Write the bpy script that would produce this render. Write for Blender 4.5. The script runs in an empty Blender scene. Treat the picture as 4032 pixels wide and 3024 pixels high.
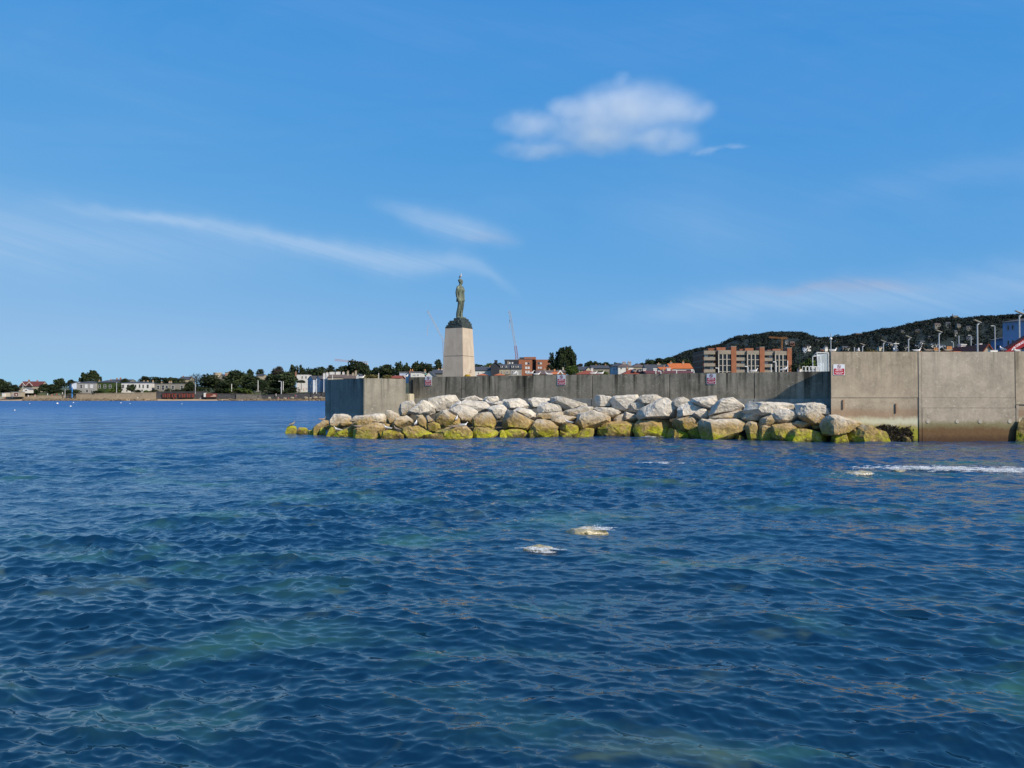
import bpy, bmesh, math, random
import numpy as np
from mathutils import Vector, noise as mnoise
random.seed(7); rng = np.random.default_rng(11)
R = math.radians
S = bpy.context.scene
COL = S.collection

# ---------------------------------------------------------------- camera
CAM_H = 2.3
F, CX, CY, HOR = 3028.0, 2016.0, 1512.0, 1563.0
TH = math.atan((HOR - CY) / F)
cd = bpy.data.cameras.new('camera'); cam = bpy.data.objects.new('camera', cd); COL.objects.link(cam)
cam.location = (0, 0, CAM_H); cam.rotation_euler = (math.pi / 2 + TH, 0, 0)
cd.sensor_width = 36; cd.lens = 36 * F / 4032; cd.clip_start = 0.1; cd.clip_end = 30000
S.camera = cam

# ---------------------------------------------------------------- light and exposure
SUN_AZ, SUN_EL = 43.0, 37.0            # degrees towards the camera from +X, elevation
sv = Vector((math.cos(R(SUN_AZ)) * math.cos(R(SUN_EL)), -math.sin(R(SUN_AZ)) * math.cos(R(SUN_EL)), math.sin(R(SUN_EL))))
sl = bpy.data.lights.new('sun', 'SUN'); sl.energy = 5.0; sl.angle = R(0.53); sl.color = (1.0, 0.885, 0.73)
sun = bpy.data.objects.new('sun', sl); COL.objects.link(sun)
sun.rotation_euler = sv.to_track_quat('Z', 'Y').to_euler(); sun.location = (60, -70, 80)
S.view_settings.view_transform = 'Standard'; S.view_settings.look = 'None'
S.view_settings.exposure = 0.12; S.view_settings.gamma = 1.0; S.view_settings.use_curve_mapping = False
S.render.engine = 'CYCLES'
S.cycles.use_denoising = True; S.cycles.max_bounces = 6; S.cycles.volume_bounces = 2
S.cycles.sample_clamp_indirect = 6.0

# ---------------------------------------------------------------- node helper
class NT:
    def __init__(s, tree): s.t = tree; s.n = tree.nodes; s.l = tree.links
    def new(s, typ, **kw):
        n = s.n.new(typ)
        for k, v in kw.items(): setattr(n, k, v)
        return n
    def link(s, a, b): s.l.new(a, b)
    def setin(s, node, name, v):
        i = node.inputs[name]
        if hasattr(v, 'is_output') or isinstance(v, bpy.types.NodeSocket): s.link(v, i)
        else: i.default_value = v
    def math(s, op, a, b=0.0, c=0.0, clamp=False):
        n = s.new('ShaderNodeMath', operation=op); n.use_clamp = clamp
        for i, v in enumerate((a, b, c)): s.setin(n, i, v)
        return n.outputs[0]
    def vmath(s, op, a, b=(0, 0, 0)):
        n = s.new('ShaderNodeVectorMath', operation=op)
        s.setin(n, 0, a); s.setin(n, 1, b); return n.outputs[0]
    def noise(s, vec, scale, detail=4.0, rough=0.55, dist=0.0):
        n = s.new('ShaderNodeTexNoise'); s.setin(n, 'Vector', vec)
        n.inputs['Scale'].default_value = scale; n.inputs['Detail'].default_value = detail
        n.inputs['Roughness'].default_value = rough; n.inputs['Distortion'].default_value = dist
        return n.outputs['Fac']
    def ramp(s, fac, stops, interp='LINEAR'):
        n = s.new('ShaderNodeValToRGB'); s.setin(n, 'Fac', fac); cr = n.color_ramp; cr.interpolation = interp
        while len(cr.elements) < len(stops): cr.elements.new(0.5)
        for e, (p, c) in zip(cr.elements, stops):
            e.position = p; e.color = (c, c, c, 1) if isinstance(c, (int, float)) else (*c, 1)
        return n.outputs['Color']
    def mix(s, fac, a, b, mode='MIX'):
        n = s.new('ShaderNodeMix', data_type='RGBA', blend_type=mode)
        s.setin(n, 0, fac)
        for i, v in ((6, a), (7, b)):
            s.setin(n, i, (*v, 1) if isinstance(v, tuple) and len(v) == 3 else v)
        return n.outputs[2]
    def map(s, v, a, b, c=0.0, d=1.0, smooth=False):
        n = s.new('ShaderNodeMapRange'); n.interpolation_type = 'SMOOTHSTEP' if smooth else 'LINEAR'; n.clamp = True
        s.setin(n, 'Value', v)
        for k, x in zip(('From Min', 'From Max', 'To Min', 'To Max'), (a, b, c, d)): n.inputs[k].default_value = x
        return n.outputs[0]
    def sep(s, v):
        n = s.new('ShaderNodeSeparateXYZ'); s.link(v, n.inputs[0]); return n.outputs
    def comb(s, x, y, z):
        n = s.new('ShaderNodeCombineXYZ')
        for i, v in enumerate((x, y, z)): s.setin(n, i, v)
        return n.outputs[0]
    def bump(s, h, strength=0.3, dist=0.05, normal=None):
        n = s.new('ShaderNodeBump'); s.link(h, n.inputs['Height'])
        n.inputs['Strength'].default_value = strength; n.inputs['Distance'].default_value = dist
        if normal is not None: s.link(normal, n.inputs['Normal'])
        return n.outputs[0]

def new_mat(name):
    m = bpy.data.materials.new(name); m.use_nodes = True
    t = NT(m.node_tree); b = m.node_tree.nodes['Principled BSDF']
    return m, t, b

# ---------------------------------------------------------------- sky
W = bpy.data.worlds.new('World'); S.world = W; W.use_nodes = True
wt = NT(W.node_tree); bg = W.node_tree.nodes['Background']
sky = wt.new('ShaderNodeTexSky'); sky.sky_type = 'NISHITA'; sky.sun_disc = False
sky.sun_elevation = R(SUN_EL); sky.sun_rotation = R(90 + SUN_AZ)
sky.altitude = 0; sky.air_density = 1.0; sky.dust_density = 0.35; sky.ozone_density = 3.0
tc = wt.new('ShaderNodeTexCoord'); dx, dy, dz = wt.sep(tc.outputs['Generated'])
# look a little above the true horizon (no brown murk at sea level), then the colour response of the camera
wt.link(wt.vmath('NORMALIZE', wt.comb(dx, dy, wt.math('MULTIPLY_ADD', wt.math('MAXIMUM', dz, 0.0), 0.9, 0.10))), sky.inputs[0])
sc = wt.new('ShaderNodeSeparateColor'); wt.link(sky.outputs[0], sc.inputs[0])
ch = [wt.math('MULTIPLY', wt.math('POWER', wt.math('MULTIPLY', sc.outputs[i], 0.088), e), g * 10) for i, (e, g) in enumerate(((1.38, 1.62), (0.53, 0.765), (0.16, 0.845)))]
ch[0] = wt.math('SMOOTH_MIN', ch[0], 3.1, 1.0)
cc = wt.new('ShaderNodeCombineColor')
for i in range(3): wt.link(ch[i], cc.inputs[i])
base = cc.outputs[0]
# thin cirrus, laid out over directions of the sky dome
ay = wt.math('ADD', wt.math('ABSOLUTE', dy), 0.02)
U = wt.math('DIVIDE', dx, ay); V = wt.math('DIVIDE', dz, ay)
UV = wt.comb(U, V, 0.0)
def uv(px, py): return ((px - CX) / F, (HOR - py) / F)
wob = wt.math('MULTIPLY', wt.math('SUBTRACT', wt.noise(UV, 6.0, 4, 0.6), 0.5), 0.045)
Vw = wt.math('ADD', V, wob)
def streak(pts, gain):
    """feathered cirrus band along a polyline of (column, row, half width, strength)"""
    pts = [(*uv(x, y), w, g) for x, y, w, g in pts]; total = None
    for (u0, v0, w0, g0), (u1, v1, w1, g1) in zip(pts[:-1], pts[1:]):
        k = wt.map(U, u0, u1)
        dv = wt.math('SUBTRACT', Vw, wt.math('MULTIPLY_ADD', k, v1 - v0, v0))
        d = wt.math('DIVIDE', dv, wt.math('MULTIPLY_ADD', k, w1 - w0, w0))
        g = wt.math('MULTIPLY', wt.math('EXPONENT', wt.math('MULTIPLY', wt.math('MULTIPLY', d, d), -1.6)), wt.math('MULTIPLY_ADD', k, g1 - g0, g0))
        g = wt.math('MULTIPLY', g, wt.math('COMPARE', U, (u0 + u1) / 2, abs(u1 - u0) / 2 + 1e-5))
        total = g if total is None else wt.math('MAXIMUM', total, g)
    return wt.math('MULTIPLY', total, gain)
# fibres run along the bands, a little down to the right
fu = wt.math('ADD', wt.math('MULTIPLY', V, 2.2), U)
fv = wt.math('MULTIPLY_ADD', U, 0.30, V)
fine = wt.noise(wt.comb(wt.math('MULTIPLY', fu, 1.6), wt.math('MULTIPLY', fv, 17.0), 3.3), 2.4, 7, 0.62, 0.9)
s1 = streak(((160, 795, .010, 0), (420, 835, .010, .6), (900, 905, .012, .9), (1250, 985, .014, 1), (1560, 1045, .019, 1), (1800, 1040, .016, .8), (1930, 1085, .011, .6), (2060, 1170, .008, 0)), 0.48)
s2 = streak(((1440, 825, .010, 0), (1650, 870, .016, .8), (1850, 920, .020, 1), (2080, 965, .012, 0)), 0.36)
s3 = streak(((-2600, 830, .06, 1), (0, 930, .06, 1), (800, 985, .05, .7), (1400, 1040, .03, 0)), 0.30)
s4 = streak(((2300, 1260, .02, 0), (2900, 1205, .024, 1), (3600, 1165, .03, .8), (4400, 1090, .04, .6), (6500, 1000, .05, .6)), 0.34)
s5 = streak(((2250, 850, .04, 0), (2750, 890, .06, 1), (3400, 960, .04, 0)), 0.12)
s7 = streak(((3100, 830, .02, 0), (3750, 690, .025, 1), (4400, 620, .03, .7), (6500, 520, .05, .6)), 0.10)
s8 = streak(((1780, 960, .006, 0), (1900, 945, .011, 1), (2080, 962, .004, 0)), 0.38)
s9 = streak(((2700, 1170, .004, 0), (3050, 1160, .007, .6), (3250, 1130, .011, 1), (3450, 1130, .010, 1), (3680, 1148, .004, 0)), 0.80)
cir = s1
for s_ in (s2, s3, s4, s5, s7): cir = wt.math('ADD', cir, s_)
veil = wt.math('MULTIPLY', wt.map(wt.noise(wt.comb(U, wt.math('MULTIPLY', V, 4.0), 9.1), 1.6, 5, 0.6, 0.8), 0.42, 0.8, 0, 1, True), 0.07)
cir = wt.math('MULTIPLY', wt.math('ADD', cir, veil), wt.map(fine, 0.28, 0.68, 0.5, 1.2))
cir = wt.math('MULTIPLY', cir, wt.map(dz, 0.0, 0.05, 0.3, 1.0), clamp=True)
low = wt.math('MULTIPLY', wt.math('ADD', s8, s9), wt.map(fine, 0.3, 0.65, 0.5, 1.2), clamp=True)
base = wt.mix(low, base, (2.75, 4.0, 6.4))
skyc = wt.mix(cir, base, (5.6, 7.0, 8.8))
wt.link(skyc, bg.inputs['Color']); bg.inputs['Strength'].default_value = 0.092

# ---------------------------------------------------------------- geometry helpers
def ray(px, py):
    a, b = (px - CX) / F, (py - CY) / F
    return np.array([a, math.cos(TH) + b * math.sin(TH), math.sin(TH) - b * math.cos(TH)])
def P(px, py, Y):
    d = ray(px, py); return np.array([0, 0, CAM_H]) + d * (Y / d[1])
def PW(px, py, z=0.0):
    d = ray(px, py); return np.array([0, 0, CAM_H]) + d * ((z - CAM_H) / d[2])
def mesh_obj(name, verts, faces, mat, parent=None, loc=None, smooth=False):
    me = bpy.data.meshes.new(name); me.from_pydata([tuple(map(float, v)) for v in verts], [], [tuple(int(i) for i in f) for f in faces]); me.update()
    if mat is not None: me.materials.append(mat)
    if smooth: me.polygons.foreach_set('use_smooth', [True] * len(me.polygons))
    o = bpy.data.objects.new(name, me); COL.objects.link(o)
    if parent: o.parent = parent
    if loc is not None: o.location = tuple(map(float, loc))
    return o
def bm_obj(name, bm, mat, parent=None, loc=None, smooth=False):
    me = bpy.data.meshes.new(name); bm.to_mesh(me); bm.free()
    for m_ in (mat if isinstance(mat, (list, tuple)) else [mat]): me.materials.append(m_)
    if smooth: me.polygons.foreach_set('use_smooth', [True] * len(me.polygons))
    o = bpy.data.objects.new(name, me); COL.objects.link(o)
    if parent: o.parent = parent
    if loc is not None: o.location = tuple(map(float, loc))
    return o
def tag(o, label=None, cat=None, group=None, kind=None):
    if label: o['label'] = label
    if cat: o['category'] = cat
    if group: o['group'] = group
    if kind: o['kind'] = kind
    elif cat: o['kind'] = 'thing'
    return o
def empty(name, loc, rz=0.0, label=None, cat=None, group=None):
    o = bpy.data.objects.new(name, None); COL.objects.link(o); o.empty_display_size = 0.2
    o.location = tuple(map(float, loc)); o.rotation_euler = (0, 0, rz)
    return tag(o, label, cat, group)
class MB:
    """collects boxes, prisms and tubes into one mesh"""
    def __init__(s): s.v = []; s.f = []
    def add(s, vs, fs):
        k = len(s.v); s.v += [tuple(v) for v in vs]; s.f += [tuple(i + k for i in f) for f in fs]; return s
    def box(s, x0, x1, y0, y1, z0, z1):
        return s.add([(x0, y0, z0), (x1, y0, z0), (x1, y1, z0), (x0, y1, z0), (x0, y0, z1), (x1, y0, z1), (x1, y1, z1), (x0, y1, z1)],
                     [(0, 3, 2, 1), (4, 5, 6, 7), (0, 1, 5, 4), (1, 2, 6, 5), (2, 3, 7, 6), (3, 0, 4, 7)])
    def prism(s, poly, z0, z1):
        """poly: xy points counter clockwise"""
        n = len(poly)
        return s.add([(x, y, z0) for x, y in poly] + [(x, y, z1) for x, y in poly],
                     [tuple(range(n))[::-1], tuple(range(n, 2 * n))] + [(i, (i + 1) % n, n + (i + 1) % n, n + i) for i in range(n)])
    def tube(s, p0, p1, r0, r1=None, n=8):
        r1 = r0 if r1 is None else r1
        a, b = Vector(p0), Vector(p1); d = (b - a)
        if d.length < 1e-6: return s
        d.normalize(); u = d.orthogonal().normalized(); w = d.cross(u)
        vs = []
        for c, r in ((a, r0), (b, r1)):
            for i in range(n):
                t = 2 * math.pi * i / n; vs.append(c + u * (math.cos(t) * r) + w * (math.sin(t) * r))
        return s.add(vs, [tuple(range(n))[::-1], tuple(range(n, 2 * n))] + [(i, (i + 1) % n, n + (i + 1) % n, n + i) for i in range(n)])
    def path(s, pts, r, n=8):
        for a, b in zip(pts[:-1], pts[1:]): s.tube(a, b, r, r, n)
        return s
    def build(s, name, mat, parent=None, loc=None, smooth=False):
        return mesh_obj(name, s.v, s.f, mat, parent, loc, smooth)
def copy_tree(o, parent=None):
    c = o.copy(); COL.objects.link(c); c.parent = parent
    for ch in list(o.children): copy_tree(ch, c)
    return c
ORD = ['first', 'second', 'third', 'fourth', 'fifth', 'sixth', 'seventh', 'eighth', 'ninth', 'tenth', 'eleventh', 'twelfth', 'thirteenth',
       'fourteenth', 'fifteenth', 'sixteenth', 'seventeenth', 'eighteenth', 'nineteenth', 'twentieth'] + \
      ['twenty-' + w for w in ('first', 'second', 'third', 'fourth', 'fifth', 'sixth', 'seventh', 'eighth', 'ninth')] + ['thirtieth'] + \
      ['thirty-' + w for w in ('first', 'second', 'third', 'fourth', 'fifth', 'sixth', 'seventh', 'eighth', 'ninth')] + ['fortieth'] + \
      ['forty-' + w for w in ('first', 'second', 'third', 'fourth', 'fifth', 'sixth', 'seventh', 'eighth', 'ninth')] + ['fiftieth']

# ---------------------------------------------------------------- simple materials
MATS = {}
def mat(name, c, c2=None, rough=0.8, scale=3.0, bump=0.0, metal=0.0, spec=0.3):
    if name in MATS: return MATS[name]
    m, t, b = new_mat(name)
    co = t.new('ShaderNodeTexCoord').outputs['Object']
    if c2 is None: c2 = tuple(min(1, x * 0.72) for x in c)
    n = t.noise(co, scale, 5, 0.6)
    t.setin(b, 'Base Color', t.mix(t.map(n, 0.3, 0.7), c2, c))
    b.inputs['Roughness'].default_value = rough; b.inputs['Metallic'].default_value = metal
    b.inputs['Specular IOR Level'].default_value = spec
    if bump: t.link(t.bump(t.noise(co, scale * 4, 4), bump, 0.03), b.inputs['Normal'])
    MATS[name] = m; return m
# ---------------------------------------------------------------- sea surface
def build_water():
    nth = 600
    th = np.concatenate([np.linspace(-1.45, -0.66, 40, endpoint=False), np.linspace(-0.66, 0.66, nth), np.linspace(0.66, 1.45, 41)[1:]])
    gro = lambda r: np.interp(r, [0, 8, 18, 40, 70, 900], [.0032, .0030, .0032, .0042, .0085, .012])
    rs = [3.4]
    while rs[-1] < 900: rs.append(rs[-1] * (1 + gro(rs[-1])))
    rs = np.array(rs)
    RR, TT = np.meshgrid(rs, th, indexing='ij')
    X = (RR * np.sin(TT)).astype(np.float32); Y = (RR * np.cos(TT)).astype(np.float32); RR = RR.astype(np.float32)
    Z = np.zeros_like(X); DX = np.zeros_like(X); DY = np.zeros_like(X)
    sp = (RR * gro(RR)).astype(np.float32)                                            # local spacing
    g = np.random.default_rng(5)
    # slow patchiness of the chop
    patch = np.zeros_like(X)
    for _ in range(14):
        L = g.uniform(3, 18); a = g.uniform(0, 2 * math.pi)
        patch += np.sin(2 * math.pi / L * (X * math.cos(a) + Y * math.sin(a)) + g.uniform(0, 6.28))
    patch = 1 + 0.075 * patch; patch = np.clip(patch, 0.65, 1.45)
    N = 170
    lam = np.exp(np.linspace(math.log(0.055), math.log(4.2), N)) * g.uniform(0.94, 1.06, N)
    main = R(-108)                                              # travel direction, towards the camera
    for L in lam:
        spread = 0.60 if L < 0.9 else 0.42
        a = main + g.normal(0, spread)
        k = 2 * math.pi / L
        if L < 0.075: slope = 0.050 * (L / 0.075) ** 0.8
        elif L < 0.24: slope = 0.050
        else: slope = 0.050 * (0.24 / L) ** 0.56
        A = slope / k * g.uniform(0.6, 1.4)
        nrow = int(np.searchsorted(-(L / sp[:, 0] - 2.2), 0)) if L / sp[-1, 0] < 2.2 else len(rs)
        if nrow < 2: continue
        sl_ = slice(0, nrow)
        ph = (np.float32(k * math.cos(a)) * X[sl_] + np.float32(k * math.sin(a)) * Y[sl_]) + np.float32(g.uniform(0, 6.28))
        fade = np.clip((L / sp[sl_] - 2.2) / 2.2, 0, 1)
        A_ = A * fade * (patch[sl_] if L < 1.6 else 1.0)
        Z[sl_] += A_ * np.cos(ph)
        q = 0.85
        sn = q * A_ * np.sin(ph); DX[sl_] -= math.cos(a) * sn; DY[sl_] -= math.sin(a) * sn
    X2, Y2 = X + DX, Y + DY
    nr, nc = X.shape
    V = np.stack([X2.ravel(), Y2.ravel(), Z.ravel()], 1)
    idx = np.arange(nr * nc).reshape(nr, nc)
    q = np.stack([idx[:-1, :-1], idx[:-1, 1:], idx[1:, 1:], idx[1:, :-1]], -1).reshape(-1, 4)[:, ::-1]
    me = bpy.data.meshes.new('sea')
    me.vertices.add(len(V)); me.vertices.foreach_set('co', V.ravel())
    me.loops.add(len(q) * 4); me.loops.foreach_set('vertex_index', q.ravel())
    me.polygons.add(len(q)); me.polygons.foreach_set('loop_start', np.arange(0, len(q) * 4, 4)); me.polygons.foreach_set('loop_total', np.full(len(q), 4))
    me.polygons.foreach_set('use_smooth', np.ones(len(q), dtype=bool)); me.update(calc_edges=True)
    m, t, b = new_mat('sea_water')
    co = t.new('ShaderNodeTexCoord').outputs['Object']
    x, y, z = t.sep(co)
    # shallow patches where pale stones and weed show through
    pn = t.noise(t.comb(t.math('MULTIPLY', x, 0.55), y, 0.0), 0.55, 4, 0.6, 0.5)
    near = t.map(y, 32.0, 60.0, 1.0, 0.15)
    pf = t.math('MULTIPLY', t.map(pn, 0.51, 0.70, 0, 1, True), near)
    pn2 = t.noise(t.comb(t.math('MULTIPLY', x, 0.7), y, 4.0), 0.9, 4, 0.6, 0.8)
    pf2 = t.math('MULTIPLY', t.map(pn2, 0.57, 0.74, 0, 1, True), near)
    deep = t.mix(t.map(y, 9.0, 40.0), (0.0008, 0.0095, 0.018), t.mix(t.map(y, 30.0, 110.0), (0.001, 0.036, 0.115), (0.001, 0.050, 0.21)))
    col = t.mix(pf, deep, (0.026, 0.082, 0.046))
    col = t.mix(t.math('MULTIPLY', pf2, 0.8), col, (0.070, 0.105, 0.050))
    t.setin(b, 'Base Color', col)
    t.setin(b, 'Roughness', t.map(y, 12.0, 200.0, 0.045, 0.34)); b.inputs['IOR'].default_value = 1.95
    b.inputs['Specular IOR Level'].default_value = 0.5
    c2 = t.comb(t.math('MULTIPLY', x, 0.62), y, z)
    h1 = t.noise(c2, 1.4, 3, 0.55, 0.3); h2 = t.noise(c2, 9.0, 2, 0.5, 0.4); h3 = t.noise(c2, 0.22, 2, 0.5, 0.2); h4 = t.noise(c2, 3.8, 3, 0.55, 0.5)
    far1 = t.map(y, 18.0, 75.0, 0.0, 1.0); far0 = t.map(y, 7.0, 26.0, 0.0, 1.0)
    hh = t.math('MULTIPLY', h1, t.math('MULTIPLY', far1, 0.45))
    hh = t.math('ADD', hh, t.math('MULTIPLY', h2, t.math('MULTIPLY_ADD', far0, 0.022, 0.003)))
    hh = t.math('ADD', hh, t.math('MULTIPLY', h4, t.math('MULTIPLY', far0, 0.11)))
    hh = t.math('ADD', hh, t.math('MULTIPLY', h3, t.math('MULTIPLY', far1, 1.5)))
    t.link(t.bump(hh, 1.0, 1.0), b.inputs['Normal'])
    me.materials.append(m)
    o = bpy.data.objects.new('sea', me); COL.objects.link(o)
    tag(o, 'blue choppy sea water with greenish patches in the foreground', 'water', kind='structure')
    return o
build_water()
# ---------------------------------------------------------------- concrete and rock materials
def concrete(name, light, dark, stain, z_top, streaks=1.0, bands=None, scale=1.0):
    """weathered concrete: blotches, dark streaks running down from the top, tide bands by height"""
    m, t, b = new_mat(name)
    co = t.new('ShaderNodeNewGeometry').outputs['Position']
    x, y, z = t.sep(co)
    n1 = t.noise(co, 0.9 * scale, 6, 0.65, 0.4); n2 = t.noise(co, 7.0 * scale, 5, 0.7)
    n0 = t.noise(co, 0.35 * scale, 4, 0.6, 0.6)
    col = t.mix(t.map(t.math('ADD', t.math('MULTIPLY', n1, 0.6), t.math('MULTIPLY', n0, 0.4)), 0.36, 0.62), tuple(c * .82 for c in dark), light)
    col = t.mix(t.map(n2, 0.35, 0.75, 0.0, 0.35), col, tuple(c * 1.35 for c in light))
    # vertical streaks
    sv_ = t.comb(t.math('MULTIPLY', x, 3.4), t.math('MULTIPLY', y, 3.4), t.math('MULTIPLY', z, 0.22))
    st = t.noise(sv_, 1.0, 4, 0.6, 0.2); st2 = t.noise(sv_, 0.36, 3, 0.5)
    hi = t.map(z, z_top - 1.7, z_top - 0.1, 0.25, 1.0)
    fac = t.math('MULTIPLY', t.math('MULTIPLY', t.map(st, 0.42, 0.66), t.map(st2, 0.36, 0.6, 0.25, 1.0)), t.math('MULTIPLY', hi, streaks), clamp=True)
    col = t.mix(fac, col, stain)
    # pale lime runs and chips
    lime = t.noise(co, 4.2 * scale, 5, 0.75, 1.5)
    col = t.mix(t.math('MULTIPLY', t.map(lime, 0.60, 0.70), 0.55), col, tuple(min(.7, c * 2.1) for c in light))
    pit = t.noise(co, 16.0, 3, 0.6)
    col = t.mix(t.math('MULTIPLY', t.map(pit, 0.64, 0.72), 0.5), col, stain)
    if bands:
        zn = t.math('ADD', z, t.math('MULTIPLY', t.math('SUBTRACT', t.noise(t.comb(t.math('MULTIPLY', x, 1.6), t.math('MULTIPLY', y, 1.6), t.math('MULTIPLY', z, 0.9)), 1.0, 6, 0.7), 0.5), 0.55))
        for (z0, z1, c, amt) in bands:                       # each: fades in from z1 (top) to z0
            f = t.math('MULTIPLY', t.map(zn, z0, z1, 1.0, 0.0, True), t.map(n2, 0.25, 0.6, amt * 0.75, amt))
            col = t.mix(f, col, c)
    t.setin(b, 'Base Color', col); b.inputs['Roughness'].default_value = 0.88; b.inputs['Specular IOR Level'].default_value = 0.2
    hgt = t.math('ADD', t.math('MULTIPLY', n2, 0.6), t.math('MULTIPLY', pit, 0.4))
    t.link(t.bump(hgt, 0.5, 0.03), b.inputs['Normal'])
    return m
GREEN, OCHRE, WEED, BROWN = (0.085, 0.11, 0.008), (0.17, 0.105, 0.022), (0.028, 0.026, 0.010), (0.10, 0.055, 0.026)
C_MID = concrete('wall_concrete', (0.33, 0.285, 0.215), (0.155, 0.136, 0.102), (0.042, 0.040, 0.028), 3.6, 1.35)
C_FOOT = concrete('footing_concrete', (0.34, 0.33, 0.29), (0.20, 0.20, 0.18), (0.06, 0.06, 0.055), 2.4, 0.5, [(0.3, 1.3, BROWN, 0.6)])
C_HEAD = concrete('pier_head_concrete', (0.27, 0.25, 0.205), (0.17, 0.158, 0.13), (0.05, 0.05, 0.042), 3.6, 1.0,
                  [(0.95, 1.35, (0.36, 0.36, 0.32), 0.6), (0.35, 0.95, (0.05, 0.05, 0.035), 0.9), (0.0, 0.4, BROWN, 0.7)])
C_TALL_A = concrete('parapet_concrete', (0.38, 0.315, 0.235), (0.25, 0.208, 0.155), (0.11, 0.10, 0.068), 4.6, 0.8,
                    [(1.45, 1.85, (0.22, 0.125, 0.07), 0.55), (1.05, 1.35, (0.50, 0.50, 0.37), 0.9), (0.72, 1.0, (0.26, 0.20, 0.08), 0.9), (0.50, 0.92, (0.25, 0.26, 0.014), 0.85), (0.0, 0.28, WEED, 0.8)])
C_TALL_B = concrete('parapet_concrete_bare', (0.39, 0.335, 0.265), (0.265, 0.225, 0.175), (0.15, 0.135, 0.105), 4.6, 0.7,
                    [(0.85, 1.15, (0.12, 0.115, 0.035), 0.75), (0.55, 0.95, (0.12, 0.065, 0.030), 0.95), (0.05, 0.45, (0.06, 0.034, 0.02), 0.9)])
C_CAP = concrete('coping_concrete', (0.36, 0.33, 0.27), (0.25, 0.23, 0.19), (0.10, 0.095, 0.08), 9.0, 0.2)
C_PALE = concrete('pale_concrete', (0.52, 0.47, 0.36), (0.38, 0.34, 0.26), (0.16, 0.14, 0.10), 3.6, 0.35, [(0.6, 1.2, (0.20, 0.18, 0.07), 0.8)])
C_DECK = concrete('deck_concrete', (0.28, 0.26, 0.22), (0.2, 0.19, 0.16), (0.1, 0.1, 0.09), 9.0, 0.1)

def rock_material():
    m, t, b = new_mat('armour_stone')
    geo = t.new('ShaderNodeNewGeometry'); co = geo.outputs['Position']
    oi = t.new('ShaderNodeObjectInfo'); rnd = oi.outputs['Random']
    off = t.vmath('ADD', co, t.comb(t.math('MULTIPLY', rnd, 37.0), t.math('MULTIPLY', rnd, 11.0), 0.0))
    x, y, z = t.sep(co)
    n1 = t.noise(off, 1.3, 6, 0.62, 0.8); n2 = t.noise(off, 6.0, 6, 0.7, 0.6)
    vein = t.new('ShaderNodeTexWave'); vein.wave_type = 'BANDS'; vein.bands_direction = 'DIAGONAL'
    t.link(off, vein.inputs['Vector']); vein.inputs['Scale'].default_value = 0.9; vein.inputs['Distortion'].default_value = 14.0
    vein.inputs['Detail'].default_value = 4.0; vein.inputs['Detail Scale'].default_value = 1.6
    pale = t.mix(t.map(n1, 0.3, 0.7), (0.52, 0.47, 0.40), (0.74, 0.67, 0.58))
    pale = t.mix(t.math('MULTIPLY', t.map(vein.outputs['Fac'], 0.25, 0.6, 1, 0), 0.35), pale, (0.33, 0.29, 0.245))
    pale = t.mix(t.math('MULTIPLY', t.map(n2, 0.52, 0.72), 0.45), pale, (0.25, 0.215, 0.175))
    tone = t.map(rnd, 0, 1, 0.72, 1.08)
    pale = t.mix(1.0, pale, t.comb(tone, tone, t.math('MULTIPLY', tone, 0.97)), 'MULTIPLY')
    # tide zone by height
    zn = t.math('ADD', t.math('ADD', z, t.map(rnd, 0, 1, -0.18, 0.22)), t.math('MULTIPLY', t.math('SUBTRACT', t.noise(off, 1.4, 6, 0.68, 0.6), 0.5), 1.5))
    col = t.mix(t.math('MULTIPLY', t.map(zn, 0.70, 1.62, 1, 0, True), 0.90), pale, t.mix(t.map(n2, 0.35, 0.65), (0.17, 0.100, 0.022), (0.46, 0.31, 0.115)))
    lich = t.noise(off, 2.2, 4, 0.6, 1.0)
    col = t.mix(t.math('MULTIPLY', t.math('MULTIPLY', t.map(zn, 0.25, 1.10, 1, 0, True), t.map(lich, 0.45, 0.62)), 0.8), col, (0.23, 0.175, 0.010))
    g1 = t.noise(off, 1.7, 5, 0.65, 0.8)
    gf = t.math('MULTIPLY', t.map(zn, 0.14, 0.74, 1, 0, True), t.map(t.math('ADD', g1, t.map(rnd, 0, 1, -0.08, 0.10)), 0.37, 0.53))
    up = t.sep(geo.outputs['Normal'])[2]
    gf = t.math('MULTIPLY', gf, t.map(up, -0.4, 0.3, 0.3, 1.0))
    col = t.mix(t.math('MULTIPLY', gf, 0.92), col, t.mix(t.map(n2, 0.3, 0.7), (0.20, 0.23, 0.003), (0.48, 0.50, 0.010)))
    wet = t.map(zn, -0.1, 0.22, 1, 0, True)
    col = t.mix(t.math('MULTIPLY', wet, 0.8), col, (0.040, 0.028, 0.012))
    t.setin(b, 'Base Color', col)
    t.setin(b, 'Roughness', t.map(wet, 0, 1, 0.9, 0.4)); b.inputs['Specular IOR Level'].default_value = 0.25
    h = t.math('ADD', t.math('MULTIPLY', n2, 0.7), t.math('MULTIPLY', t.noise(off, 22.0, 4, 0.7), 0.3))
    t.link(t.bump(h, 1.0, 0.09), b.inputs['Normal'])
    return m
ROCK = rock_material()

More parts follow.
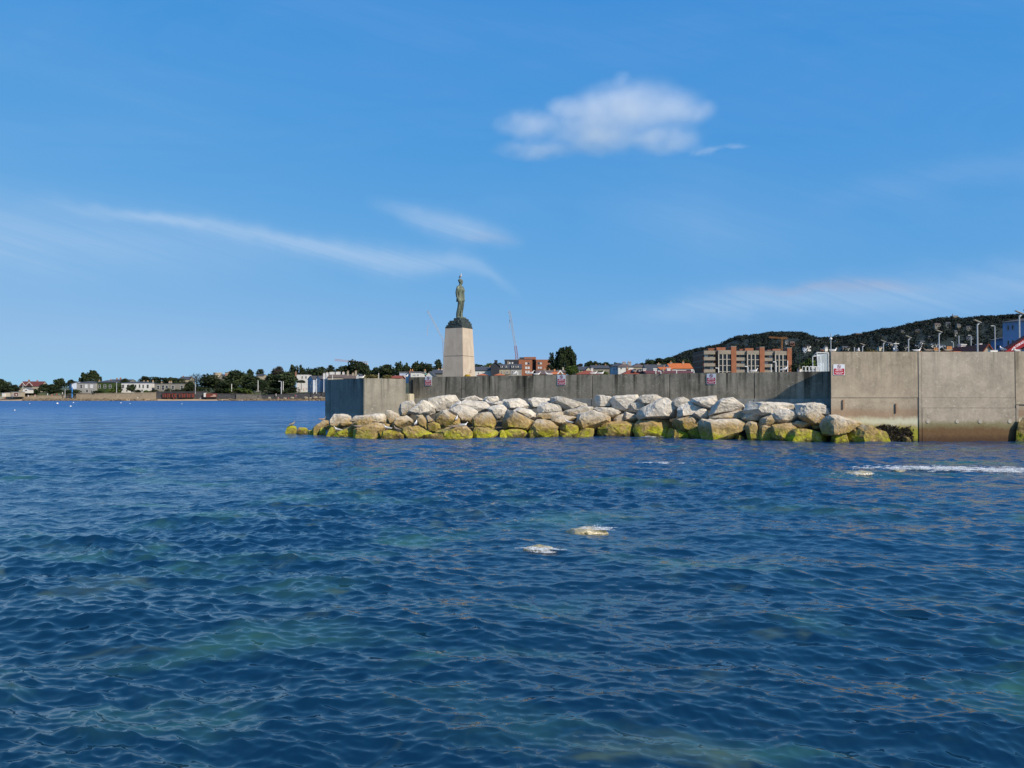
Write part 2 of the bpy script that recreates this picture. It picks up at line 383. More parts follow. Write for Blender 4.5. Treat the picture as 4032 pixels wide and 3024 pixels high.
# ---------------------------------------------------------------- middle sea wall
DR, DL = 41.4, 54.1
WR = P(3272, 1462, DR); WL = P(1578, 1485, DL); Z_MID = float(WR[2])
wr2, wl2 = np.array(WR[:2]), np.array(WL[:2])
wdir = (wl2 - wr2) / np.linalg.norm(wl2 - wr2)                 # along the wall, to the left
wnrm = np.array([-wdir[1], wdir[0]]); wnrm = wnrm if wnrm[1] < 0 else -wnrm   # towards the camera
def wall_s(px, off=0.0):
    """distance along the wall line (from the right end) seen at photo column px"""
    k = (px - CX) / F; a = wr2 + wnrm * off
    return (k * a[1] - a[0]) / (wdir[0] - k * wdir[1])
def wall_pt(s, off=0.0): return wr2 + wdir * s + wnrm * off
def wall_depth(px): return float(wall_pt(wall_s(px))[1])
def slab(name, s0, s1, o0, o1, z0, z1, m, parent=None, org=None, bev=0.02):
    """a block along the wall between s0..s1, offsets o0 (back) .. o1 (front)"""
    bm = bmesh.new()
    ps = [wall_pt(s0, o1), wall_pt(s1, o1), wall_pt(s1, o0), wall_pt(s0, o0)]
    org = np.zeros(3) if org is None else np.asarray(org, float)
    lo = [bm.verts.new((p[0] - org[0], p[1] - org[1], z0 - org[2])) for p in ps]; hi = [bm.verts.new((p[0] - org[0], p[1] - org[1], z1 - org[2])) for p in ps]
    bm.faces.new(lo); bm.faces.new(hi[::-1])
    for i in range(4): bm.faces.new((lo[i], hi[i], hi[(i + 1) % 4], lo[(i + 1) % 4]))
    bmesh.ops.recalc_face_normals(bm, faces=bm.faces)
    if bev: bmesh.ops.bevel(bm, geom=list(bm.edges), offset=bev, segments=2, affect='EDGES')
    return bm_obj(name, bm, m, parent)
org = (*wall_pt(0), 0.0)
mid = empty('sea_wall', org, 0, 'long dark streaked concrete sea wall behind the boulders', 'wall')
joints = [3272, 2970, 2637, 2333, 2066, 1817, 1608]
ss = [wall_s(p) for p in joints]; ss[0] = -2.5
for i, (a, b_) in enumerate(zip(ss[:-1], ss[1:])):
    slab('panel', a + 0.012, b_ - 0.012, -0.55, 0.0, 1.9, Z_MID + 0.004 * (i % 2), C_MID, mid, org)
for i, (a, b_) in enumerate(zip(ss[:-1], ss[1:])):
    slab('footing', a + 0.008, b_ - 0.008, -0.62, 0.22, -1.2, 2.2 + 0.003 * (i % 2), C_FOOT, mid, org)
S_END = ss[-1]
# dark steel stop-log channel at the gap
slab('gate_channel', S_END - 0.42, S_END - 0.25, 0.003, 0.05, 2.3, Z_MID - 0.18, mat('dark_steel', (0.02, 0.022, 0.024), rough=0.5), mid, org, 0.004)

# pale stub wall closing the gap at its foot
stub = slab('stub_wall', S_END - 0.7, S_END + 0.95, 0.26, 0.9, -0.8, 2.52, C_PALE, None, None, 0.05)
tag(stub, 'low pale concrete block filling the foot of the gap in the sea wall', 'wall')

# ---------------------------------------------------------------- pier head block with a chamfered, shaded end
c0 = np.array(P(1280, 1490, 53.6)[:2]); c1 = np.array(P(1433, 1490, 48.7)[:2]); c2 = np.array(P(1556, 1490, 50.2)[:2])
zt = float(P(1433, 1489, 48.7)[2])
pe = c2 + np.array([0.55, 1.05]); pb = c0 + np.array([2.4, 3.4])
poly = [c0, c1, c2, pe, pe + np.array([-1.2, 2.3]), pb + np.array([-0.6, 1.2])]
head = empty('pier_head', (*c1, 0), 0, 'freestanding concrete pier head block with a dark shaded left face', 'wall')
bm = bmesh.new()
lo = [bm.verts.new((p[0] - c1[0], p[1] - c1[1], -1.2)) for p in poly]; hi = [bm.verts.new((p[0] - c1[0], p[1] - c1[1], zt)) for p in poly]
bm.faces.new(lo); bm.faces.new(hi)
for i in range(len(poly)): bm.faces.new((lo[i], hi[i], hi[(i + 1) % len(poly)], lo[(i + 1) % len(poly)]))
bmesh.ops.recalc_face_normals(bm, faces=bm.faces)
bmesh.ops.bevel(bm, geom=list(bm.edges), offset=0.03, segments=2, affect='EDGES')
bm_obj('block', bm, C_HEAD, head)
mb = MB(); q0 = c0 + (c1 - c0) * 0.14; nn = np.array([(c1 - c0)[1], -(c1 - c0)[0]]); nn /= np.linalg.norm(nn); dd = (c1 - c0) / np.linalg.norm(c1 - c0)
a_, b2 = q0 - c1, q0 + dd * 0.05 - c1
mb.prism([tuple(a_ + nn * 0.012), tuple(b2 + nn * 0.012), tuple(b2 - nn * 0.02), tuple(a_ - nn * 0.02)][::-1], 0.2, zt - 0.02)
mb.build('drain_pipe', mat('drain_grey', (0.05, 0.055, 0.06)), head)

# ---------------------------------------------------------------- tall parapet wall on the right
YT = 40.0
tl = P(3272, 1385, YT); Z_TALL = float(tl[2]); X0 = float(tl[0])
def xt(px): return (px - CX) / F * YT
tall = empty('parapet_wall', (X0, YT, 0), 0, 'tall light concrete parapet wall at the right, stained green and brown below', 'wall')
def tpan(x0, x1, y0, y1, z0, z1, m, nm='panel', bev=0.012):
    bm = bmesh.new(); bmesh.ops.create_cube(bm, size=1.0)
    for v in bm.verts: v.co = Vector(((x0 if v.co.x < 0 else x1) - X0, (y0 if v.co.y < 0 else y1) - YT, z0 if v.co.z < 0 else z1))
    if bev: bmesh.ops.bevel(bm, geom=list(bm.edges), offset=bev, segments=2, affect='EDGES')
    return bm_obj(nm, bm, m, tall)
zj = [-1.2, 1.72, 2.25, Z_TALL]
xa, xb, xc, xd = xt(3272), xt(3628), xt(3997), xt(4300)
for k in range(2):
    lo_z, hi_z = (zj[0], zj[2]) if k == 0 else (zj[2], zj[3])
    o = tpan(xa, xb - 0.164, YT + 0.02 * (k == 0), YT + 0.75, lo_z + (0.006 if k else 0), hi_z, C_TALL_A)
    for v in o.data.vertices:                                   # the end of the wall is cut on the skew
        if v.co.x < 0.2 and v.co.y > 0.3: v.co.x += 0.42
tpan(xb - 0.16, xb - 0.004, YT - 0.03, YT + 0.6, zj[0], Z_TALL - 0.01, C_TALL_B, 'joint_strip', 0.012)
for k in range(3):
    tpan(xb + 0.004, xc - 0.004, YT + (-0.035, -0.012, 0.0)[k], YT + 0.75, zj[k] + 0.004, zj[k + 1], C_TALL_B)
tpan(xc + 0.004, xd, YT - 0.02, YT + 0.8, 1.9, Z_TALL + 0.02, C_TALL_A)
tpan(xc + 0.004, xc + 0.16, YT - 0.05, YT + 0.8, -1.2, 1.88, C_TALL_B, 'joint_strip', 0.012)
tpan(xc + 0.17, xd, YT + 0.05, YT + 0.8, -1.2, 1.89, C_TALL_A)
# return of the wall back to the middle sea wall
tpan(xa + 1.02, xa + 1.62, YT + 0.76, YT + 2.4, -1.2, Z_MID - 0.12, C_TALL_A, 'return_wall')
# little iron brackets on the face
for px, py in ((3320, 1583), (3528, 1598)):
    c = P(px, py, YT); mbk = MB().box(c[0] - X0 - .04, c[0] - X0 + .04, -0.055, 0.0, c[2] - .35, c[2] + .12); mbk.build('rust_plate', mat('rust_patch', (0.30, 0.21, 0.14), (0.22, 0.12, 0.07)), tall)
for px in (3652, 3767, 3857, 3974):
    c = P(px, 1659, YT)
    mbk = MB(); mbk.tube((c[0] - X0, -0.06, c[2]), (c[0] - X0, -0.03, c[2]), 0.10, 0.11, 12); mbk.build('plug', mat('pale_plug', (0.42, 0.38, 0.31)), tall)

# quay deck behind the walls
mb = MB()
qa = wall_pt(-3, -0.6); qb = wall_pt(S_END + 0.4, -0.6)
mb.prism([(qa[0], qa[1]), (60, 41.5), (60, 75), (-6, 75), (pe[0] - 2.0, pe[1] + 3.5), (pe[0] - 0.2, pe[1] + 1.5), (qb[0], qb[1])], -1.0, 2.2)
tag(mb.build('pier_deck', C_DECK), kind='structure')

# ---------------------------------------------------------------- seaweed hanging on the parapet foot
bm = bmesh.new()
for i in range(2600):
    px = random.uniform(3395, 3596); lim = 1678 + 6 * math.sin(px * 0.05) + (18 if px > 3585 else 0)
    py = random.uniform(lim, 1738); c = P(px, py, YT - 0.02 - random.random() * 0.06)
    s_ = random.uniform(0.015, 0.045); n = [bm.verts.new((c[0] + random.gauss(0, s_), c[1] + random.gauss(0, s_ * .7), c[2] + random.gauss(0, s_))) for _ in range(4)]
    try: bm.faces.new(n[:3]); bm.faces.new((n[0], n[2], n[3]))
    except ValueError: pass
wd = bm_obj('seaweed', bm, mat('black_weed', (0.030, 0.020, 0.012), (0.012, 0.009, 0.006), rough=0.5))
tag(wd, 'dark brown seaweed hanging along the foot of the tall parapet wall', 'seaweed', kind='stuff')
# ---------------------------------------------------------------- boulders of the revetment
WLX = [1100, 1120, 1290, 1400, 1540, 1850, 2000, 2250, 2480, 2640, 2760, 2960, 3200, 3340, 3480, 3640, 4040]
WLY = [1703, 1706, 1716, 1724, 1729, 1729, 1724, 1721, 1718, 1722, 1727, 1733, 1738, 1738, 1735, 1733, 1735]
def toe_y(px): return float(np.interp(px, WLX, WLY))
ROCKS = {
 (1120, 1540): [
  [(15,690),(70,640),(120,605),(190,625),(225,660),(210,735),(60,735)],
  [(210,740),(225,660),(260,630),(380,650),(410,690),(410,755),(300,762)],
  [(410,680),(560,665),(560,725),(430,722)],
  [(480,665),(560,620),(700,515),(760,520),(770,585),(700,640),(620,700),(520,720)],
  [(590,740),(620,665),(670,630),(710,690),(730,770),(600,780)],
  [(690,620),(790,585),(805,655),(730,665)],
  [(510,770),(600,740),(735,775),(735,790),(520,785)],
  [(790,540),(860,430),(900,410),(1090,410),(1150,450),(1165,530),(1000,640),(830,630)],
  [(975,560),(1070,470),(1150,500),(1175,570),(1130,610),(1020,625)],
  [(740,740),(860,600),(960,560),(1020,640),(880,690),(760,770)],
  [(830,800),(900,730),(1020,670),(1180,620),(1220,700),(1210,810)],
  [(760,770),(850,735),(880,790),(800,800)],
  [(1175,515),(1270,440),(1690,397),(1745,420),(1740,540),(1600,545)],
  [(1170,600),(1200,545),(1330,490),(1530,490),(1600,550),(1560,600),(1300,650)],
  [(1220,810),(1220,690),(1300,640),(1400,620),(1580,555),(1700,570),(1740,640),(1700,720),(1640,780),(1430,810)],
  [(1450,810),(1480,775),(1660,790),(1665,825),(1460,820)],
  [(1700,600),(1740,555),(1830,580),(1830,620),(1740,625)],
  [(1750,560),(1770,340),(1890,345),(1980,400),(2000,450),(1900,480),(1850,580)],
  [(1670,790),(1720,700),(1850,690),(1980,710),(2060,770),(2060,820),(1850,835),(1680,820)]],
 (1540, 1540): [
  [(130,330),(150,240),(260,175),(380,180),(420,240),(400,330),(300,440),(170,430)],
  [(315,370),(340,330),(490,270),(470,200),(560,170),(680,210),(755,290),(755,370),(640,440),(430,430)],
  [(640,190),(690,130),(860,125),(1000,75),(1100,85),(1190,160),(1180,210),(1030,330),(760,370),(720,240)],
  [(1200,165),(1330,110),(1460,85),(1540,120),(1620,165),(1560,195),(1210,190)],
  [(1610,160),(1650,100),(1840,95),(1870,140),(1860,190),(1750,215),(1620,190)],
  [(1040,270),(1180,190),(1300,170),(1640,205),(1720,300),(1700,370),(1480,400),(1200,330)],
  [(1015,340),(1050,270),(1200,250),(1400,300),(1490,360),(1490,430),(1400,560),(1290,595),(1200,540),(1050,430)],
  [(1660,300),(1760,265),(1940,240),(2030,340),(1960,470),(1830,520),(1740,400)],
  [(-60,480),(60,455),(110,470),(60,560),(-20,590)],
  [(10,650),(40,580),(120,480),(260,435),(380,520),(390,560),(250,560),(230,640),(130,690),(40,690)],
  [(400,500),(430,430),(540,420),(600,490),(620,680),(560,640),(520,630)],
  [(600,450),(640,430),(750,520),(740,545),(630,560)],
  [(620,580),(740,540),(840,580),(850,650),(780,740),(640,720)],
  [(770,500),(800,420),(900,345),(960,350),(1030,420),(1180,480),(1195,590),(1060,600),(960,640),(870,650),(830,560)],
  [(180,700),(220,650),(330,615),(470,620),(600,690),(690,740),(620,770),(520,800),(330,810),(280,760)],
  [(810,720),(980,650),(1200,590),(1310,620),(1390,680),(1400,760),(1390,810),(900,810)],
  [(520,810),(700,750),(880,750),(960,810),(700,820)],
  [(1430,480),(1500,410),(1640,370),(1730,390),(1800,490),(1815,560),(1760,680),(1550,720),(1450,640)],
  [(1430,740),(1480,640),(1570,650),(1680,650),(1850,710),(1840,760),(1690,800),(1660,835),(1490,830)],
  [(1900,830),(1900,680),(1960,680),(2060,800),(2060,820)],
  [(1760,215),(1900,180),(2030,190),(2020,280),(1960,240),(1780,245)]],
 (1980, 1540): [
  [(0,520),(90,350),(160,365),(300,420),(560,545),(480,600),(420,700),(180,665),(30,660)],
  [(0,180),(40,150),(280,145),(430,170),(490,240),(515,310),(400,330),(110,350),(80,320),(0,260)],
  [(180,350),(270,300),(330,300),(480,330),(560,390),(560,450),(490,490),(300,410)],
  [(450,150),(530,120),(800,135),(830,170),(830,210),(640,230),(600,290),(520,290)],
  [(600,390),(620,230),(690,195),(780,210),(1010,235),(1040,290),(1030,350),(860,390),(740,390)],
  [(840,150),(870,100),(1000,105),(1130,150),(1370,215),(1340,260),(1200,315),(1040,355),(1030,240),(860,200)],
  [(1310,270),(1400,210),(1460,225),(1480,290),(1420,310)],
  [(1055,380),(1130,340),(1400,265),(1590,295),(1590,330),(1340,380),(1300,450),(1090,450)],
  [(535,500),(570,430),(640,400),(1000,365),(1080,400),(1080,450),(870,520),(600,520)],
  [(810,520),(900,430),(1000,425),(1130,465),(1290,460),(1110,560),(1030,590),(990,640),(960,600)],
  [(480,640),(600,510),(700,505),(820,530),(950,620),(840,690),(840,780),(590,780),(560,700)],
  [(430,740),(560,560),(600,600),(560,780),(430,770)],
  [(40,700),(180,665),(380,690),(410,740),(300,790),(130,795)],
  [(990,640),(1070,565),(1180,570),(1290,610),(1305,680),(1230,760),(1180,690),(1030,700)],
  [(960,790),(1010,700),(1180,690),(1230,780),(1220,795)],
  [(840,770),(850,680),(900,665),(960,700),(960,770),(930,785)],
  [(1240,770),(1320,700),(1440,645),(1570,660),(1580,700),(1530,775)],
  [(1260,590),(1310,480),(1340,400),(1420,360),(1590,350),(1690,400),(1900,480),(1900,530),(1750,550),(1650,650),(1320,690)],
  [(1590,310),(1640,285),(1900,300),(2000,330),(2090,370),(1990,410),(1930,470),(1760,410)],
  [(1930,490),(2000,420),(2110,380),(2120,520),(2030,545),(1930,530)],
  [(1610,130),(1640,70),(1920,110),(1930,170),(1880,280),(1650,275)]],
 (2420, 1540): [
  [(-300,660),(-200,560),(20,540),(200,525),(340,590),(270,700),(260,775),(-260,780)],
  [(-60,140),(20,85),(380,75),(420,130),(330,190),(230,230),(160,340),(0,310),(-40,220)],
  [(370,140),(480,80),(730,65),(835,130),(710,200),(600,235),(480,210)],
  [(210,270),(260,200),(370,190),(545,240),(460,310),(400,375),(270,340)],
  [(405,420),(470,300),(700,200),(780,150),(880,140),(970,210),(1000,310),(1080,350),(1100,450),(1040,490),(820,460),(560,495),(440,495)],
  [(150,500),(180,350),(370,390),(440,490),(330,550),(160,510)],
  [(340,660),(420,510),(640,490),(820,475),(990,560),(985,650),(900,760),(800,780),(400,770)],
  [(885,800),(950,650),(1100,680),(1290,720),(1440,780),(1440,820),(900,815)],
  [(980,210),(1100,120),(1200,110),(1290,160),(1290,200),(1150,250),(1090,330),(1000,260)],
  [(1100,330),(1150,240),(1340,180),(1480,230),(1500,290),(1400,360),(1300,430),(1150,450),(1110,450)],
  [(1320,170),(1370,130),(1600,90),(1750,85),(1780,150),(1750,230),(1640,325),(1540,290),(1400,210)],
  [(1340,400),(1420,340),(1540,295),(1620,340),(1655,480),(1510,515),(1440,450)],
  [(1040,500),(1180,450),(1370,425),(1470,490),(1480,550),(1290,715),(1110,690),(1100,560)],
  [(1000,600),(1010,530),(1100,530),(1110,660),(1050,660)],
  [(1660,420),(1700,310),(1800,200),(1900,135),(2030,130),(2150,190),(2240,250),(2240,330),(1960,370),(1850,410)],
  [(1660,480),(1850,390),(2180,340),(2300,420),(2212,495),(1900,505)],
  [(1480,560),(1530,510),(2040,500),(2290,510),(2330,600),(2130,640),(2130,740),(1900,800),(1570,800),(1500,650)],
  [(1290,715),(1440,560),(1500,600),(1550,800),(1440,810)]],
 (2860, 1540): [
  [(345,340),(380,240),(430,210),(1000,220),(1170,240),(1200,310),(960,400),(680,440),(440,400)],
  [(280,480),(340,420),(430,400),(470,365),(540,375),(640,450),(600,530),(440,540),(350,530)],
  [(550,580),(600,480),(740,415),(800,450),(900,560),(890,620),(760,660),(600,660)],
  [(560,800),(570,620),(690,600),(790,680),(790,800)],
  [(760,420),(870,310),(970,290),(1180,340),(1250,390),(1250,450),(1110,550),(1000,570),(890,540),(850,450)],
  [(320,600),(400,530),(520,550),(550,620),(590,800),(390,800),(350,660)],
  [(120,850),(160,780),(230,755),(350,790),(355,850)],
  [(760,720),(800,600),(960,580),(1150,560),(1220,640),(1090,720),(1040,830),(990,860),(870,860),(810,800)],
  [(1160,570),(1230,525),(1400,540),(1480,560),(1400,640),(1240,660)],
  [(1280,450),(1360,370),(1530,320),(1620,400),(1700,450),(1640,580),(1500,600),(1480,540),(1350,520)],
  [(1490,600),(1640,590),(1640,660),(1520,660)],
  [(1040,850),(1100,720),(1180,670),(1400,680),(1640,740),(1805,800),(1640,870),(1480,880),(1250,880)],
  [(1640,620),(1680,480),(1750,440),(1870,430),(2060,460),(2212,530),(2320,560),(2280,620),(2040,720),(1900,760),(1750,760),(1650,720)],
  [(1800,870),(1860,750),(1930,710),(2060,740),(2140,850),(2140,880),(1850,885)],
  [(1200,400),(1220,240),(1500,200),(1640,220),(1700,400),(1540,310),(1350,370),(1260,430)],
  [(1680,420),(1690,310),(1800,290),(1815,430)],
  [(1080,870),(1150,830),(1280,870)],
  [(370,840),(450,810),(800,820),(820,850),(500,860)]],
 (3200, 1600): [
  [(630,560),(660,400),(800,340),(1000,420),(1190,440),(1300,530),(1350,580),(1200,600),(700,605)],
  [(1560,575),(1590,520),(1640,510),(1700,560),(1700,585)]],
}
def boulder_mesh(pts, seed, thick, front, name='boulder'):
    """pts: outline as 3D points round the centre (y = 0 plane); gives a solid angular stone of that outline"""
    g = np.random.default_rng(seed)
    p = np.array(pts); c = p.mean(0); size = np.ptp(p[:, [0, 2]], axis=0).max()
    rows = []
    for q in p:
        r = q.copy(); r[1] += g.uniform(-.16, .16) * thick; rows.append(r)
    for sgn, sc, push in ((-1, front, 0.52), (1, 0.66, 0.5)):
        sh = np.array([g.uniform(-.08, .08) * size, 0, (g.uniform(-.02, .10) if sgn < 0 else 0) * np.ptp(p[:, 2])])
        for q in p[::1 if len(p) < 9 else 2]:
            r = c + (q - c) * (sc + g.uniform(-.13, .13)) + sh; r[1] = c[1] + sgn * thick * (push + g.uniform(-.14, .10)); rows.append(r)
    bm = bmesh.new()
    for r in rows: bm.verts.new(r)
    res = bmesh.ops.convex_hull(bm, input=list(bm.verts))
    junk = list({e for e in res['geom_interior'] + res['geom_unused'] if isinstance(e, bmesh.types.BMVert)})
    if junk: bmesh.ops.delete(bm, geom=junk, context='VERTS')
    lim_ = np.abs(p - c).max(0) + np.array([0, thick * .5, 0])
    for _ in range(int(g.integers(5, 9))):                        # knock off corners: flat fracture faces
        d = g.normal(size=3); d /= np.linalg.norm(d)
        ext = max(float(np.dot(np.array(v.co) - c, d)) for v in bm.verts)
        pt = c + d * ext * g.uniform(.80, .93)
        r_ = bmesh.ops.bisect_plane(bm, geom=list(bm.verts) + list(bm.edges) + list(bm.faces), plane_co=Vector(pt), plane_no=Vector(d), clear_outer=True)
        ed = [e for e in r_['geom_cut'] if isinstance(e, bmesh.types.BMEdge)]
        if ed: bmesh.ops.contextual_create(bm, geom=ed)
    bmesh.ops.dissolve_limit(bm, angle_limit=R(9), verts=list(bm.verts), edges=list(bm.edges))
    bmesh.ops.bevel(bm, geom=list(bm.edges), offset=size * g.uniform(0.012, 0.030), segments=2, profile=0.6, affect='EDGES', clamp_overlap=True)
    bmesh.ops.triangulate(bm, faces=list(bm.faces))
    for lim in (0.30, 0.15, 0.08):
        es = [e for e in bm.edges if e.calc_length() > max(lim * size, 0.055)]
        if es: bmesh.ops.subdivide_edges(bm, edges=es, cuts=1, use_grid_fill=True)
        bmesh.ops.triangulate(bm, faces=[f for f in bm.faces if len(f.verts) > 3])
    bm.normal_update()
    o3 = Vector(g.uniform(-50, 50, 3))
    for v in bm.verts:
        q = v.co * (1.9 / size) + o3
        d = 0.018 * size * mnoise.noise(q * 1.2) + 0.014 * size * mnoise.noise(q * 3.1) + 0.014 * size * (1 - 2 * abs(mnoise.noise(q * 6.5))) + 0.008 * size * mnoise.noise(q * 13)
        v.co += v.normal * d
    return bm
def tier_of(t): return 'waterline' if t < 0.16 else ('second' if t < 0.42 else ('third' if t < 0.68 else 'top'))
rock_list = []
sd = 100
for (ox, oy), polys in ROCKS.items():
    for poly in polys:
        sd += 1
        pp = [(ox + a / 4.424, oy + b_ / 4.424) for a, b_ in poly]
        xs = [a for a, _ in pp]; ys = [b_ for _, b_ in pp]
        xm, ym = (min(xs) + max(xs)) / 2, (min(ys) + max(ys)) / 2
        ty = toe_y(xm); yb = max(ys)
        D0 = float(PW(xm, ty)[1]); D1 = min(wall_depth(xm), 60) - 0.9
        if xm > 3330: D1 = YT - 0.2
        if xm > 3272: D0 = min(D0, YT - 0.9)
        if xm < 1500: D1 = D0 + 3.2
        t = min(max((ty - (0.65 * yb + 0.35 * ym)) / (ty - 1562), 0), 1)
        wpx = max(xs) - min(xs); hpx = max(ys) - min(ys)
        D = D0 + 0.35 + t * (D1 - D0 - 0.35)
        if t < 0.2:                                              # sits in the water: carry the outline below the surface
            pp = [(a, b_ + (26 if b_ > ty - 14 else 0)) for a, b_ in pp]
        thick = (0.30 * wpx + 0.70 * min(wpx, hpx * 1.6)) * D / F * 0.72
        w3 = [P(a, b_, D) for a, b_ in pp]
        ctr = np.mean(w3, axis=0); w3 = [ctr + (q - ctr) * 1.09 for q in w3]; base_pt = np.array([ctr[0], ctr[1], min(q[2] for q in w3)])
        g = np.random.default_rng(sd)
        bm = boulder_mesh([q - base_pt for q in w3], sd, thick, g.uniform(0.58, 0.84))
        o = bm_obj('boulder', bm, ROCK, None, base_pt, False)
        rock_list.append((tier_of(t), xm, wpx * hpx, o))
sizes = sorted(r[2] for r in rock_list); s_lo, s_hi = sizes[len(sizes) // 3], sizes[2 * len(sizes) // 3]
LOOK = {'waterline': 'algae green', 'second': 'ochre stained', 'third': 'pale grey', 'top': 'white'}
WHERE = {'waterline': 'in the row at the waterline', 'second': 'in the second row above the water', 'third': 'in the third row above the water', 'top': 'in the top row against the sea wall'}
for tr in LOOK:
    row = sorted([r for r in rock_list if r[0] == tr], key=lambda r: r[1])
    for i, (_, xm, sz, o) in enumerate(row):
        sw = 'small' if sz < s_lo else ('large' if sz > s_hi else 'medium')
        tag(o, f'{sw} {LOOK[tr]} boulder, {ORD[i]} from the left {WHERE[tr]}', 'boulder', 'boulders piled in front of the sea wall')
# rock at the right edge of the view
w3 = [P(a, b_, YT - 0.3) for a, b_ in ((3998, 1765), (4008, 1670), (4030, 1642), (4085, 1646), (4110, 1700), (4100, 1765))]
bp = np.array([np.mean(w3, axis=0)[0], YT - 0.3, min(q[2] for q in w3)])
o = bm_obj('boulder', boulder_mesh([q - bp for q in w3], 991, 0.3, 0.62), ROCK, None, bp, True)
tag(o, 'green weedy boulder cut by the right edge, at the foot of the parapet', 'boulder', 'boulders piled in front of the sea wall')

# dark rubble core under the boulders
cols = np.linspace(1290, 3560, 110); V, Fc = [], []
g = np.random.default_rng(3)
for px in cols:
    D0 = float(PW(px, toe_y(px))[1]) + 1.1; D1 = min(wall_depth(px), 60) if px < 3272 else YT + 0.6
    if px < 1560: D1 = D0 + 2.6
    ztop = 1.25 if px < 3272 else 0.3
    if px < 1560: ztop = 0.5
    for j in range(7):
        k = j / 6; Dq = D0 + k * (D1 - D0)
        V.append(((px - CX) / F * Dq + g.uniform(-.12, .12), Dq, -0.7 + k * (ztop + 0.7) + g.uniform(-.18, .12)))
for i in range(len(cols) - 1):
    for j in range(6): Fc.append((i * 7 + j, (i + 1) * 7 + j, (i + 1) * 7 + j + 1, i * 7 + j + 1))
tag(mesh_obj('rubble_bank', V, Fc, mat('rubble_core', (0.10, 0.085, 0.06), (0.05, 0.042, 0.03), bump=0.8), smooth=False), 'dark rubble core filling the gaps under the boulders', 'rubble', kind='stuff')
# ---------------------------------------------------------------- human figure as one continuous surface
def loft(bm, secs, n=14, cap=True):
    """secs: (centre xyz, rx, ry, yaw) elliptical rings joined in order"""
    rings = []
    for (c, rx, ry, a) in secs:
        ca, sa = math.cos(a), math.sin(a); ring = []
        for i in range(n):
            t = 2 * math.pi * i / n; u, v = rx * math.cos(t), ry * math.sin(t)
            ring.append(bm.verts.new((c[0] + u * ca - v * sa, c[1] + u * sa + v * ca, c[2])))
        rings.append(ring)
    for a, b in zip(rings[:-1], rings[1:]):
        for i in range(n): bm.faces.new((a[i], a[(i + 1) % n], b[(i + 1) % n], b[i]))
    if cap: bm.faces.new(rings[0][::-1]); bm.faces.new(rings[-1])
def limb(bm, pts, n=10):
    """pts: (xyz, radius) tube through the joints"""
    rings = []
    P3 = [Vector(p) for p, _ in pts]
    for i, (p, r) in enumerate(pts):
        d = (P3[min(i + 1, len(P3) - 1)] - P3[max(i - 1, 0)]).normalized()
        u = d.cross(Vector((0, 1, 0.01))).normalized(); w = d.cross(u)
        rings.append([bm.verts.new(P3[i] + u * (math.cos(2 * math.pi * k / n) * r) + w * (math.sin(2 * math.pi * k / n) * r)) for k in range(n)])
    for a, b in zip(rings[:-1], rings[1:]):
        for i in range(n): bm.faces.new((a[i], a[(i + 1) % n], b[(i + 1) % n], b[i]))
    bm.faces.new(rings[0][::-1]); bm.faces.new(rings[-1])
def ball(bm, c, rx, ry, rz, seg=14):
    r = bmesh.ops.create_uvsphere(bm, u_segments=seg, v_segments=seg // 2 + 2, radius=1.0)
    for v in r['verts']: v.co = Vector((c[0] + v.co.x * rx, c[1] + v.co.y * ry, c[2] + v.co.z * rz))
def remeshed(bm, voxel, smooth_it=2):
    """one continuous skin out of overlapping volumes"""
    bmesh.ops.recalc_face_normals(bm, faces=bm.faces)
    me = bpy.data.meshes.new('tmp'); bm.to_mesh(me); bm.free()
    o = bpy.data.objects.new('tmp', me); COL.objects.link(o)
    md = o.modifiers.new('r', 'REMESH'); md.mode = 'VOXEL'; md.voxel_size = voxel; md.use_smooth_shade = True
    ms = o.modifiers.new('s', 'SMOOTH'); ms.iterations = smooth_it; ms.factor = 0.5
    dg = bpy.context.evaluated_depsgraph_get(); dg.update()
    out = bpy.data.meshes.new_from_object(o.evaluated_get(dg))
    bpy.data.objects.remove(o); bpy.data.meshes.remove(me)
    return out
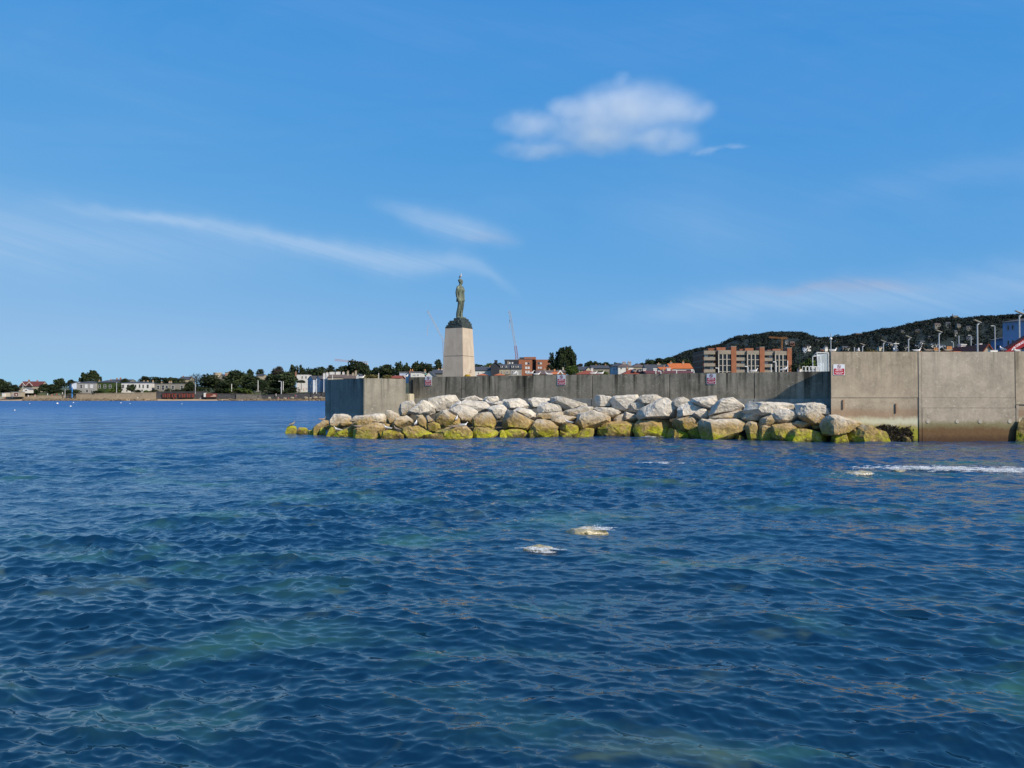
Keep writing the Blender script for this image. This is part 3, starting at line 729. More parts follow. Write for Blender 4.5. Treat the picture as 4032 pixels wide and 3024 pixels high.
def statue_figure(Hh):
    """man in an open suit jacket, facing +X, height Hh, arms at his sides and slightly back"""
    k = Hh / 1.84; bm = bmesh.new()
    def q(x, y, z): return (x * k, y * k, z * k)
    # trousers: weight on one leg, knees a little bent, feet forward
    for sy, fx in ((-0.095, -0.035), (0.095, 0.045)):
        limb(bm, [(q(0.015, sy * 0.9, 0.92), .110 * k), (q(0.03 + fx * .2, sy, 0.74), .102 * k), (q(0.0 + fx * .5, sy * 1.05, 0.50), .084 * k),
                  (q(-0.045 + fx * .8, sy * 1.1, 0.28), .078 * k), (q(-0.05 + fx, sy * 1.15, 0.10), .076 * k), (q(-0.03 + fx, sy * 1.15, 0.035), .080 * k)])
        limb(bm, [(q(-0.10 + fx, sy * 1.15, 0.045), .055 * k), (q(0.02 + fx, sy * 1.2, 0.05), .06 * k), (q(0.13 + fx, sy * 1.3, 0.035), .052 * k), (q(0.185 + fx, sy * 1.35, 0.028), .03 * k)])
    # jacket, long skirt to mid thigh
    loft(bm, [(q(-0.015, 0, 0.79), .165 * k, .235 * k, 0), (q(-0.01, 0, 0.90), .160 * k, .222 * k, 0), (q(-0.005, 0, 1.04), .142 * k, .196 * k, 0),
              (q(0.0, 0, 1.18), .138 * k, .192 * k, 0), (q(0.012, 0, 1.32), .150 * k, .215 * k, 0), (q(0.0, 0, 1.43), .130 * k, .218 * k, 0),
              (q(-0.015, 0, 1.50), .092 * k, .165 * k, 0), (q(-0.012, 0, 1.545), .066 * k, .085 * k, 0)], 18)
    # lapels, open front edge
    for sy in (-1, 1):
        limb(bm, [(q(0.155, sy * .095, 0.80), .022 * k), (q(0.152, sy * .075, 1.0), .022 * k), (q(0.150, sy * .045, 1.18), .022 * k), (q(0.155, sy * .075, 1.33), .030 * k), (q(0.075, sy * .075, 1.50), .026 * k)], 6)
    # arms hanging, hands by the jacket hem
    for sy in (-1, 1):
        limb(bm, [(q(-0.015, sy * .205, 1.455), .072 * k), (q(-0.035, sy * .262, 1.33), .070 * k), (q(-0.06, sy * .278, 1.16), .062 * k), (q(-0.045, sy * .272, 1.02), .056 * k), (q(-0.01, sy * .258, 0.89), .050 * k), (q(0.0, sy * .254, 0.865), .047 * k)])
        limb(bm, [(q(0.0, sy * .250, 0.87), .034 * k), (q(0.016, sy * .248, 0.82), .040 * k), (q(0.02, sy * .246, 0.77), .036 * k)], 8)
        for j, (dx_, ln) in enumerate(((-.022, .075), (-.006, .088), (.011, .085), (.026, .070))):
            limb(bm, [(q(0.016 + dx_, sy * .247, 0.775), .0125 * k), (q(0.020 + dx_, sy * .243, 0.775 - ln * .5), .012 * k), (q(0.016 + dx_, sy * .232, 0.775 - ln), .010 * k)], 6)
        limb(bm, [(q(0.035, sy * .240, 0.835), .014 * k), (q(0.052, sy * .228, 0.795), .013 * k), (q(0.05, sy * .222, 0.765), .011 * k)], 6)
    # neck, head with brow, nose, beard, ears, swept hair
    limb(bm, [(q(-0.012, 0, 1.49), .070 * k), (q(0.0, 0, 1.60), .060 * k)])
    ball(bm, q(0.012, 0, 1.72), .098 * k, .078 * k, .118 * k)
    ball(bm, q(0.030, 0, 1.655), .072 * k, .062 * k, .062 * k)
    ball(bm, q(0.055, 0, 1.618), .050 * k, .050 * k, .050 * k)
    limb(bm, [(q(0.100, 0, 1.735), .012 * k), (q(0.128, 0, 1.690), .017 * k), (q(0.100, 0, 1.680), .016 * k)], 6)
    for sy in (-1, 1):
        limb(bm, [(q(0.098, sy * .012, 1.755), .014 * k), (q(0.085, sy * .050, 1.755), .013 * k)], 6)
        ball(bm, q(0.005, sy * .080, 1.70), .020 * k, .012 * k, .032 * k, 8)
    ball(bm, q(-0.015, 0, 1.765), .098 * k, .082 * k, .082 * k)
    return remeshed(bm, 0.0125 * k, 2)
def bronze_mat():
    m, t, b = new_mat('green_bronze')
    co = t.new('ShaderNodeTexCoord').outputs['Object']; geo = t.new('ShaderNodeNewGeometry')
    x, y, z = t.sep(co)
    run = t.noise(t.comb(t.math('MULTIPLY', x, 5.0), t.math('MULTIPLY', y, 5.0), t.math('MULTIPLY', z, 0.8)), 1.6, 5, 0.65, 0.5)
    n2 = t.noise(co, 6, 4, 0.6)
    col = t.mix(t.map(run, 0.38, 0.62), (0.030, 0.042, 0.038), (0.17, 0.20, 0.135))
    col = t.mix(t.math('MULTIPLY', t.map(n2, 0.5, 0.7), 0.6), col, (0.035, 0.042, 0.040))
    up = t.sep(geo.outputs['Normal'])
    col = t.mix(t.map(up[2], 0.1, 0.8, 0, 0.35), col, (0.16, 0.19, 0.14))
    t.setin(b, 'Base Color', col); b.inputs['Roughness'].default_value = 0.62; b.inputs['Metallic'].default_value = 0.15
    t.link(t.bump(n2, 0.3, 0.03), b.inputs['Normal'])
    return m
BRONZE = bronze_mat(); BRONZE_D = mat('dark_bronze', (0.060, 0.075, 0.068), (0.022, 0.028, 0.027), rough=0.55, scale=3.0, bump=0.4)
def granite_mat():
    m, t, b = new_mat('plinth_stone')
    co = t.new('ShaderNodeTexCoord').outputs['Object']; x, y, z = t.sep(co)
    n = t.noise(co, 14, 5, 0.7); n2 = t.noise(co, 1.2, 4, 0.6, 0.5)
    run = t.noise(t.comb(t.math('MULTIPLY', x, 4.0), t.math('MULTIPLY', y, 4.0), t.math('MULTIPLY', z, 0.35)), 1.0, 5, 0.65)
    col = t.mix(t.map(n2, 0.3, 0.7), (0.40, 0.325, 0.25), (0.52, 0.43, 0.335))
    col = t.mix(t.map(n, 0.35, 0.7, 0, 0.35), col, (0.34, 0.28, 0.22))
    col = t.mix(t.map(run, 0.5, 0.72, 0, 0.35), col, (0.62, 0.54, 0.44))
    t.setin(b, 'Base Color', col); b.inputs['Roughness'].default_value = 0.85; b.inputs['Specular IOR Level'].default_value = 0.2
    t.link(t.bump(n, 0.35, 0.02), b.inputs['Normal'])
    return m
PLINTH = granite_mat()
# plinth: tapered square shaft, one corner towards the viewer
SD = 57.5
cb = P(1819, 1478, SD)                                          # front corner seen over the wall
zt_pl = float(P(1818, 1289, SD)[2]); mpp = SD / F
wt_w = 78 / math.cos(R(30)) * mpp * 1.0                          # top width
scale_b = 1.155 + 0.04
cen = np.array([cb[0], cb[1]]) + np.array([-0.26, 1.0]) * wt_w * 0.70
ang = R(-30)
plz0 = 2.2
H_pl = zt_pl - plz0
frac = (zt_pl - cb[2]) / H_pl
w_top, w_bot = 70 / math.cos(R(30)) * mpp, (70 + 14 / frac) / math.cos(R(30)) * mpp
rot_ = R(30)
st = empty('statue', (cen[0], cen[1], plz0), -R(27), 'green bronze man in a suit on a tall pale stone plinth above the wall', 'statue')
bm = bmesh.new(); a, b_ = w_bot / 2, w_top / 2
zj1 = H_pl * 0.60
def fr(z): return a + (b_ - a) * z / H_pl
def frustum(z0, z1, inset=0.0):
    lo = [bm.verts.new((sx * (fr(z0) - inset), sy * (fr(z0) - inset), z0)) for sx, sy in ((-1, -1), (1, -1), (1, 1), (-1, 1))]
    hi = [bm.verts.new((sx * (fr(z1) - inset), sy * (fr(z1) - inset), z1)) for sx, sy in ((-1, -1), (1, -1), (1, 1), (-1, 1))]
    bm.faces.new(lo[::-1]); bm.faces.new(hi)
    for i in range(4): bm.faces.new((lo[i], lo[(i + 1) % 4], hi[(i + 1) % 4], hi[i]))
frustum(0, zj1 - 0.006); bmesh.ops.bevel(bm, geom=list(bm.edges), offset=0.018, segments=2, affect='EDGES'); bm_obj('plinth_block', bm, PLINTH, st)
bm = bmesh.new(); frustum(zj1 + 0.006, H_pl); bmesh.ops.bevel(bm, geom=list(bm.edges), offset=0.018, segments=2, affect='EDGES'); bm_obj('plinth_block', bm, PLINTH, st)
# stepped bronze base made of many rough blocks
sb = empty('stepped_base', (0, 0, H_pl), 0); sb.parent = st
def bblock(x0, x1, y0, y1, z0, z1, nm='block', bev=0.02):
    bm = bmesh.new(); bmesh.ops.create_cube(bm, size=1.0)
    for v in bm.verts: v.co = Vector((x0 if v.co.x < 0 else x1, y0 if v.co.y < 0 else y1, z0 if v.co.z < 0 else z1)) + Vector((random.gauss(0, .006), random.gauss(0, .006), 0))
    bmesh.ops.bevel(bm, geom=list(bm.edges), offset=bev, segments=1, affect='EDGES')
    return bm_obj(nm, bm, BRONZE_D, sb)
hw = w_top / 2
h_b = float(P(1818, 1249, SD)[2]) - zt_pl
bblock(-hw * .99, hw * .99, -hw * .99, hw * .99, 0.004, h_b * 0.17, bev=0.012)
bblock(-hw * .90, hw * .95, -hw * .95, hw * .95, h_b * 0.17 + .004, h_b * .33, bev=0.012)
bblock(-hw * .70, hw * .93, -hw * .93, hw * .93, h_b * .33 + .004, h_b * .56, bev=0.012)
bblock(-hw * .58, hw * .80, -hw * .90, hw * .90, h_b * .56 + .004, h_b * .76, bev=0.012)
bblock(-hw * .10, hw * .62, -hw * .86, hw * .88, h_b * .76 + .004, h_b * 1.0, bev=0.012)
for (x0, x1, z0, z1, pr) in ((-.72, -.45, .36, .60, .04), (-.40, -.12, .40, .66, .06), (-.08, .22, .34, .72, .05), (.28, .55, .42, .78, .07), (-.55, -.25, .20, .36, .05), (.05, .50, .18, .32, .04), (.6, .85, .22, .5, .05)):
    bblock(x0 * hw, x1 * hw, -hw * (.92 + pr), -hw * .7, z0 * h_b, z1 * h_b, 'relief_block', 0.02)
for (y0, y1, z0, z1, pr) in ((-.7, -.3, .24, .48, .03), (-.2, .2, .30, .62, .04), (.3, .7, .22, .45, .03)):
    bblock(hw * .7, hw * (.93 + pr), y0 * hw, y1 * hw, z0 * h_b, z1 * h_b, 'relief_block', 0.02)
# the bronze man: faces right and slightly towards the viewer
fig_h = float(P(1818, 1088, SD)[2]) - (zt_pl + h_b)
fm = statue_figure(fig_h); fm.materials.append(BRONZE)
fo = bpy.data.objects.new('figure', fm); COL.objects.link(fo); fo.parent = st
fo.scale = (1.05, 1.05, 1.0); fo.location = (hw * 0.22, -hw * 0.10, H_pl + h_b - 0.03); fo.rotation_euler = (0, 0, R(10))
fm.polygons.foreach_set('use_smooth', [True] * len(fm.polygons))
# faded painted mark low on the sunny face of the plinth and a coil of yellow rope on the wall top
wm = MB()
for i, (u, v, w, h) in enumerate(((.55, .11, .10, .05), (.60, .16, .05, .09), (.50, .07, .05, .05), (.65, .12, .07, .03), (.57, .05, .12, .02))):
    zz = cb[2] - plz0 + 0.05 + v * 1.6; yy = -fr(zz) + 2 * fr(zz) * u; xx = fr(zz) + 0.004
    wm.add([(xx, yy, zz), (xx, yy + w * 1.2, zz + .03), (xx - .002, yy + w * 1.1, zz + h * 1.7), (xx - .002, yy - .02, zz + h * 1.5)], [(0, 1, 2, 3)])
wm.build('faded_mark', mat('faded_brown', (0.22, 0.13, 0.08)), st)
s_ = wall_s(1832); c = wall_pt(s_, -0.28); mb = MB()
for j in range(3):
    ps = [(c[0] + math.cos(t) * (0.19 - .02 * j) + random.gauss(0, .01), c[1] + math.sin(t) * 0.14, Z_MID + .03 + .04 * j + .02 * math.sin(3 * t)) for t in np.linspace(0, 6.3, 22)]
    mb.path(ps, 0.02, 6)
ro = mb.build('rope_coil', mat('yellow_rope', (0.55, 0.36, 0.03), (0.35, 0.22, 0.03)))
tag(ro, 'small coil of yellow rope on the wall top below the plinth corner', 'rope')
# ---------------------------------------------------------------- warning signs
M_WHITE = mat('sign_white', (0.62, 0.64, 0.68), (0.55, 0.57, 0.62), rough=0.35, scale=1.0); M_RED = mat('sign_red', (0.36, 0.012, 0.030), (0.30, 0.01, 0.025), rough=0.35, scale=1.0)
M_SREDP = mat('sign_ring', (0.22, 0.012, 0.03)); M_BLK = mat('sign_black', (0.02, 0.02, 0.022)); M_TXT = mat('sign_letters', (0.78, 0.62, 0.66), (0.74, 0.58, 0.62))
def rounded(bm, x0, x1, z0, z1, r, y, th, n=5):
    pts = []
    for (cx_, cz_, a0) in ((x1 - r, z1 - r, 0), (x0 + r, z1 - r, 90), (x0 + r, z0 + r, 180), (x1 - r, z0 + r, 270)):
        for k in range(n + 1):
            t = R(a0 + 90 * k / n); pts.append((cx_ + r * math.cos(t), cz_ + r * math.sin(t)))
    f = [bm.verts.new((a, y, b)) for a, b in pts]; bk = [bm.verts.new((a, y + th, b)) for a, b in pts]; m_ = len(pts)
    bm.faces.new(f[::-1]); bm.faces.new(bk)
    for i in range(m_): bm.faces.new((f[i], f[(i + 1) % m_], bk[(i + 1) % m_], bk[i]))
    bmesh.ops.recalc_face_normals(bm, faces=bm.faces)
def text(body, size, x, z, y, m, parent, name='lettering', bold=0.0, rot=(math.pi / 2, 0, 0), align='CENTER'):
    cu = bpy.data.curves.new(name, 'FONT'); cu.body = body; cu.size = size; cu.align_x = align; cu.align_y = 'CENTER'; cu.extrude = 0.0015; cu.offset = bold
    cu.materials.append(m); o = bpy.data.objects.new(name, cu); COL.objects.link(o); o.parent = parent
    dg_ = bpy.context.evaluated_depsgraph_get(); me = bpy.data.meshes.new_from_object(o.evaluated_get(dg_)); bpy.data.objects.remove(o); bpy.data.curves.remove(cu)
    me.name = name; o = bpy.data.objects.new(name, me); COL.objects.link(o); o.parent = parent
    o.location = (x, y, z); o.rotation_euler = rot
    return o
def make_sign(loc, rz, w, h, label):
    root = empty('warning_sign', loc, rz, label, 'sign', 'warning signs along the harbour walls')
    bm = bmesh.new(); rounded(bm, -w / 2, w / 2, -h / 2, h / 2, w * .07, -0.022, 0.018); pl_ = bm_obj('panel', bm, M_WHITE, root)
    bm = bmesh.new(); rounded(bm, -w * .455, w * .455, -h * .46, h * .115, w * .06, -0.026, 0.003); bm_obj('red_panel', bm, M_RED, root)
    # prohibition ring with a raised hand
    bm = bmesh.new(); n = 28; cz_ = h * .30; r1, r0 = h * .165, h * .125
    vo = [bm.verts.new((math.cos(2 * math.pi * i / n) * r1, -0.0265, cz_ + math.sin(2 * math.pi * i / n) * r1)) for i in range(n)]
    vi = [bm.verts.new((math.cos(2 * math.pi * i / n) * r0, -0.0265, cz_ + math.sin(2 * math.pi * i / n) * r0)) for i in range(n)]
    for i in range(n): bm.faces.new((vo[i], vo[(i + 1) % n], vi[(i + 1) % n], vi[i]))
    s = h * .018; dgo = r0 * .74
    a = [bm.verts.new(p) for p in ((-dgo - s, -.0268, cz_ + dgo - s), (-dgo + s, -.0268, cz_ + dgo + s), (dgo + s, -.0268, cz_ - dgo + s), (dgo - s, -.0268, cz_ - dgo - s))]
    bm.faces.new(a); bmesh.ops.recalc_face_normals(bm, faces=bm.faces); bm_obj('prohibition_ring', bm, M_SREDP, root)
    hb = MB()
    k = h * .1
    hb.box(-.42 * k, .42 * k, -.0262, -.0245, cz_ - .55 * k, cz_ + .15 * k)
    for i, ln in enumerate((.55, .72, .66, .5)): hb.box((-.42 + .22 * i) * k, (-.26 + .22 * i) * k, -.0262, -.0245, cz_ + .1501 * k, cz_ + (.15 + ln * .8) * k)
    hb.build('hand_symbol', M_BLK, root)
    for body, sz, z in (('DANGER', .135, .055), ('KEEP OUT!', .135, -.075), ('DO NOT CLIMB', .105, -.245), ('ON ROCKS', .105, -.365)):
        text(body, h * sz, 0, h * z, -0.0275, M_TXT, root, bold=h * .0035)
    for sx in (-1, 1):
        MB().tube((sx * w * .42, -.0265, -h * .42), (sx * w * .42, -.031, -h * .42), w * .022, w * .018, 8).build('bolt', M_WHITE, root)
    return root
wang = math.atan2(wdir[1], wdir[0]) + math.pi                     # wall runs this way; sign faces the wall normal
def wall_sign(pxc, pyc, hpx, label):
    s = wall_s(pxc); c = wall_pt(s, 0.006); D = c[1]; z = float(P(pxc, pyc, D)[2]); h = hpx * D / F
    return make_sign((c[0], c[1], z), wang, h * 0.86 , h, label)
wall_sign(1687, 1500, 36, 'red and white danger sign nearest the statue on the dark sea wall')
wall_sign(2211, 1496, 40, 'red and white danger sign in the middle of the dark sea wall')
wall_sign(2801, 1492, 41, 'red and white danger sign on the dark sea wall below the apartment block')
c = P(3303, 1456, YT - 0.004); hh = 43 * YT / F
make_sign((c[0], YT - 0.004, c[2]), 0, hh * 1.05, hh, 'red and white danger sign at the left end of the tall parapet wall')

# ---------------------------------------------------------------- gulls
def gull_mesh(sit):
    bm = bmesh.new(); n = 10
    if sit == 'up':   secs = [(-.34, .10, .012, .010), (-.24, .12, .035, .022), (-.12, .155, .062, .052), (0, .185, .078, .076), (.10, .215, .070, .078), (.16, .265, .048, .056), (.185, .325, .034, .038), (.20, .36, .038, .040), (.235, .37, .026, .028), (.255, .368, .010, .010)]
    else:             secs = [(-.34, .07, .012, .010), (-.24, .075, .040, .022), (-.12, .085, .075, .050), (0, .092, .090, .074), (.10, .11, .082, .074), (.15, .165, .052, .056), (.165, .215, .036, .038), (.18, .245, .038, .040), (.212, .25, .026, .028), (.232, .248, .010, .010)]
    rings = []
    for i, (x, z, ry, rz_) in enumerate(secs):
        rings.append([bm.verts.new((x, ry * math.cos(2 * math.pi * k / n), z + rz_ * math.sin(2 * math.pi * k / n))) for k in range(n)])
    for a, b in zip(rings[:-1], rings[1:]):
        for i in range(n): bm.faces.new((a[i], a[(i + 1) % n], b[(i + 1) % n], b[i]))
    bm.faces.new(rings[0]); bm.faces.new(rings[-1]); bmesh.ops.recalc_face_normals(bm, faces=bm.faces)
    return bm
def wing_bm(sit, sy):
    bm = bmesh.new(); dz_ = 0 if sit == 'up' else -0.085; sl_ = 0.28 if sit == 'up' else 0.06
    top = [(.09, .055, .262), (0, .075, .250), (-.12, .068, .222), (-.26, .042, .178), (-.40, .012, .150)]
    bot = [(.10, .072, .20), (0, .090, .175), (-.12, .078, .155), (-.26, .050, .140), (-.40, .020, .138)]
    A = [bm.verts.new((x, sy * y, z + dz_ + (x * (sl_ - .28)))) for x, y, z in top]; B = [bm.verts.new((x, sy * (y + .004), z + dz_ + (x * (sl_ - .28)))) for x, y, z in bot]
    C_ = [bm.verts.new((x, sy * (y - .02), z + dz_ + .004 + (x * (sl_ - .28)))) for x, y, z in top]
    for i in range(4): bm.faces.new((A[i], A[i + 1], B[i + 1], B[i])); bm.faces.new((C_[i], C_[i + 1], A[i + 1], A[i]))
    bmesh.ops.recalc_face_normals(bm, faces=bm.faces)
    return bm
G_WHITE = mat('gull_white', (0.78, 0.74, 0.70), (0.70, 0.66, 0.62), rough=0.9, scale=6); G_GREY = mat('gull_grey', (0.40, 0.41, 0.43)); G_BRN = mat('gull_brown', (0.30, 0.24, 0.19), (0.16, 0.12, 0.09), scale=14)
G_BEAK = mat('gull_beak', (0.55, 0.35, 0.05)); G_LEG = mat('gull_leg', (0.45, 0.28, 0.22)); G_TAIL = mat('gull_tail', (0.03, 0.03, 0.03))
def make_gull(sit, young):
    root = empty('gull', (0, 0, 0)); body = bm_obj('body', gull_mesh(sit), G_BRN if young else G_WHITE, root, None, True)
    for sy in (-1, 1): bm_obj('wing', wing_bm(sit, sy), G_BRN if young else G_GREY, root, None, True)
    z = .366 if sit == 'up' else .246; x = .25 if sit == 'up' else .228
    MB().tube((x, 0, z), (x + .055, 0, z - .008), .012, .004, 6).build('beak', G_TAIL if young else G_BEAK, root)
    zz, xx = (.145, -.36) if sit == 'up' else (.075, -.36)
    MB().box(xx - .07, xx + .02, -.016, .016, zz - .012, zz + .004).build('tail', G_TAIL, root)
    if sit == 'up':
        for sy in (-1, 1):
            MB().tube((-.01, sy * .03, .13), (.0, sy * .03, .008), .008, .007, 6).box(-.01, .06, sy * .03 - .022, sy * .03 + .022, .0, .010).build('leg', G_LEG, root)
    return root
GP = {}
def gull(loc, yaw, sit, young, label, scale=1.0):
    key = (sit, young)
    if key in GP: o = copy_tree(GP[key])
    else: o = GP[key] = make_gull(sit, young)
    o.location = tuple(map(float, loc)); o.rotation_euler = (0, 0, R(yaw)); o.scale = (scale,) * 3
    tag(o, label, 'gull', 'gulls resting on the walls and boulders'); return o
# on the sea wall top (photo column, yaw, posture, young?)
for px, yaw, sit, young, lb in (
    (1600, 60, 'down', 0, 'white gull sitting on the sea wall beside the gap, left of the first sign'),
    (1996, 150, 'down', 1, 'pale brown gull on the sea wall, left of a pair below the cream house'),
    (2027, 60, 'up', 0, 'white gull standing on the sea wall below the cream terraced house'),
    (2091, 10, 'up', 0, 'grey backed gull standing on the sea wall in front of the brick building'),
    (2117, 5, 'down', 0, 'white gull sitting right of the standing gull before the brick building'),
    (2158, 185, 'down', 0, 'gull sitting on the sea wall left of the orange roof with white gable'),
    (2341, 20, 'down', 0, 'gull sitting on the wall before the red roof, left of two'),
    (2368, 10, 'down', 0, 'gull sitting on the wall before the red roof, right of two'),
    (2611, 80, 'up', 1, 'brownish gull standing on the wall before the orange tiled house'),
    (2972, 12, 'down', 0, 'white gull sitting on the wall before the middle of the apartment block'),
    (3089, 15, 'up', 0, 'white gull standing on the wall before the right end of the apartment block'),
    (3146, 260, 'up', 1, 'upright pale brown gull on the wall near the glass shelter')):
    c = wall_pt(wall_s(px, -0.2), -0.2); gull((c[0], c[1], Z_MID + .004), yaw, sit, young, lb, 0.86)
for px, yaw, sit, young, lb in (
    (3283, 15, 'down', 0, 'white gull sitting on the left corner of the tall parapet'),
    (3380, 60, 'down', 0, 'gull sitting on the parapet above and right of the danger sign'),
    (3525, 90, 'down', 0, 'gull facing away on the parapet under the cross armed lamp post'),
    (3614, 8, 'down', 0, 'large white gull sitting on the parapet just left of the panel joint'),
    (3650, 160, 'down', 1, 'brownish gull sitting on the parapet just right of the panel joint'),
    (3726, 175, 'down', 1, 'brown gull sitting on the parapet left of the ochre chimney pots'),
    (3948, 95, 'up', 0, 'gull facing away on the parapet left of the red boom'),
    (4000, 190, 'down', 0, 'white gull sitting on the parapet under the red boom')):
    c = P(px, 1385, YT + 0.3); gull((c[0], c[1], Z_TALL + .004), yaw, sit, young, lb, 0.82)
c = P(1455, 1492, 50.0)
gull((c[0] - .55, c[1] + .3, zt + .004), 20, 'down', 0, 'white gull sitting on top of the freestanding pier head block', 0.9)
hd = fo.matrix_basis
bpy.context.view_layer.update()
hp = fo.matrix_world @ Vector((0.0, 0, fig_h * 1.005))
gull(hp - Vector((0, 0, 0.02)), -70, 'up', 0, 'gull perched on the head of the bronze statue', 1.0)
# gulls among the boulders
bpy.context.view_layer.update()
dg = bpy.context.evaluated_depsgraph_get(); dg.update()
def on_rock(px, py):
    d = Vector(ray(px, py)); d.normalize()
    hit, loc, nor, idx_, ob, mw = S.ray_cast(dg, Vector((0, 0, CAM_H)), d)
    if hit:
        h2, l2, *_ = S.ray_cast(dg, loc + Vector((0, 0.12, 0.8)), Vector((0, 0, -1)))
        if h2 and abs(l2.z - loc.z) < 0.7: return l2
        return loc
    return Vector(P(px, py, 48))
for px, py, yaw, sit, young, lb in (
    (1150, 1678, 60, 'up', 1, 'young brown gull on the outermost low rock at the left tip'),
    (1270, 1673, 40, 'down', 1, 'young gull crouched on the wedge rock left of the pier head'),
    (1327, 1702, 200, 'up', 0, 'grey gull standing low near the water below the pier head'),
    (1414, 1683, 10, 'down', 1, 'dark young gull on the ochre rocks below the white slab'),
    (1522, 1694, 210, 'up', 0, 'gull standing on the green rock, left of the feeding young bird'),
    (1561, 1698, 150, 'up', 1, 'brown young gull pecking between the green waterline rocks'),
    (1636, 1676, 80, 'up', 0, 'white gull standing in front of a dark gap between the boulders'),
    (1673, 1638, 170, 'down', 0, 'gull sitting on the pointed boulder below the tilted slab'),
    (1797, 1667, 80, 'up', 0, 'white gull in the hollow of the ribbed boulder'),
    (1806, 1590, 60, 'down', 0, 'white gull on the pale slab under the second wall panel'),
    (1925, 1594, 170, 'up', 0, 'gull standing on the long pale slab left of the dark stone'),
    (1788, 1696, 10, 'down', 1, 'left of two gulls sitting on the bright green boulder'),
    (1828, 1694, 10, 'down', 0, 'right of two gulls sitting on the bright green boulder'),
    (2238, 1690, 160, 'up', 0, 'gull standing on a brown waterline rock below the middle sign')):
    gull(on_rock(px, py + 4), yaw, sit, young, lb, 0.84)
# ---------------------------------------------------------------- ground, beach and hill
SH = 464.0
def coast_y(x):
    return np.interp(x, [-3000, -112, -60, -30, -12, 30, 60, 90, 3000], [SH, SH, 320, 160, 76, 76, 76, 60, 60])
def gz(x, y):
    d = y - coast_y(x)
    z = np.interp(d, [-40, 0, 14, 20, 60, 400, 1000, 4000], [-4, -0.02, 1.3, 5.0, 5.6, 13, 20, 60])
    return np.minimum(z, np.maximum(2.0 + (y - 60) * 0.030, -4))
def grid_obj(name, xs, ys, fz, m):
    X, Y = np.meshgrid(xs, ys); Z = fz(X, Y); n = len(xs)
    V = np.stack([X.ravel(), Y.ravel(), Z.ravel()], 1)
    Fc = [(j * n + i, j * n + i + 1, (j + 1) * n + i + 1, (j + 1) * n + i) for j in range(len(ys) - 1) for i in range(n - 1)]
    return mesh_obj(name, V, Fc, m, smooth=True)
def land_mat():
    m, t, b = new_mat('land'); co = t.new('ShaderNodeNewGeometry').outputs['Position']; x, y, z = t.sep(co)
    n = t.noise(co, 0.05, 5, 0.6); n2 = t.noise(co, 0.8, 5, 0.7, 0.5)
    sand = t.mix(t.map(n2, 0.3, 0.7), (0.33, 0.22, 0.12), (0.46, 0.33, 0.19))
    grass = t.mix(t.map(n, 0.3, 0.7), (0.035, 0.05, 0.018), (0.07, 0.075, 0.03))
    t.setin(b, 'Base Color', t.mix(t.map(z, 1.6, 3.0), sand, grass)); b.inputs['Roughness'].default_value = 0.95
    return m
xs = np.concatenate([np.linspace(-2600, -420, 30), np.linspace(-400, 120, 131), np.linspace(140, 2600, 60)])
ys = np.concatenate([np.linspace(66, 440, 60), np.linspace(444, 520, 39), np.linspace(540, 3200, 60)])
tag(grid_obj('ground', xs, ys, lambda X, Y: gz(X, Y) + 0.15 * np.sin(X * .31) * np.sin(Y * .27), land_mat()), kind='structure')
# wooded hill
SKY = [(2300, 1478), (2500, 1455), (2600, 1432), (2650, 1418), (2700, 1396), (2745, 1386), (2783, 1381), (2840, 1369), (2878, 1347), (2912, 1336), (2954, 1333), (3004, 1325), (3042, 1318), (3109, 1320), (3156, 1319), (3188, 1331),
       (3220, 1341), (3267, 1341), (3322, 1336), (3369, 1329), (3413, 1322), (3467, 1310), (3539, 1299), (3597, 1284), (3655, 1272), (3702, 1262), (3756, 1262), (3785, 1266), (3843, 1258), (3901, 1256), (3948, 1252), (4032, 1250), (4300, 1238), (4700, 1270), (5200, 1400)]
HD = 1500.0
skx = np.array([(a - CX) / F for a, _ in SKY]); skz = np.array([(HOR - b) / F for _, b in SKY])
def hill_z(X, Y):
    u = X / Y; top = np.interp(u, skx, skz) * HD + CAM_H
    k = np.clip((Y - 820) / (HD - 820), 0, 1); k = k * k * (3 - 2 * k) * .55 + k * .45
    back = np.clip((Y - HD) / 900, 0, 1)
    return 14 + (top - 14) * k * (1 - back * .8) + 2.5 * np.sin(X * .021 + Y * .013) * k * (Y < HD - 60)
hm = mat('hill_scrub', (0.020, 0.026, 0.013), (0.010, 0.014, 0.009), scale=0.03)
tag(grid_obj('hill', np.linspace(120, 2600, 160), np.linspace(820, 2500, 60), hill_z, hm), kind='structure')

# ---------------------------------------------------------------- trees
def leaf_mat(name, a, b_):
    m, t, b = new_mat(name); geo = t.new('ShaderNodeNewGeometry'); oi = t.new('ShaderNodeObjectInfo')
    rpi = geo.outputs['Random Per Island']
    col = t.mix(rpi, a, b_); tone = t.map(oi.outputs['Random'], 0, 1, 0.7, 1.25)
    t.setin(b, 'Base Color', t.mix(1.0, col, t.comb(tone, tone, tone), 'MULTIPLY')); b.inputs['Roughness'].default_value = 0.8; b.inputs['Specular IOR Level'].default_value = 0.12
    return m
LEAF = {'dark': leaf_mat('foliage_dark', (0.011, 0.019, 0.010), (0.038, 0.052, 0.020)), 'green': leaf_mat('foliage_green', (0.030, 0.055, 0.012), (0.085, 0.115, 0.026)),
        'olive': leaf_mat('foliage_olive', (0.075, 0.065, 0.022), (0.17, 0.14, 0.05)), 'bare': leaf_mat('foliage_thin', (0.035, 0.032, 0.028), (0.06, 0.055, 0.045))}
BARK = mat('bark', (0.085, 0.065, 0.05), (0.04, 0.032, 0.026))
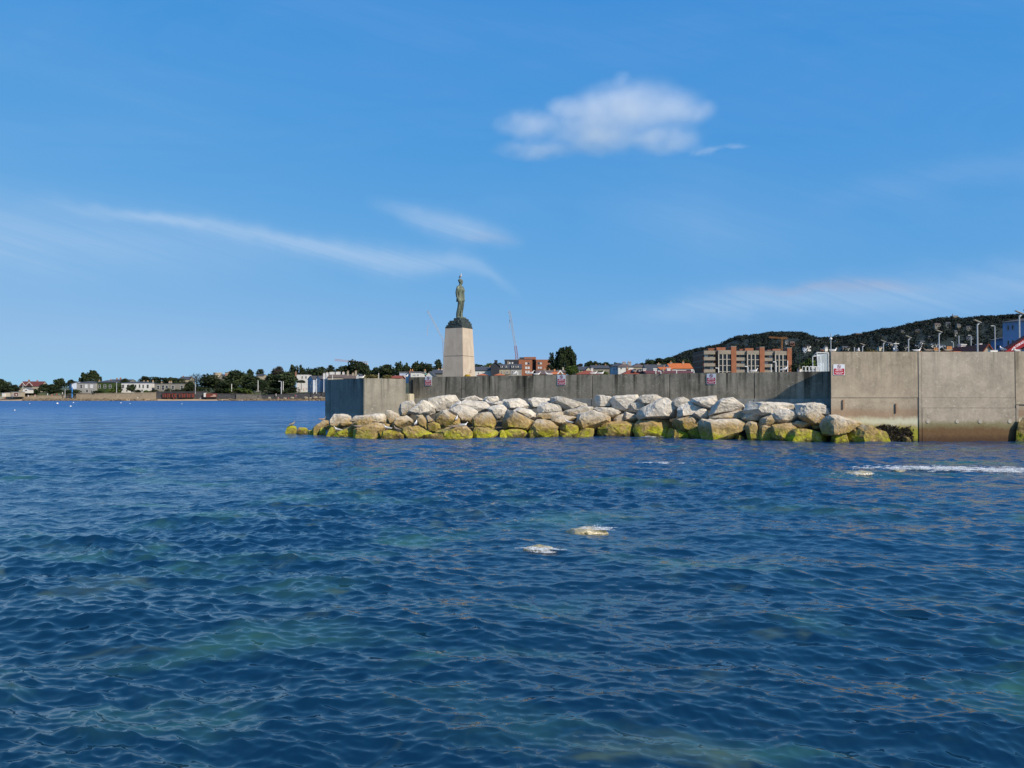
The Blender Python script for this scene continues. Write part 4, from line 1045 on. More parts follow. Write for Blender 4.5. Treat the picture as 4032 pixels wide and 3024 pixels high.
def crown_lobes(kind, g):
    L = []
    if kind == 'round':
        for _ in range(13):
            a, r = g.uniform(0, 6.28), g.uniform(0.05, .34); z = g.uniform(.22, .84); s = g.uniform(.14, .23) * (1.15 - abs(z - .55))
            L.append(((r * math.cos(a), r * math.sin(a), z), (s * 1.15, s * 1.15, s * .85), 0))
        L.append(((0, 0, .52), (.31, .31, .34), 0))
    elif kind == 'spiky':
        for _ in range(26):
            a = g.uniform(0, 6.28); z = g.uniform(.15, .70); r = g.uniform(.08, .36) * (1 - .35 * abs(z - .4))
            L.append(((r * math.cos(a), r * math.sin(a), z), (.085, .085, g.uniform(.16, .28)), g.uniform(.1, .5)))
        L.append(((0, 0, .45), (.26, .26, .33), 0))
    elif kind == 'cypress':
        for _ in range(60):
            z = g.uniform(.10, .80); a = g.uniform(0, 6.28); rmax = .44 * math.sin(math.pi * min(max((z + .12) / 1.02, 0), 1)) ** .7; r = rmax * g.uniform(.55, .92)
            L.append(((r * math.cos(a), r * math.sin(a), z), (.07, .07, g.uniform(.12, .19)), .04))
        L.append(((0, 0, .45), (.33, .33, .40), 0))
    elif kind == 'plate':
        for i in range(9):
            z = .24 + .08 * i; r = (.44 - .034 * i) * g.uniform(.75, 1.1)
            for _ in range(5):
                a = g.uniform(0, 6.28); L.append(((r * .6 * math.cos(a), r * .6 * math.sin(a), z), (r * .55, r * .55, .055), 0))
    elif kind == 'umbrella':
        for _ in range(9):
            a, r = g.uniform(0, 6.28), g.uniform(0, .32); L.append(((r * math.cos(a), r * math.sin(a), .80 - r * .35), (.19, .19, .11), 0))
    elif kind == 'bush':
        for _ in range(11):
            a, r = g.uniform(0, 6.28), g.uniform(0, .36); L.append(((r * math.cos(a), r * math.sin(a), .45 - r * .35 + g.uniform(0, .18)), (.2, .2, .26), 0))
    elif kind == 'bare':
        for _ in range(12):
            a, r = g.uniform(0, 6.28), g.uniform(.05, .4); L.append(((r * math.cos(a), r * math.sin(a), g.uniform(.45, .85)), (.17, .17, .14), 0))
    return L
def crown_mesh(kind, seed, n):
    g = np.random.default_rng(seed); L = crown_lobes(kind, g)
    vol = np.array([(a * b * c) ** (1 / 1.6) for _, (a, b, c), _ in L]); vol /= vol.sum()
    s0 = {'round': .040, 'spiky': .030, 'cypress': .026, 'plate': .026, 'umbrella': .036, 'bush': .045, 'bare': .020}[kind]
    pick = g.choice(len(L), size=n, p=vol); C = np.array([l[0] for l in L])[pick]; E = np.array([l[1] for l in L])[pick]; ln = np.array([l[2] for l in L])[pick]
    d = g.normal(size=(n, 3)); d /= np.linalg.norm(d, axis=1)[:, None]; rr = g.uniform(.55 if kind != 'bare' else 0, 1.0, (n, 1))
    p = C + d * E * rr; p[:, :2] += C[:, :2] * (ln * (p[:, 2] - C[:, 2]) * 2.2)[:, None]
    s = s0 * g.uniform(.6, 1.35, (n, 1)); nrm = d * .8 + g.normal(size=(n, 3)) * .5; nrm /= np.linalg.norm(nrm, axis=1)[:, None]
    u = np.cross(nrm, np.array([.1, .2, 1.])); u /= np.linalg.norm(u, axis=1)[:, None]; w = np.cross(nrm, u)
    if kind in ('spiky', 'cypress'): w = np.array([0, 0, 1.5]) + .4 * w
    V = np.stack([p + u * s, p + w * s * .8, p - u * s, p - w * s * .8], 1).reshape(-1, 3); Fc = np.arange(4 * n).reshape(n, 4)
    me = bpy.data.meshes.new('crown'); me.from_pydata(V.tolist(), [], Fc.tolist()); me.update(); return me
def trunk_mesh(kind, seed):
    g = np.random.default_rng(seed); mb = MB(); hz = {'round': .5, 'spiky': .45, 'cypress': .4, 'plate': .9, 'umbrella': .72, 'bush': .25, 'bare': .5}[kind]
    mb.tube((0, 0, -.02), (0.01, 0, hz * .6), .032, .022, 7); mb.tube((0.01, 0, hz * .6), (0, .01, hz), .022, .010, 7)
    for _ in range(14 if kind == 'bare' else 6):
        a = g.uniform(0, 6.28); z = g.uniform(.35, .95) * hz; r = g.uniform(.12, .34); e = (r * math.cos(a), r * math.sin(a), min(z + g.uniform(.08, .32), .80 if kind in ('plate', 'umbrella') else 1.2))
        mb.tube((0, 0, z), e, .012, .004, 5)
        if kind == 'bare':
            for _ in range(3): mb.tube(e, (e[0] + g.uniform(-.12, .12), e[1] + g.uniform(-.12, .12), e[2] + g.uniform(.04, .18)), .005, .002, 4)
    me = bpy.data.meshes.new('trunk'); me.from_pydata(mb.v, [], mb.f); me.update(); me.materials.append(BARK); return me
TP = {}
def tree(px, yt, yb, w, D, kind, label, leaf='dark', name='tree', n=None):
    """crown top and foot by photo row, spread by photo columns, standing at depth D"""
    var = int(px) % 3; key = (kind, leaf, var)
    if key not in TP:
        cm = crown_mesh(kind, 40 + var * 7 + len(kind), n or {'round': 2000, 'spiky': 4200, 'cypress': 9000, 'plate': 3200, 'umbrella': 900, 'bush': 900, 'bare': 700}[kind]); cm.materials.append(LEAF[leaf])
        TP[key] = (cm, trunk_mesh(kind, 60 + var))
    cm, tm = TP[key]
    top = P(px, yt, D); foot_z = min(float(P(px, yb, D)[2]), float(top[2]) - 1.0) if yb else float(gz(top[0], D))
    H = (float(top[2]) - foot_z) / .96; Wd = w * D / F / (.70 if kind == 'spiky' else .80)
    r = empty(name, (top[0], D, foot_z), random.uniform(0, 6.28), label, 'bush' if kind == 'bush' else 'tree', 'trees and bushes of the town')
    r.scale = (Wd, Wd, H)
    for nm, me in (('trunk', tm), ('crown', cm)):
        o = bpy.data.objects.new(nm, me); COL.objects.link(o); o.parent = r
    return r
# forest covering the hill: one mass
def forest():
    g = np.random.default_rng(21); C = []
    n0 = 3400; u = g.uniform(.13, .80, n0); Y = np.where(np.arange(n0) % 3 > 0, g.uniform(860, HD + 10, n0), g.uniform(HD - 80, HD + 10, n0)); X = u * Y
    Z = hill_z(X, Y)
    for x, y, z in zip(X, Y, Z): C.append((x, y, z - 1.5, g.uniform(4.5, 9), g.uniform(7, 12) * (0.8 if y > HD - 90 else 1), 60, 1.05))
    for px, y in ((3297, 1316), (3322, 1323), (3467, 1301), (3597, 1274), (3633, 1267), (3655, 1261), (3702, 1250), (3843, 1249), (3880, 1246), (3901, 1247), (3925, 1245), (3948, 1241), (3995, 1243), (3540, 1288), (3413, 1314), (2878, 1338), (2954, 1325), (3042, 1308), (3109, 1311), (3156, 1310), (3004, 1316), (2912, 1327), (2669, 1398), (2700, 1389), (2783, 1374), (2840, 1362)):
        t_ = P(px, y, HD); h = g.uniform(10, 15); C.append((t_[0], HD, t_[2] - h, g.uniform(5, 11), h, 130, 1.0))
    C = np.array(C); idx = np.repeat(np.arange(len(C)), C[:, 5].astype(int)); c = C[idx]; n = len(c)
    d = g.normal(size=(n, 3)); d /= np.linalg.norm(d, axis=1)[:, None]
    p = c[:, :3] + np.stack([np.zeros(n), np.zeros(n), c[:, 4] * .55], 1) + d * np.stack([c[:, 3], c[:, 3], c[:, 4] * .5], 1) * g.uniform(.6, 1, (n, 1))
    nr = d + g.normal(size=(n, 3)) * .5; nr /= np.linalg.norm(nr, axis=1)[:, None]
    a = np.cross(nr, np.array([.1, .3, 1.])); a /= np.linalg.norm(a, axis=1)[:, None]; b = np.cross(nr, a); q = c[:, 6:7] * g.uniform(.6, 1.3, (n, 1))
    V = np.stack([p + a * q, p + b * q, p - a * q, p - b * q], 1).reshape(-1, 3)
    me = bpy.data.meshes.new('hillside_woods'); me.vertices.add(4 * n); me.vertices.foreach_set('co', V.ravel()); me.loops.add(4 * n); me.loops.foreach_set('vertex_index', np.arange(4 * n))
    me.polygons.add(n); me.polygons.foreach_set('loop_start', np.arange(0, 4 * n, 4)); me.polygons.foreach_set('loop_total', np.full(n, 4)); me.update(calc_edges=True)
    m, t, b = new_mat('foliage_hill'); co = t.new('ShaderNodeNewGeometry').outputs['Position']
    t.setin(b, 'Base Color', t.mix(t.map(t.noise(co, 0.06, 4, .65), .35, .68), (0.009, 0.015, 0.017), (0.040, 0.046, 0.034))); b.inputs['Roughness'].default_value = .9; b.inputs['Specular IOR Level'].default_value = .05
    me.materials.append(m)
    o = bpy.data.objects.new('hillside_woods', me); COL.objects.link(o)
    tag(o, 'dark woodland covering the distant hill at the right', 'woods', kind='stuff')
forest()
# ---------------------------------------------------------------- houses
def wm_(n, c, c2=None, **k): return mat(n, c, c2, scale=0.6, **k)
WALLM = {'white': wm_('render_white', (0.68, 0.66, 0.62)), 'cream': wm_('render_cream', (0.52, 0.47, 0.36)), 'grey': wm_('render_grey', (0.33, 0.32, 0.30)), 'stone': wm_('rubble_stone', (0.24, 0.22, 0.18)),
         'tan': wm_('render_tan', (0.38, 0.33, 0.25)), 'blue': wm_('render_shade_blue', (0.46, 0.52, 0.62)), 'shadeblue': wm_('render_deep_shade_blue', (0.17, 0.30, 0.50)), 'ivy': wm_('ivy_cover', (0.045, 0.075, 0.016), (0.02, 0.035, 0.010), bump=1.0), 'brick': wm_('red_brick', (0.33, 0.125, 0.065)),  # both blues put the blue of shade into the wall colour
         'darkbrick': wm_('brown_brick', (0.23, 0.09, 0.05)), 'dark': wm_('slate_hung', (0.035, 0.04, 0.05)), 'pink': wm_('brick_pink', (0.34, 0.17, 0.12)), 'beige': wm_('precast_beige', (0.31, 0.265, 0.21)), 'teal': wm_('teal_paint', (0.14, 0.34, 0.30))}
def tile_mat(name, c, freq):
    m, t, b = new_mat(name); co = t.new('ShaderNodeTexCoord').outputs['Object']
    n = t.noise(co, 1.1, 5, 0.65); w_ = t.new('ShaderNodeTexWave'); w_.bands_direction = 'Z'; t.link(co, w_.inputs['Vector']); w_.inputs['Scale'].default_value = freq
    t.setin(b, 'Base Color', t.mix(t.map(n, .3, .7), tuple(x * .6 for x in c), c)); b.inputs['Roughness'].default_value = .85
    t.link(t.bump(w_.outputs['Fac'], .5, .06), b.inputs['Normal']); return m
ROOFM = {'slate': tile_mat('slate_roof', (0.062, 0.066, 0.080), 2.0), 'brown': tile_mat('brown_roof', (0.14, 0.10, 0.085), 2.0), 'red': tile_mat('red_tile_roof', (0.30, 0.062, 0.026), 2.0),
         'orange': tile_mat('orange_tile_roof', (0.58, 0.15, 0.030), 2.0), 'maroon': tile_mat('maroon_roof', (0.14, 0.035, 0.030), 2.0), 'teal': tile_mat('green_copper_roof', (0.13, 0.32, 0.27), 1.0), 'lead': tile_mat('grey_flat_roof', (0.16, 0.16, 0.17), .5)}
GLASS = mat('window_glass', (0.022, 0.025, 0.032), (0.015, 0.017, 0.022), rough=0.12, spec=0.35); FRAME = mat('white_frame', (0.72, 0.71, 0.68)); BLIND = mat('white_blind', (0.66, 0.66, 0.66)); GREYF = mat('grey_frame', (0.30, 0.30, 0.31))
POT = mat('clay_pot', (0.50, 0.26, 0.10), (0.40, 0.18, 0.08))
def add_window(root, xc, zc, w, h, y=0.0, pane=GLASS, frame=FRAME, sash=True):
    f = MB(); t_ = min(.11, w * .16)
    f.box(xc - w / 2, xc - w / 2 + t_, y - .07, y + .05, zc - h / 2, zc + h / 2); f.box(xc + w / 2 - t_, xc + w / 2, y - .07, y + .05, zc - h / 2, zc + h / 2)
    f.box(xc - w / 2 + t_, xc + w / 2 - t_, y - .07, y + .05, zc + h / 2 - t_, zc + h / 2); f.box(xc - w / 2 + t_, xc + w / 2 - t_, y - .10, y + .05, zc - h / 2, zc - h / 2 + t_)
    if sash and h > 1.0: f.box(xc - w / 2 + t_, xc + w / 2 - t_, y - .05, y + .04, zc - t_ * .35, zc + t_ * .35)
    o = f.build('window', frame, root)
    MB().box(xc - w / 2 + t_, xc + w / 2 - t_, y - .025, y + .04, zc - h / 2 + t_, zc + h / 2 - t_).build('pane', pane, o)
    return o
def add_chimney(root, xc, y, z0, z1, w, m, pots=2):
    c = MB().box(xc - w / 2, xc + w / 2, y - .45, y + .45, z0, z1).box(xc - w / 2 - .08, xc + w / 2 + .08, y - .53, y + .53, z1 + .002, z1 + .14).build('chimney', m, root)
    for i in range(pots):
        x = xc + (i - (pots - 1) / 2) * w / max(pots, 1); MB().tube((x, y, z1 + .14), (x, y, z1 + .62), .14, .11, 8).build('chimney_pot', POT, c)
    return c
def house(label, x0, x1, ye, D, yb=None, dm=8.0, wall='white', roof='slate', rt='side', yr=None, wins=(), chims=(), yaw=0.0, dormers=(), name='house', cat='house', group='houses of the seaside town', pane=GLASS, gables=(), chm=None, pots=2):
    """front wall between photo columns x0..x1, eaves at row ye, ridge at row yr, at depth D; windows (col, row, width, height)"""
    xm = (x0 + x1) / 2; k = D / F
    cx_ = float(P(xm, ye, D)[0]); ze = float(P(xm, ye, D)[2]); zb = float(P(xm, yb, D)[2]) if yb else float(gz(cx_, D)) - .2
    zb = min(zb, ze - 2.2); w = (x1 - x0) * k; h = ze - zb; zr = (ze - zb) + max((ye - (yr if yr is not None else ye - 8)) * k, .15)
    root = empty(name, (cx_, D, zb), R(yaw), label, cat, group)
    def lx(px): return (px - xm) * k
    def lz(py): return (HOR - py) * k + CAM_H - zb
    a = w / 2; wmz = WALLM[wall]; rm = ROOFM.get(roof, None)
    if rt == 'front':
        MB().add([(-a, 0, 0), (a, 0, 0), (a, dm, 0), (-a, dm, 0), (-a, 0, h), (a, 0, h), (a, dm, h), (-a, dm, h), (0, 0, zr - .06), (0, dm, zr - .06)],
                 [(3, 2, 1, 0), (0, 1, 5, 8, 4), (1, 2, 6, 5), (2, 3, 7, 9, 6), (3, 0, 4, 7), (4, 8, 9, 7), (8, 5, 6, 9)]).build('wall', wmz, root)
        r_ = MB(); ov = .25; s_ = (zr - h) / a
        for sg in (-1, 1):
            r_.add([(sg * (a + ov), -ov, h - ov * s_), (0, -ov, zr), (0, dm + ov, zr), (sg * (a + ov), dm + ov, h - ov * s_), (sg * (a + ov), -ov, h - ov * s_ + .16), (0, -ov, zr + .16), (0, dm + ov, zr + .16), (sg * (a + ov), dm + ov, h - ov * s_ + .16)],
                   [(0, 3, 2, 1), (4, 5, 6, 7), (0, 1, 5, 4), (2, 3, 7, 6), (0, 4, 7, 3)] if sg < 0 else [(0, 1, 2, 3), (7, 6, 5, 4), (4, 5, 1, 0), (6, 7, 3, 2), (3, 7, 4, 0)])
        r_.build('roof', rm, root)
    else:
        if rt == 'side':
            MB().add([(-a, 0, 0), (a, 0, 0), (a, dm, 0), (-a, dm, 0), (-a, 0, h), (a, 0, h), (a, dm, h), (-a, dm, h), (-a, dm / 2, zr - .06), (a, dm / 2, zr - .06)],
                     [(3, 2, 1, 0), (0, 1, 5, 4), (1, 2, 6, 9, 5), (2, 3, 7, 6), (3, 0, 4, 8, 7), (4, 5, 9, 8), (8, 9, 6, 7)]).build('wall', wmz, root)
            ov = .3; s_ = (zr - h) / (dm / 2); r_ = MB()
            for sg, y0 in ((1, -ov), (-1, dm + ov)):
                z0 = h - ov * s_
                r_.add([(-a - .15, y0, z0), (a + .15, y0, z0), (a + .15, dm / 2, zr), (-a - .15, dm / 2, zr), (-a - .15, y0, z0 + .16), (a + .15, y0, z0 + .16), (a + .15, dm / 2, zr + .16), (-a - .15, dm / 2, zr + .16)],
                       [(0, 3, 2, 1), (4, 5, 6, 7), (0, 1, 5, 4), (1, 2, 6, 5), (3, 0, 4, 7)] if sg > 0 else [(0, 1, 2, 3), (7, 6, 5, 4), (4, 5, 1, 0), (5, 6, 2, 1), (7, 4, 0, 3)])
            r_.build('roof', rm, root)
        elif rt == 'hip':
            MB().box(-a, a, 0, dm, 0, h).build('wall', wmz, root); i = min(dm / 2, a * .8); e = .3
            MB().add([(-a - e, -e, h + .01), (a + e, -e, h + .01), (a + e, dm + e, h + .01), (-a - e, dm + e, h + .01), (-a + i, dm / 2, zr), (a - i, dm / 2, zr)],
                     [(0, 1, 5, 4), (1, 2, 5), (2, 3, 4, 5), (3, 0, 4), (3, 2, 1, 0)]).build('roof', rm, root)
        elif rt == 'flat':
            MB().box(-a, a, 0, dm, 0, h).build('wall', wmz, root)
            MB().box(-a - .12, a + .12, -.12, dm + .12, h + .002, h + .28).build('roof', rm, root)
        elif rt == 'round':
            n = 24; MB().tube((0, a, 0), (0, a, h), a * 1.06, a, n).build('wall', wmz, root); MB().tube((0, a, h), (0, a, h + .5), a * 1.05, a * 1.02, n).build('parapet', wmz, root)
    for q in wins:
        xc, yc, ww, hh = q[:4]; pm = BLIND if len(q) > 4 and q[4] == 'b' else pane; fm_ = GREYF if len(q) > 4 and q[4] == 'g' else FRAME
        add_window(root, lx(xc), lz(yc), ww * k, hh * k, 0.0, pm, fm_)
    for (xc, yt_, ww) in chims:
        yy = dm * .5 if rt in ('side', 'hip') else dm * .35; add_chimney(root, lx(xc), yy, h * .9, lz(yt_) - .55 * (pots > 0), ww * k, WALLM[chm] if chm else WALLM['pink'], pots)
    for (xc, yc, ww, hh) in dormers:
        xd, zd, wd_, hd = lx(xc), lz(yc), ww * k, hh * k
        d_ = MB().box(xd - wd_ / 2, xd + wd_ / 2, .1, dm * .45, zd - hd / 2, zd + hd / 2).build('dormer', FRAME, root)
        MB().add([(xd - wd_ / 2 - .12, .0, zd + hd / 2), (xd + wd_ / 2 + .12, .0, zd + hd / 2), (xd, .0, zd + hd / 2 + wd_ * .38), (xd - wd_ / 2 - .12, dm * .45, zd + hd / 2), (xd + wd_ / 2 + .12, dm * .45, zd + hd / 2), (xd, dm * .45, zd + hd / 2 + wd_ * .38)], [(0, 1, 2), (5, 4, 3), (0, 2, 5, 3), (2, 1, 4, 5), (1, 0, 3, 4)]).build('dormer_roof', ROOFM['slate'], d_)
        MB().box(xd - wd_ * .24, xd + wd_ * .24, .05, .12, zd - hd * .34, zd + hd * .30).build('pane', GLASS, d_)
    for (xc, yp, ww, yb_) in gables:                                # white edged front gables
        xd, zp, z0, g_ = lx(xc), lz(yp), lz(yb_), ww * k / 2
        gb = MB().add([(xd - g_, -.9, z0), (xd + g_, -.9, z0), (xd, -.9, zp), (xd - g_, dm / 2, z0), (xd + g_, dm / 2, z0), (xd, dm / 2, zp)], [(0, 1, 2), (0, 2, 5, 3), (2, 1, 4, 5), (1, 0, 3, 4)]).build('gable', rm, root)
        bb = MB(); t_ = .34
        for sg in (-1, 1): bb.add([(xd + sg * g_, -1.0, z0), (xd, -1.0, zp), (xd, -1.0, zp + t_ * 1.3), (xd + sg * (g_ + t_), -1.0, z0)] + [(xd + sg * g_, -.88, z0), (xd, -.88, zp), (xd, -.88, zp + t_ * 1.3), (xd + sg * (g_ + t_), -.88, z0)], [(0, 1, 2, 3), (7, 6, 5, 4), (0, 4, 5, 1), (3, 2, 6, 7)])
        bb.build('barge_board', FRAME, gb)
        MB().box(xd - g_ * .16, xd + g_ * .16, -.96, -.9, z0 + .3, z0 + (zp - z0) * .45).build('pane', GLASS, gb)
    return root
H_ = house
# --- far shore, left of the pier
H_('red roofed house with two white edged gables behind the beach huts', 74, 161, 1520, 530, 1548, 9, 'tan', 'maroon', 'side', 1502, chims=((98, 1493, 5), (131, 1495, 4)), gables=((91, 1506, 22, 1520), (118, 1506, 26, 1520)))
H_('grey rendered villa with three white framed upper windows by the sea', 302, 377, 1508, 482, 1548, 10, 'grey', 'slate', 'hip', 1500, wins=((320, 1521, 9, 15), (340, 1521, 10, 15, 'b'), (361, 1521, 11, 15, 'b'), (343, 1539, 10, 11), (360, 1541, 7, 10)), chims=((374, 1496, 4),), chm='tan')
H_('house covered in green ivy with three sash windows', 378, 448, 1506, 484, 1548, 10, 'ivy', 'slate', 'hip', 1496, wins=((392, 1522, 9, 14), (413, 1522, 9, 14), (434, 1522, 9, 14)), chims=((420, 1491, 4),))
H_('long white seafront terrace with tall sash windows', 478, 594, 1508, 486, 1546, 10, 'white', 'slate', 'hip', 1502, wins=((485, 1521, 9, 14), (504, 1521, 9, 14), (534, 1520, 8, 13), (550, 1520, 7, 14), (564, 1521, 7, 14), (582, 1521, 9, 15), (500, 1538, 7, 9), (560, 1538, 7, 9)), chims=((552, 1497, 4), (567, 1497, 4), (588, 1496, 4)), chm='tan')
H_('low stone villa with pedimented door and white window frames', 608, 724, 1511, 485, 1548, 10, 'stone', 'slate', 'flat', 1508, wins=((623, 1525, 10, 15), (642, 1526, 10, 19), (657, 1524, 10, 13), (681, 1525, 10, 14), (716, 1525, 10, 15)), chims=((627, 1503, 4), (658, 1499, 5), (665, 1499, 4)), chm='tan')
H_('house with walls coloured blue for shade left of the grey villa', 256, 300, 1512, 498, 1548, 9, 'blue', 'slate', 'side', 1503, wins=((266, 1521, 5, 9), (282, 1520, 5, 9)), yaw=-50)
H_('small white kiosk with curved top on the beach terrace', 90, 116, 1533, 474, 1548, 4, 'white', 'lead', 'front', 1527, wins=((103, 1537, 10, 5),), name='kiosk', cat='kiosk')
H_('low cream beach shelter left of the maroon doors', 18, 40, 1546, 470, 1562, 4, 'cream', 'lead', 'flat', name='beach_shelter', cat='shelter')
H_('low beach shelter with wide maroon doors', 44, 82, 1544, 470, 1562, 4, 'tan', 'lead', 'flat', wins=((64, 1553, 20, 13),), name='beach_shelter', cat='shelter', pane=ROOFM['maroon'])
H_('small bright white hut at the left end of the beach', 8, 18, 1548, 469, 1562, 2.5, 'white', 'lead', 'flat', name='beach_hut', cat='hut')
H_('slate roofed house with pinkish chimneys behind the ivy house', 430, 512, 1500, 560, None, 9, 'stone', 'slate', 'side', 1494, chims=((448, 1487, 4), (462, 1485, 5), (480, 1488, 4)))
H_('slate roofed house with tan walls behind the stone villa', 704, 748, 1494, 580, None, 9, 'tan', 'slate', 'side', 1483, chims=((712, 1478, 4), (740, 1480, 5)))
H_('round tan stone coastal tower on the far skyline', 835, 868, 1469, 640, None, 9, 'tan', 'lead', 'round', name='coastal_tower', cat='tower')
H_('shaded stone house between the dark trees below the round tower', 858, 888, 1490, 520, None, 8, 'stone', 'slate', 'front', 1474, wins=((868, 1500, 5, 9), (868, 1515, 5, 8)), chims=((884, 1470, 5),))
H_('flat roofed tan building right of the round tower', 886, 912, 1467, 600, None, 9, 'tan', 'slate', 'flat', chims=((895, 1462, 5),))
H_('tan gabled house peeping between the trees on the far shore', 1008, 1038, 1480, 560, None, 8, 'tan', 'slate', 'side', 1474)
H_('white flat fronted house above the far promenade', 1168, 1213, 1475, 520, None, 9, 'white', 'slate', 'flat', 1474, wins=((1190, 1486, 6, 10), (1205, 1486, 6, 10), (1190, 1503, 6, 9)), chims=((1160, 1462, 5),))
H_('white gabled house with walls coloured blue for shade, left of the pair beside the pier head', 1204, 1240, 1494, 500, None, 9, 'blue', 'slate', 'front', 1480, wins=((1214, 1504, 5, 10), (1228, 1504, 5, 10), (1220, 1521, 6, 8)), yaw=-42)  # white walls in shade: the bluish cast is put into their colour
H_('white gabled house with walls coloured blue for shade, right of the pair beside the pier head', 1238, 1266, 1494, 498, None, 9, 'blue', 'slate', 'front', 1480, wins=((1246, 1504, 5, 10), (1257, 1504, 5, 10), (1250, 1521, 6, 8)), yaw=-42)
H_('tall white terrace house with walls coloured blue for shade cut off by the pier head', 1262, 1306, 1478, 492, None, 9, 'blue', 'slate', 'hip', 1474, wins=((1270, 1490, 4, 12), (1280, 1490, 4, 12), (1290, 1490, 4, 12)), yaw=-48)
H_('brown roofed terrace with a row of broad white chimneys', 1290, 1402, 1486, 470, None, 10, 'tan', 'brown', 'side', 1474, chims=((1269, 1466, 9), (1281, 1463, 9), (1300, 1461, 20), (1324, 1460, 18), (1345, 1461, 8)), chm='white', pots=1)
H_('brown roofed house with brick chimneys above the pier head', 1352, 1424, 1490, 430, None, 9, 'pink', 'brown', 'side', 1478, chims=((1363, 1457, 7), (1384, 1465, 8), (1395, 1456, 7)), chm='tan', pots=1)
H_('white gabled cottage behind the pier head top', 1402, 1420, 1483, 300, None, 7, 'white', 'slate', 'front', 1472, wins=((1411, 1482, 4, 6),))
H_('white flat roofed building with its shaded face coloured blue by the gap in the sea wall', 1573, 1617, 1468, 200, None, 12, 'blue', 'lead', 'flat', name='building', cat='building')  # shaded part of the white building beside it, shade put into the colour
H_('bright white flat roofed building left of the danger sign', 1617, 1656, 1467, 196, None, 10, 'white', 'lead', 'flat', chims=((1613, 1452, 16),), chm='pink', name='building', cat='building', wins=((1632, 1476, 12, 5), (1647, 1476, 6, 5)))
H_('white gabled cottage just left of the statue plinth', 1678, 1706, 1478, 190, None, 8, 'white', 'slate', 'front', 1463)
H_('cottage with a green roof beside the white gable', 1652, 1680, 1476, 205, None, 8, 'cream', 'teal', 'side', 1470, chims=((1667, 1452, 6),), chm='tan', pots=1)
H_('dark red roof showing at the gap in the sea wall', 1543, 1574, 1489, 150, None, 7, 'pink', 'red', 'side', 1480)
H_('dark slate roofed houses left of the plinth', 1700, 1742, 1470, 240, None, 9, 'stone', 'slate', 'side', 1456, chims=((1722, 1448, 6), (1735, 1446, 6)), chm='white', pots=1)
# --- behind the sea wall
H_('long white house with a dark roof right of the plinth', 1868, 1941, 1458, 260, None, 9, 'white', 'slate', 'side', 1444, wins=((1903, 1468, 6, 3), (1885, 1470, 4, 7)), chims=((1927, 1437, 4),), chm='tan', pots=1)
H_('dark slate hung house with a broad chimney', 1933, 1966, 1440, 256, None, 9, 'dark', 'slate', 'front', 1426, chims=((1952, 1418, 12),), chm='dark', pots=0)
H_('buff terraced house with two small white dormers', 1963, 2009, 1451, 258, None, 9, 'tan', 'slate', 'side', 1433, wins=((1976, 1467, 6, 13), (1997, 1466, 6, 11)), dormers=((1975, 1443, 8, 8), (1992, 1443, 8, 8)), chims=((2000, 1421, 4),), chm='tan', pots=0)
H_('grey terraced house with two wide white dormers', 2010, 2054, 1451, 258, None, 9, 'grey', 'slate', 'side', 1433, wins=((2018, 1467, 6, 14), (2038, 1469, 6, 14, 'b')), dormers=((2019, 1443, 10, 8), (2036, 1443, 11, 8)))
H_('dark flat roofed block behind the terraced houses', 1987, 2042, 1418, 330, None, 12, 'dark', 'lead', 'flat', wins=((2007, 1429, 6, 7, 'b'), (2018, 1429, 6, 7, 'b')), name='building', cat='building')
# brick block of flats: two wings, a taller middle and a dark recess
br = H_('red brick flat roofed building with paired windows and a dark recess', 2040, 2096, 1415, 330, None, 14, 'brick', 'lead', 'flat', wins=((2072, 1431, 8, 9, 'b'), (2082, 1431, 8, 9, 'g'), (2072, 1448, 8, 9, 'b'), (2082, 1448, 8, 9, 'b'), (2072, 1464, 8, 9, 'b'), (2082, 1464, 8, 9, 'b')), name='brick_building', cat='building')
k = 330 / F; xm = 2068
def bx_(x0, x1, yt_, yb_, y0, y1, m, nm): 
    zb = br.location.z; f_ = lambda py: (HOR - py) * k + CAM_H - zb
    return MB().box((x0 - xm) * k, (x1 - xm) * k, y0, y1, f_(yb_), f_(yt_)).build(nm, m, br)
zfoot = HOR + (CAM_H - br.location.z) / k
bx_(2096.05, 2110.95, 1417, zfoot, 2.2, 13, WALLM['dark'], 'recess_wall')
bx_(2111, 2165, 1416, zfoot, -.6, 13.5, WALLM['brick'], 'wing')
bx_(2064, 2110.9, 1405, 1414.7, 1.0, 13, WALLM['brick'], 'roof_block'); bx_(2046, 2063.9, 1405.5, 1414.7, 3, 12, WALLM['dark'], 'plant_room')
for xc, yc, pm in ((2121, 1431, GLASS), (2130, 1431, BLIND), (2121, 1448, BLIND), (2130, 1448, BLIND)):
    add_window(br, (xc - xm) * k, (HOR - yc) * k + CAM_H - br.location.z, 8 * k, 9 * k, -.6, pm, GREYF)
H_('brown roofed house in front of the brick building', 2112, 2192, 1474, 230, None, 9, 'pink', 'brown', 'side', 1457, chims=((2147, 1446, 8), (2166, 1450, 5)), chm='tan', pots=1)
H_('orange roofed bungalow with a small white front gable', 2158, 2226, 1474, 180, None, 8, 'white', 'orange', 'hip', 1461, chims=((2187, 1452, 6),), gables=((2205, 1464, 16, 1474),))
H_('tall tan chimney stack house behind the orange bungalow', 2195, 2226, 1466, 200, None, 8, 'tan', 'brown', 'side', 1457, chims=((2221, 1447, 5),), chm='cream', pots=0)
H_('long red roofed house with a white chimney', 2270, 2366, 1474, 190, None, 9, 'cream', 'red', 'hip', 1457, chims=((2338, 1449, 8),), chm='white', pots=0)
H_('slate roofed house with a cream gable behind the red roof', 2280, 2318, 1456, 260, None, 8, 'cream', 'slate', 'side', 1443)
H_('cream gabled house behind the red roof', 2308, 2332, 1456, 250, None, 8, 'cream', 'slate', 'front', 1444)
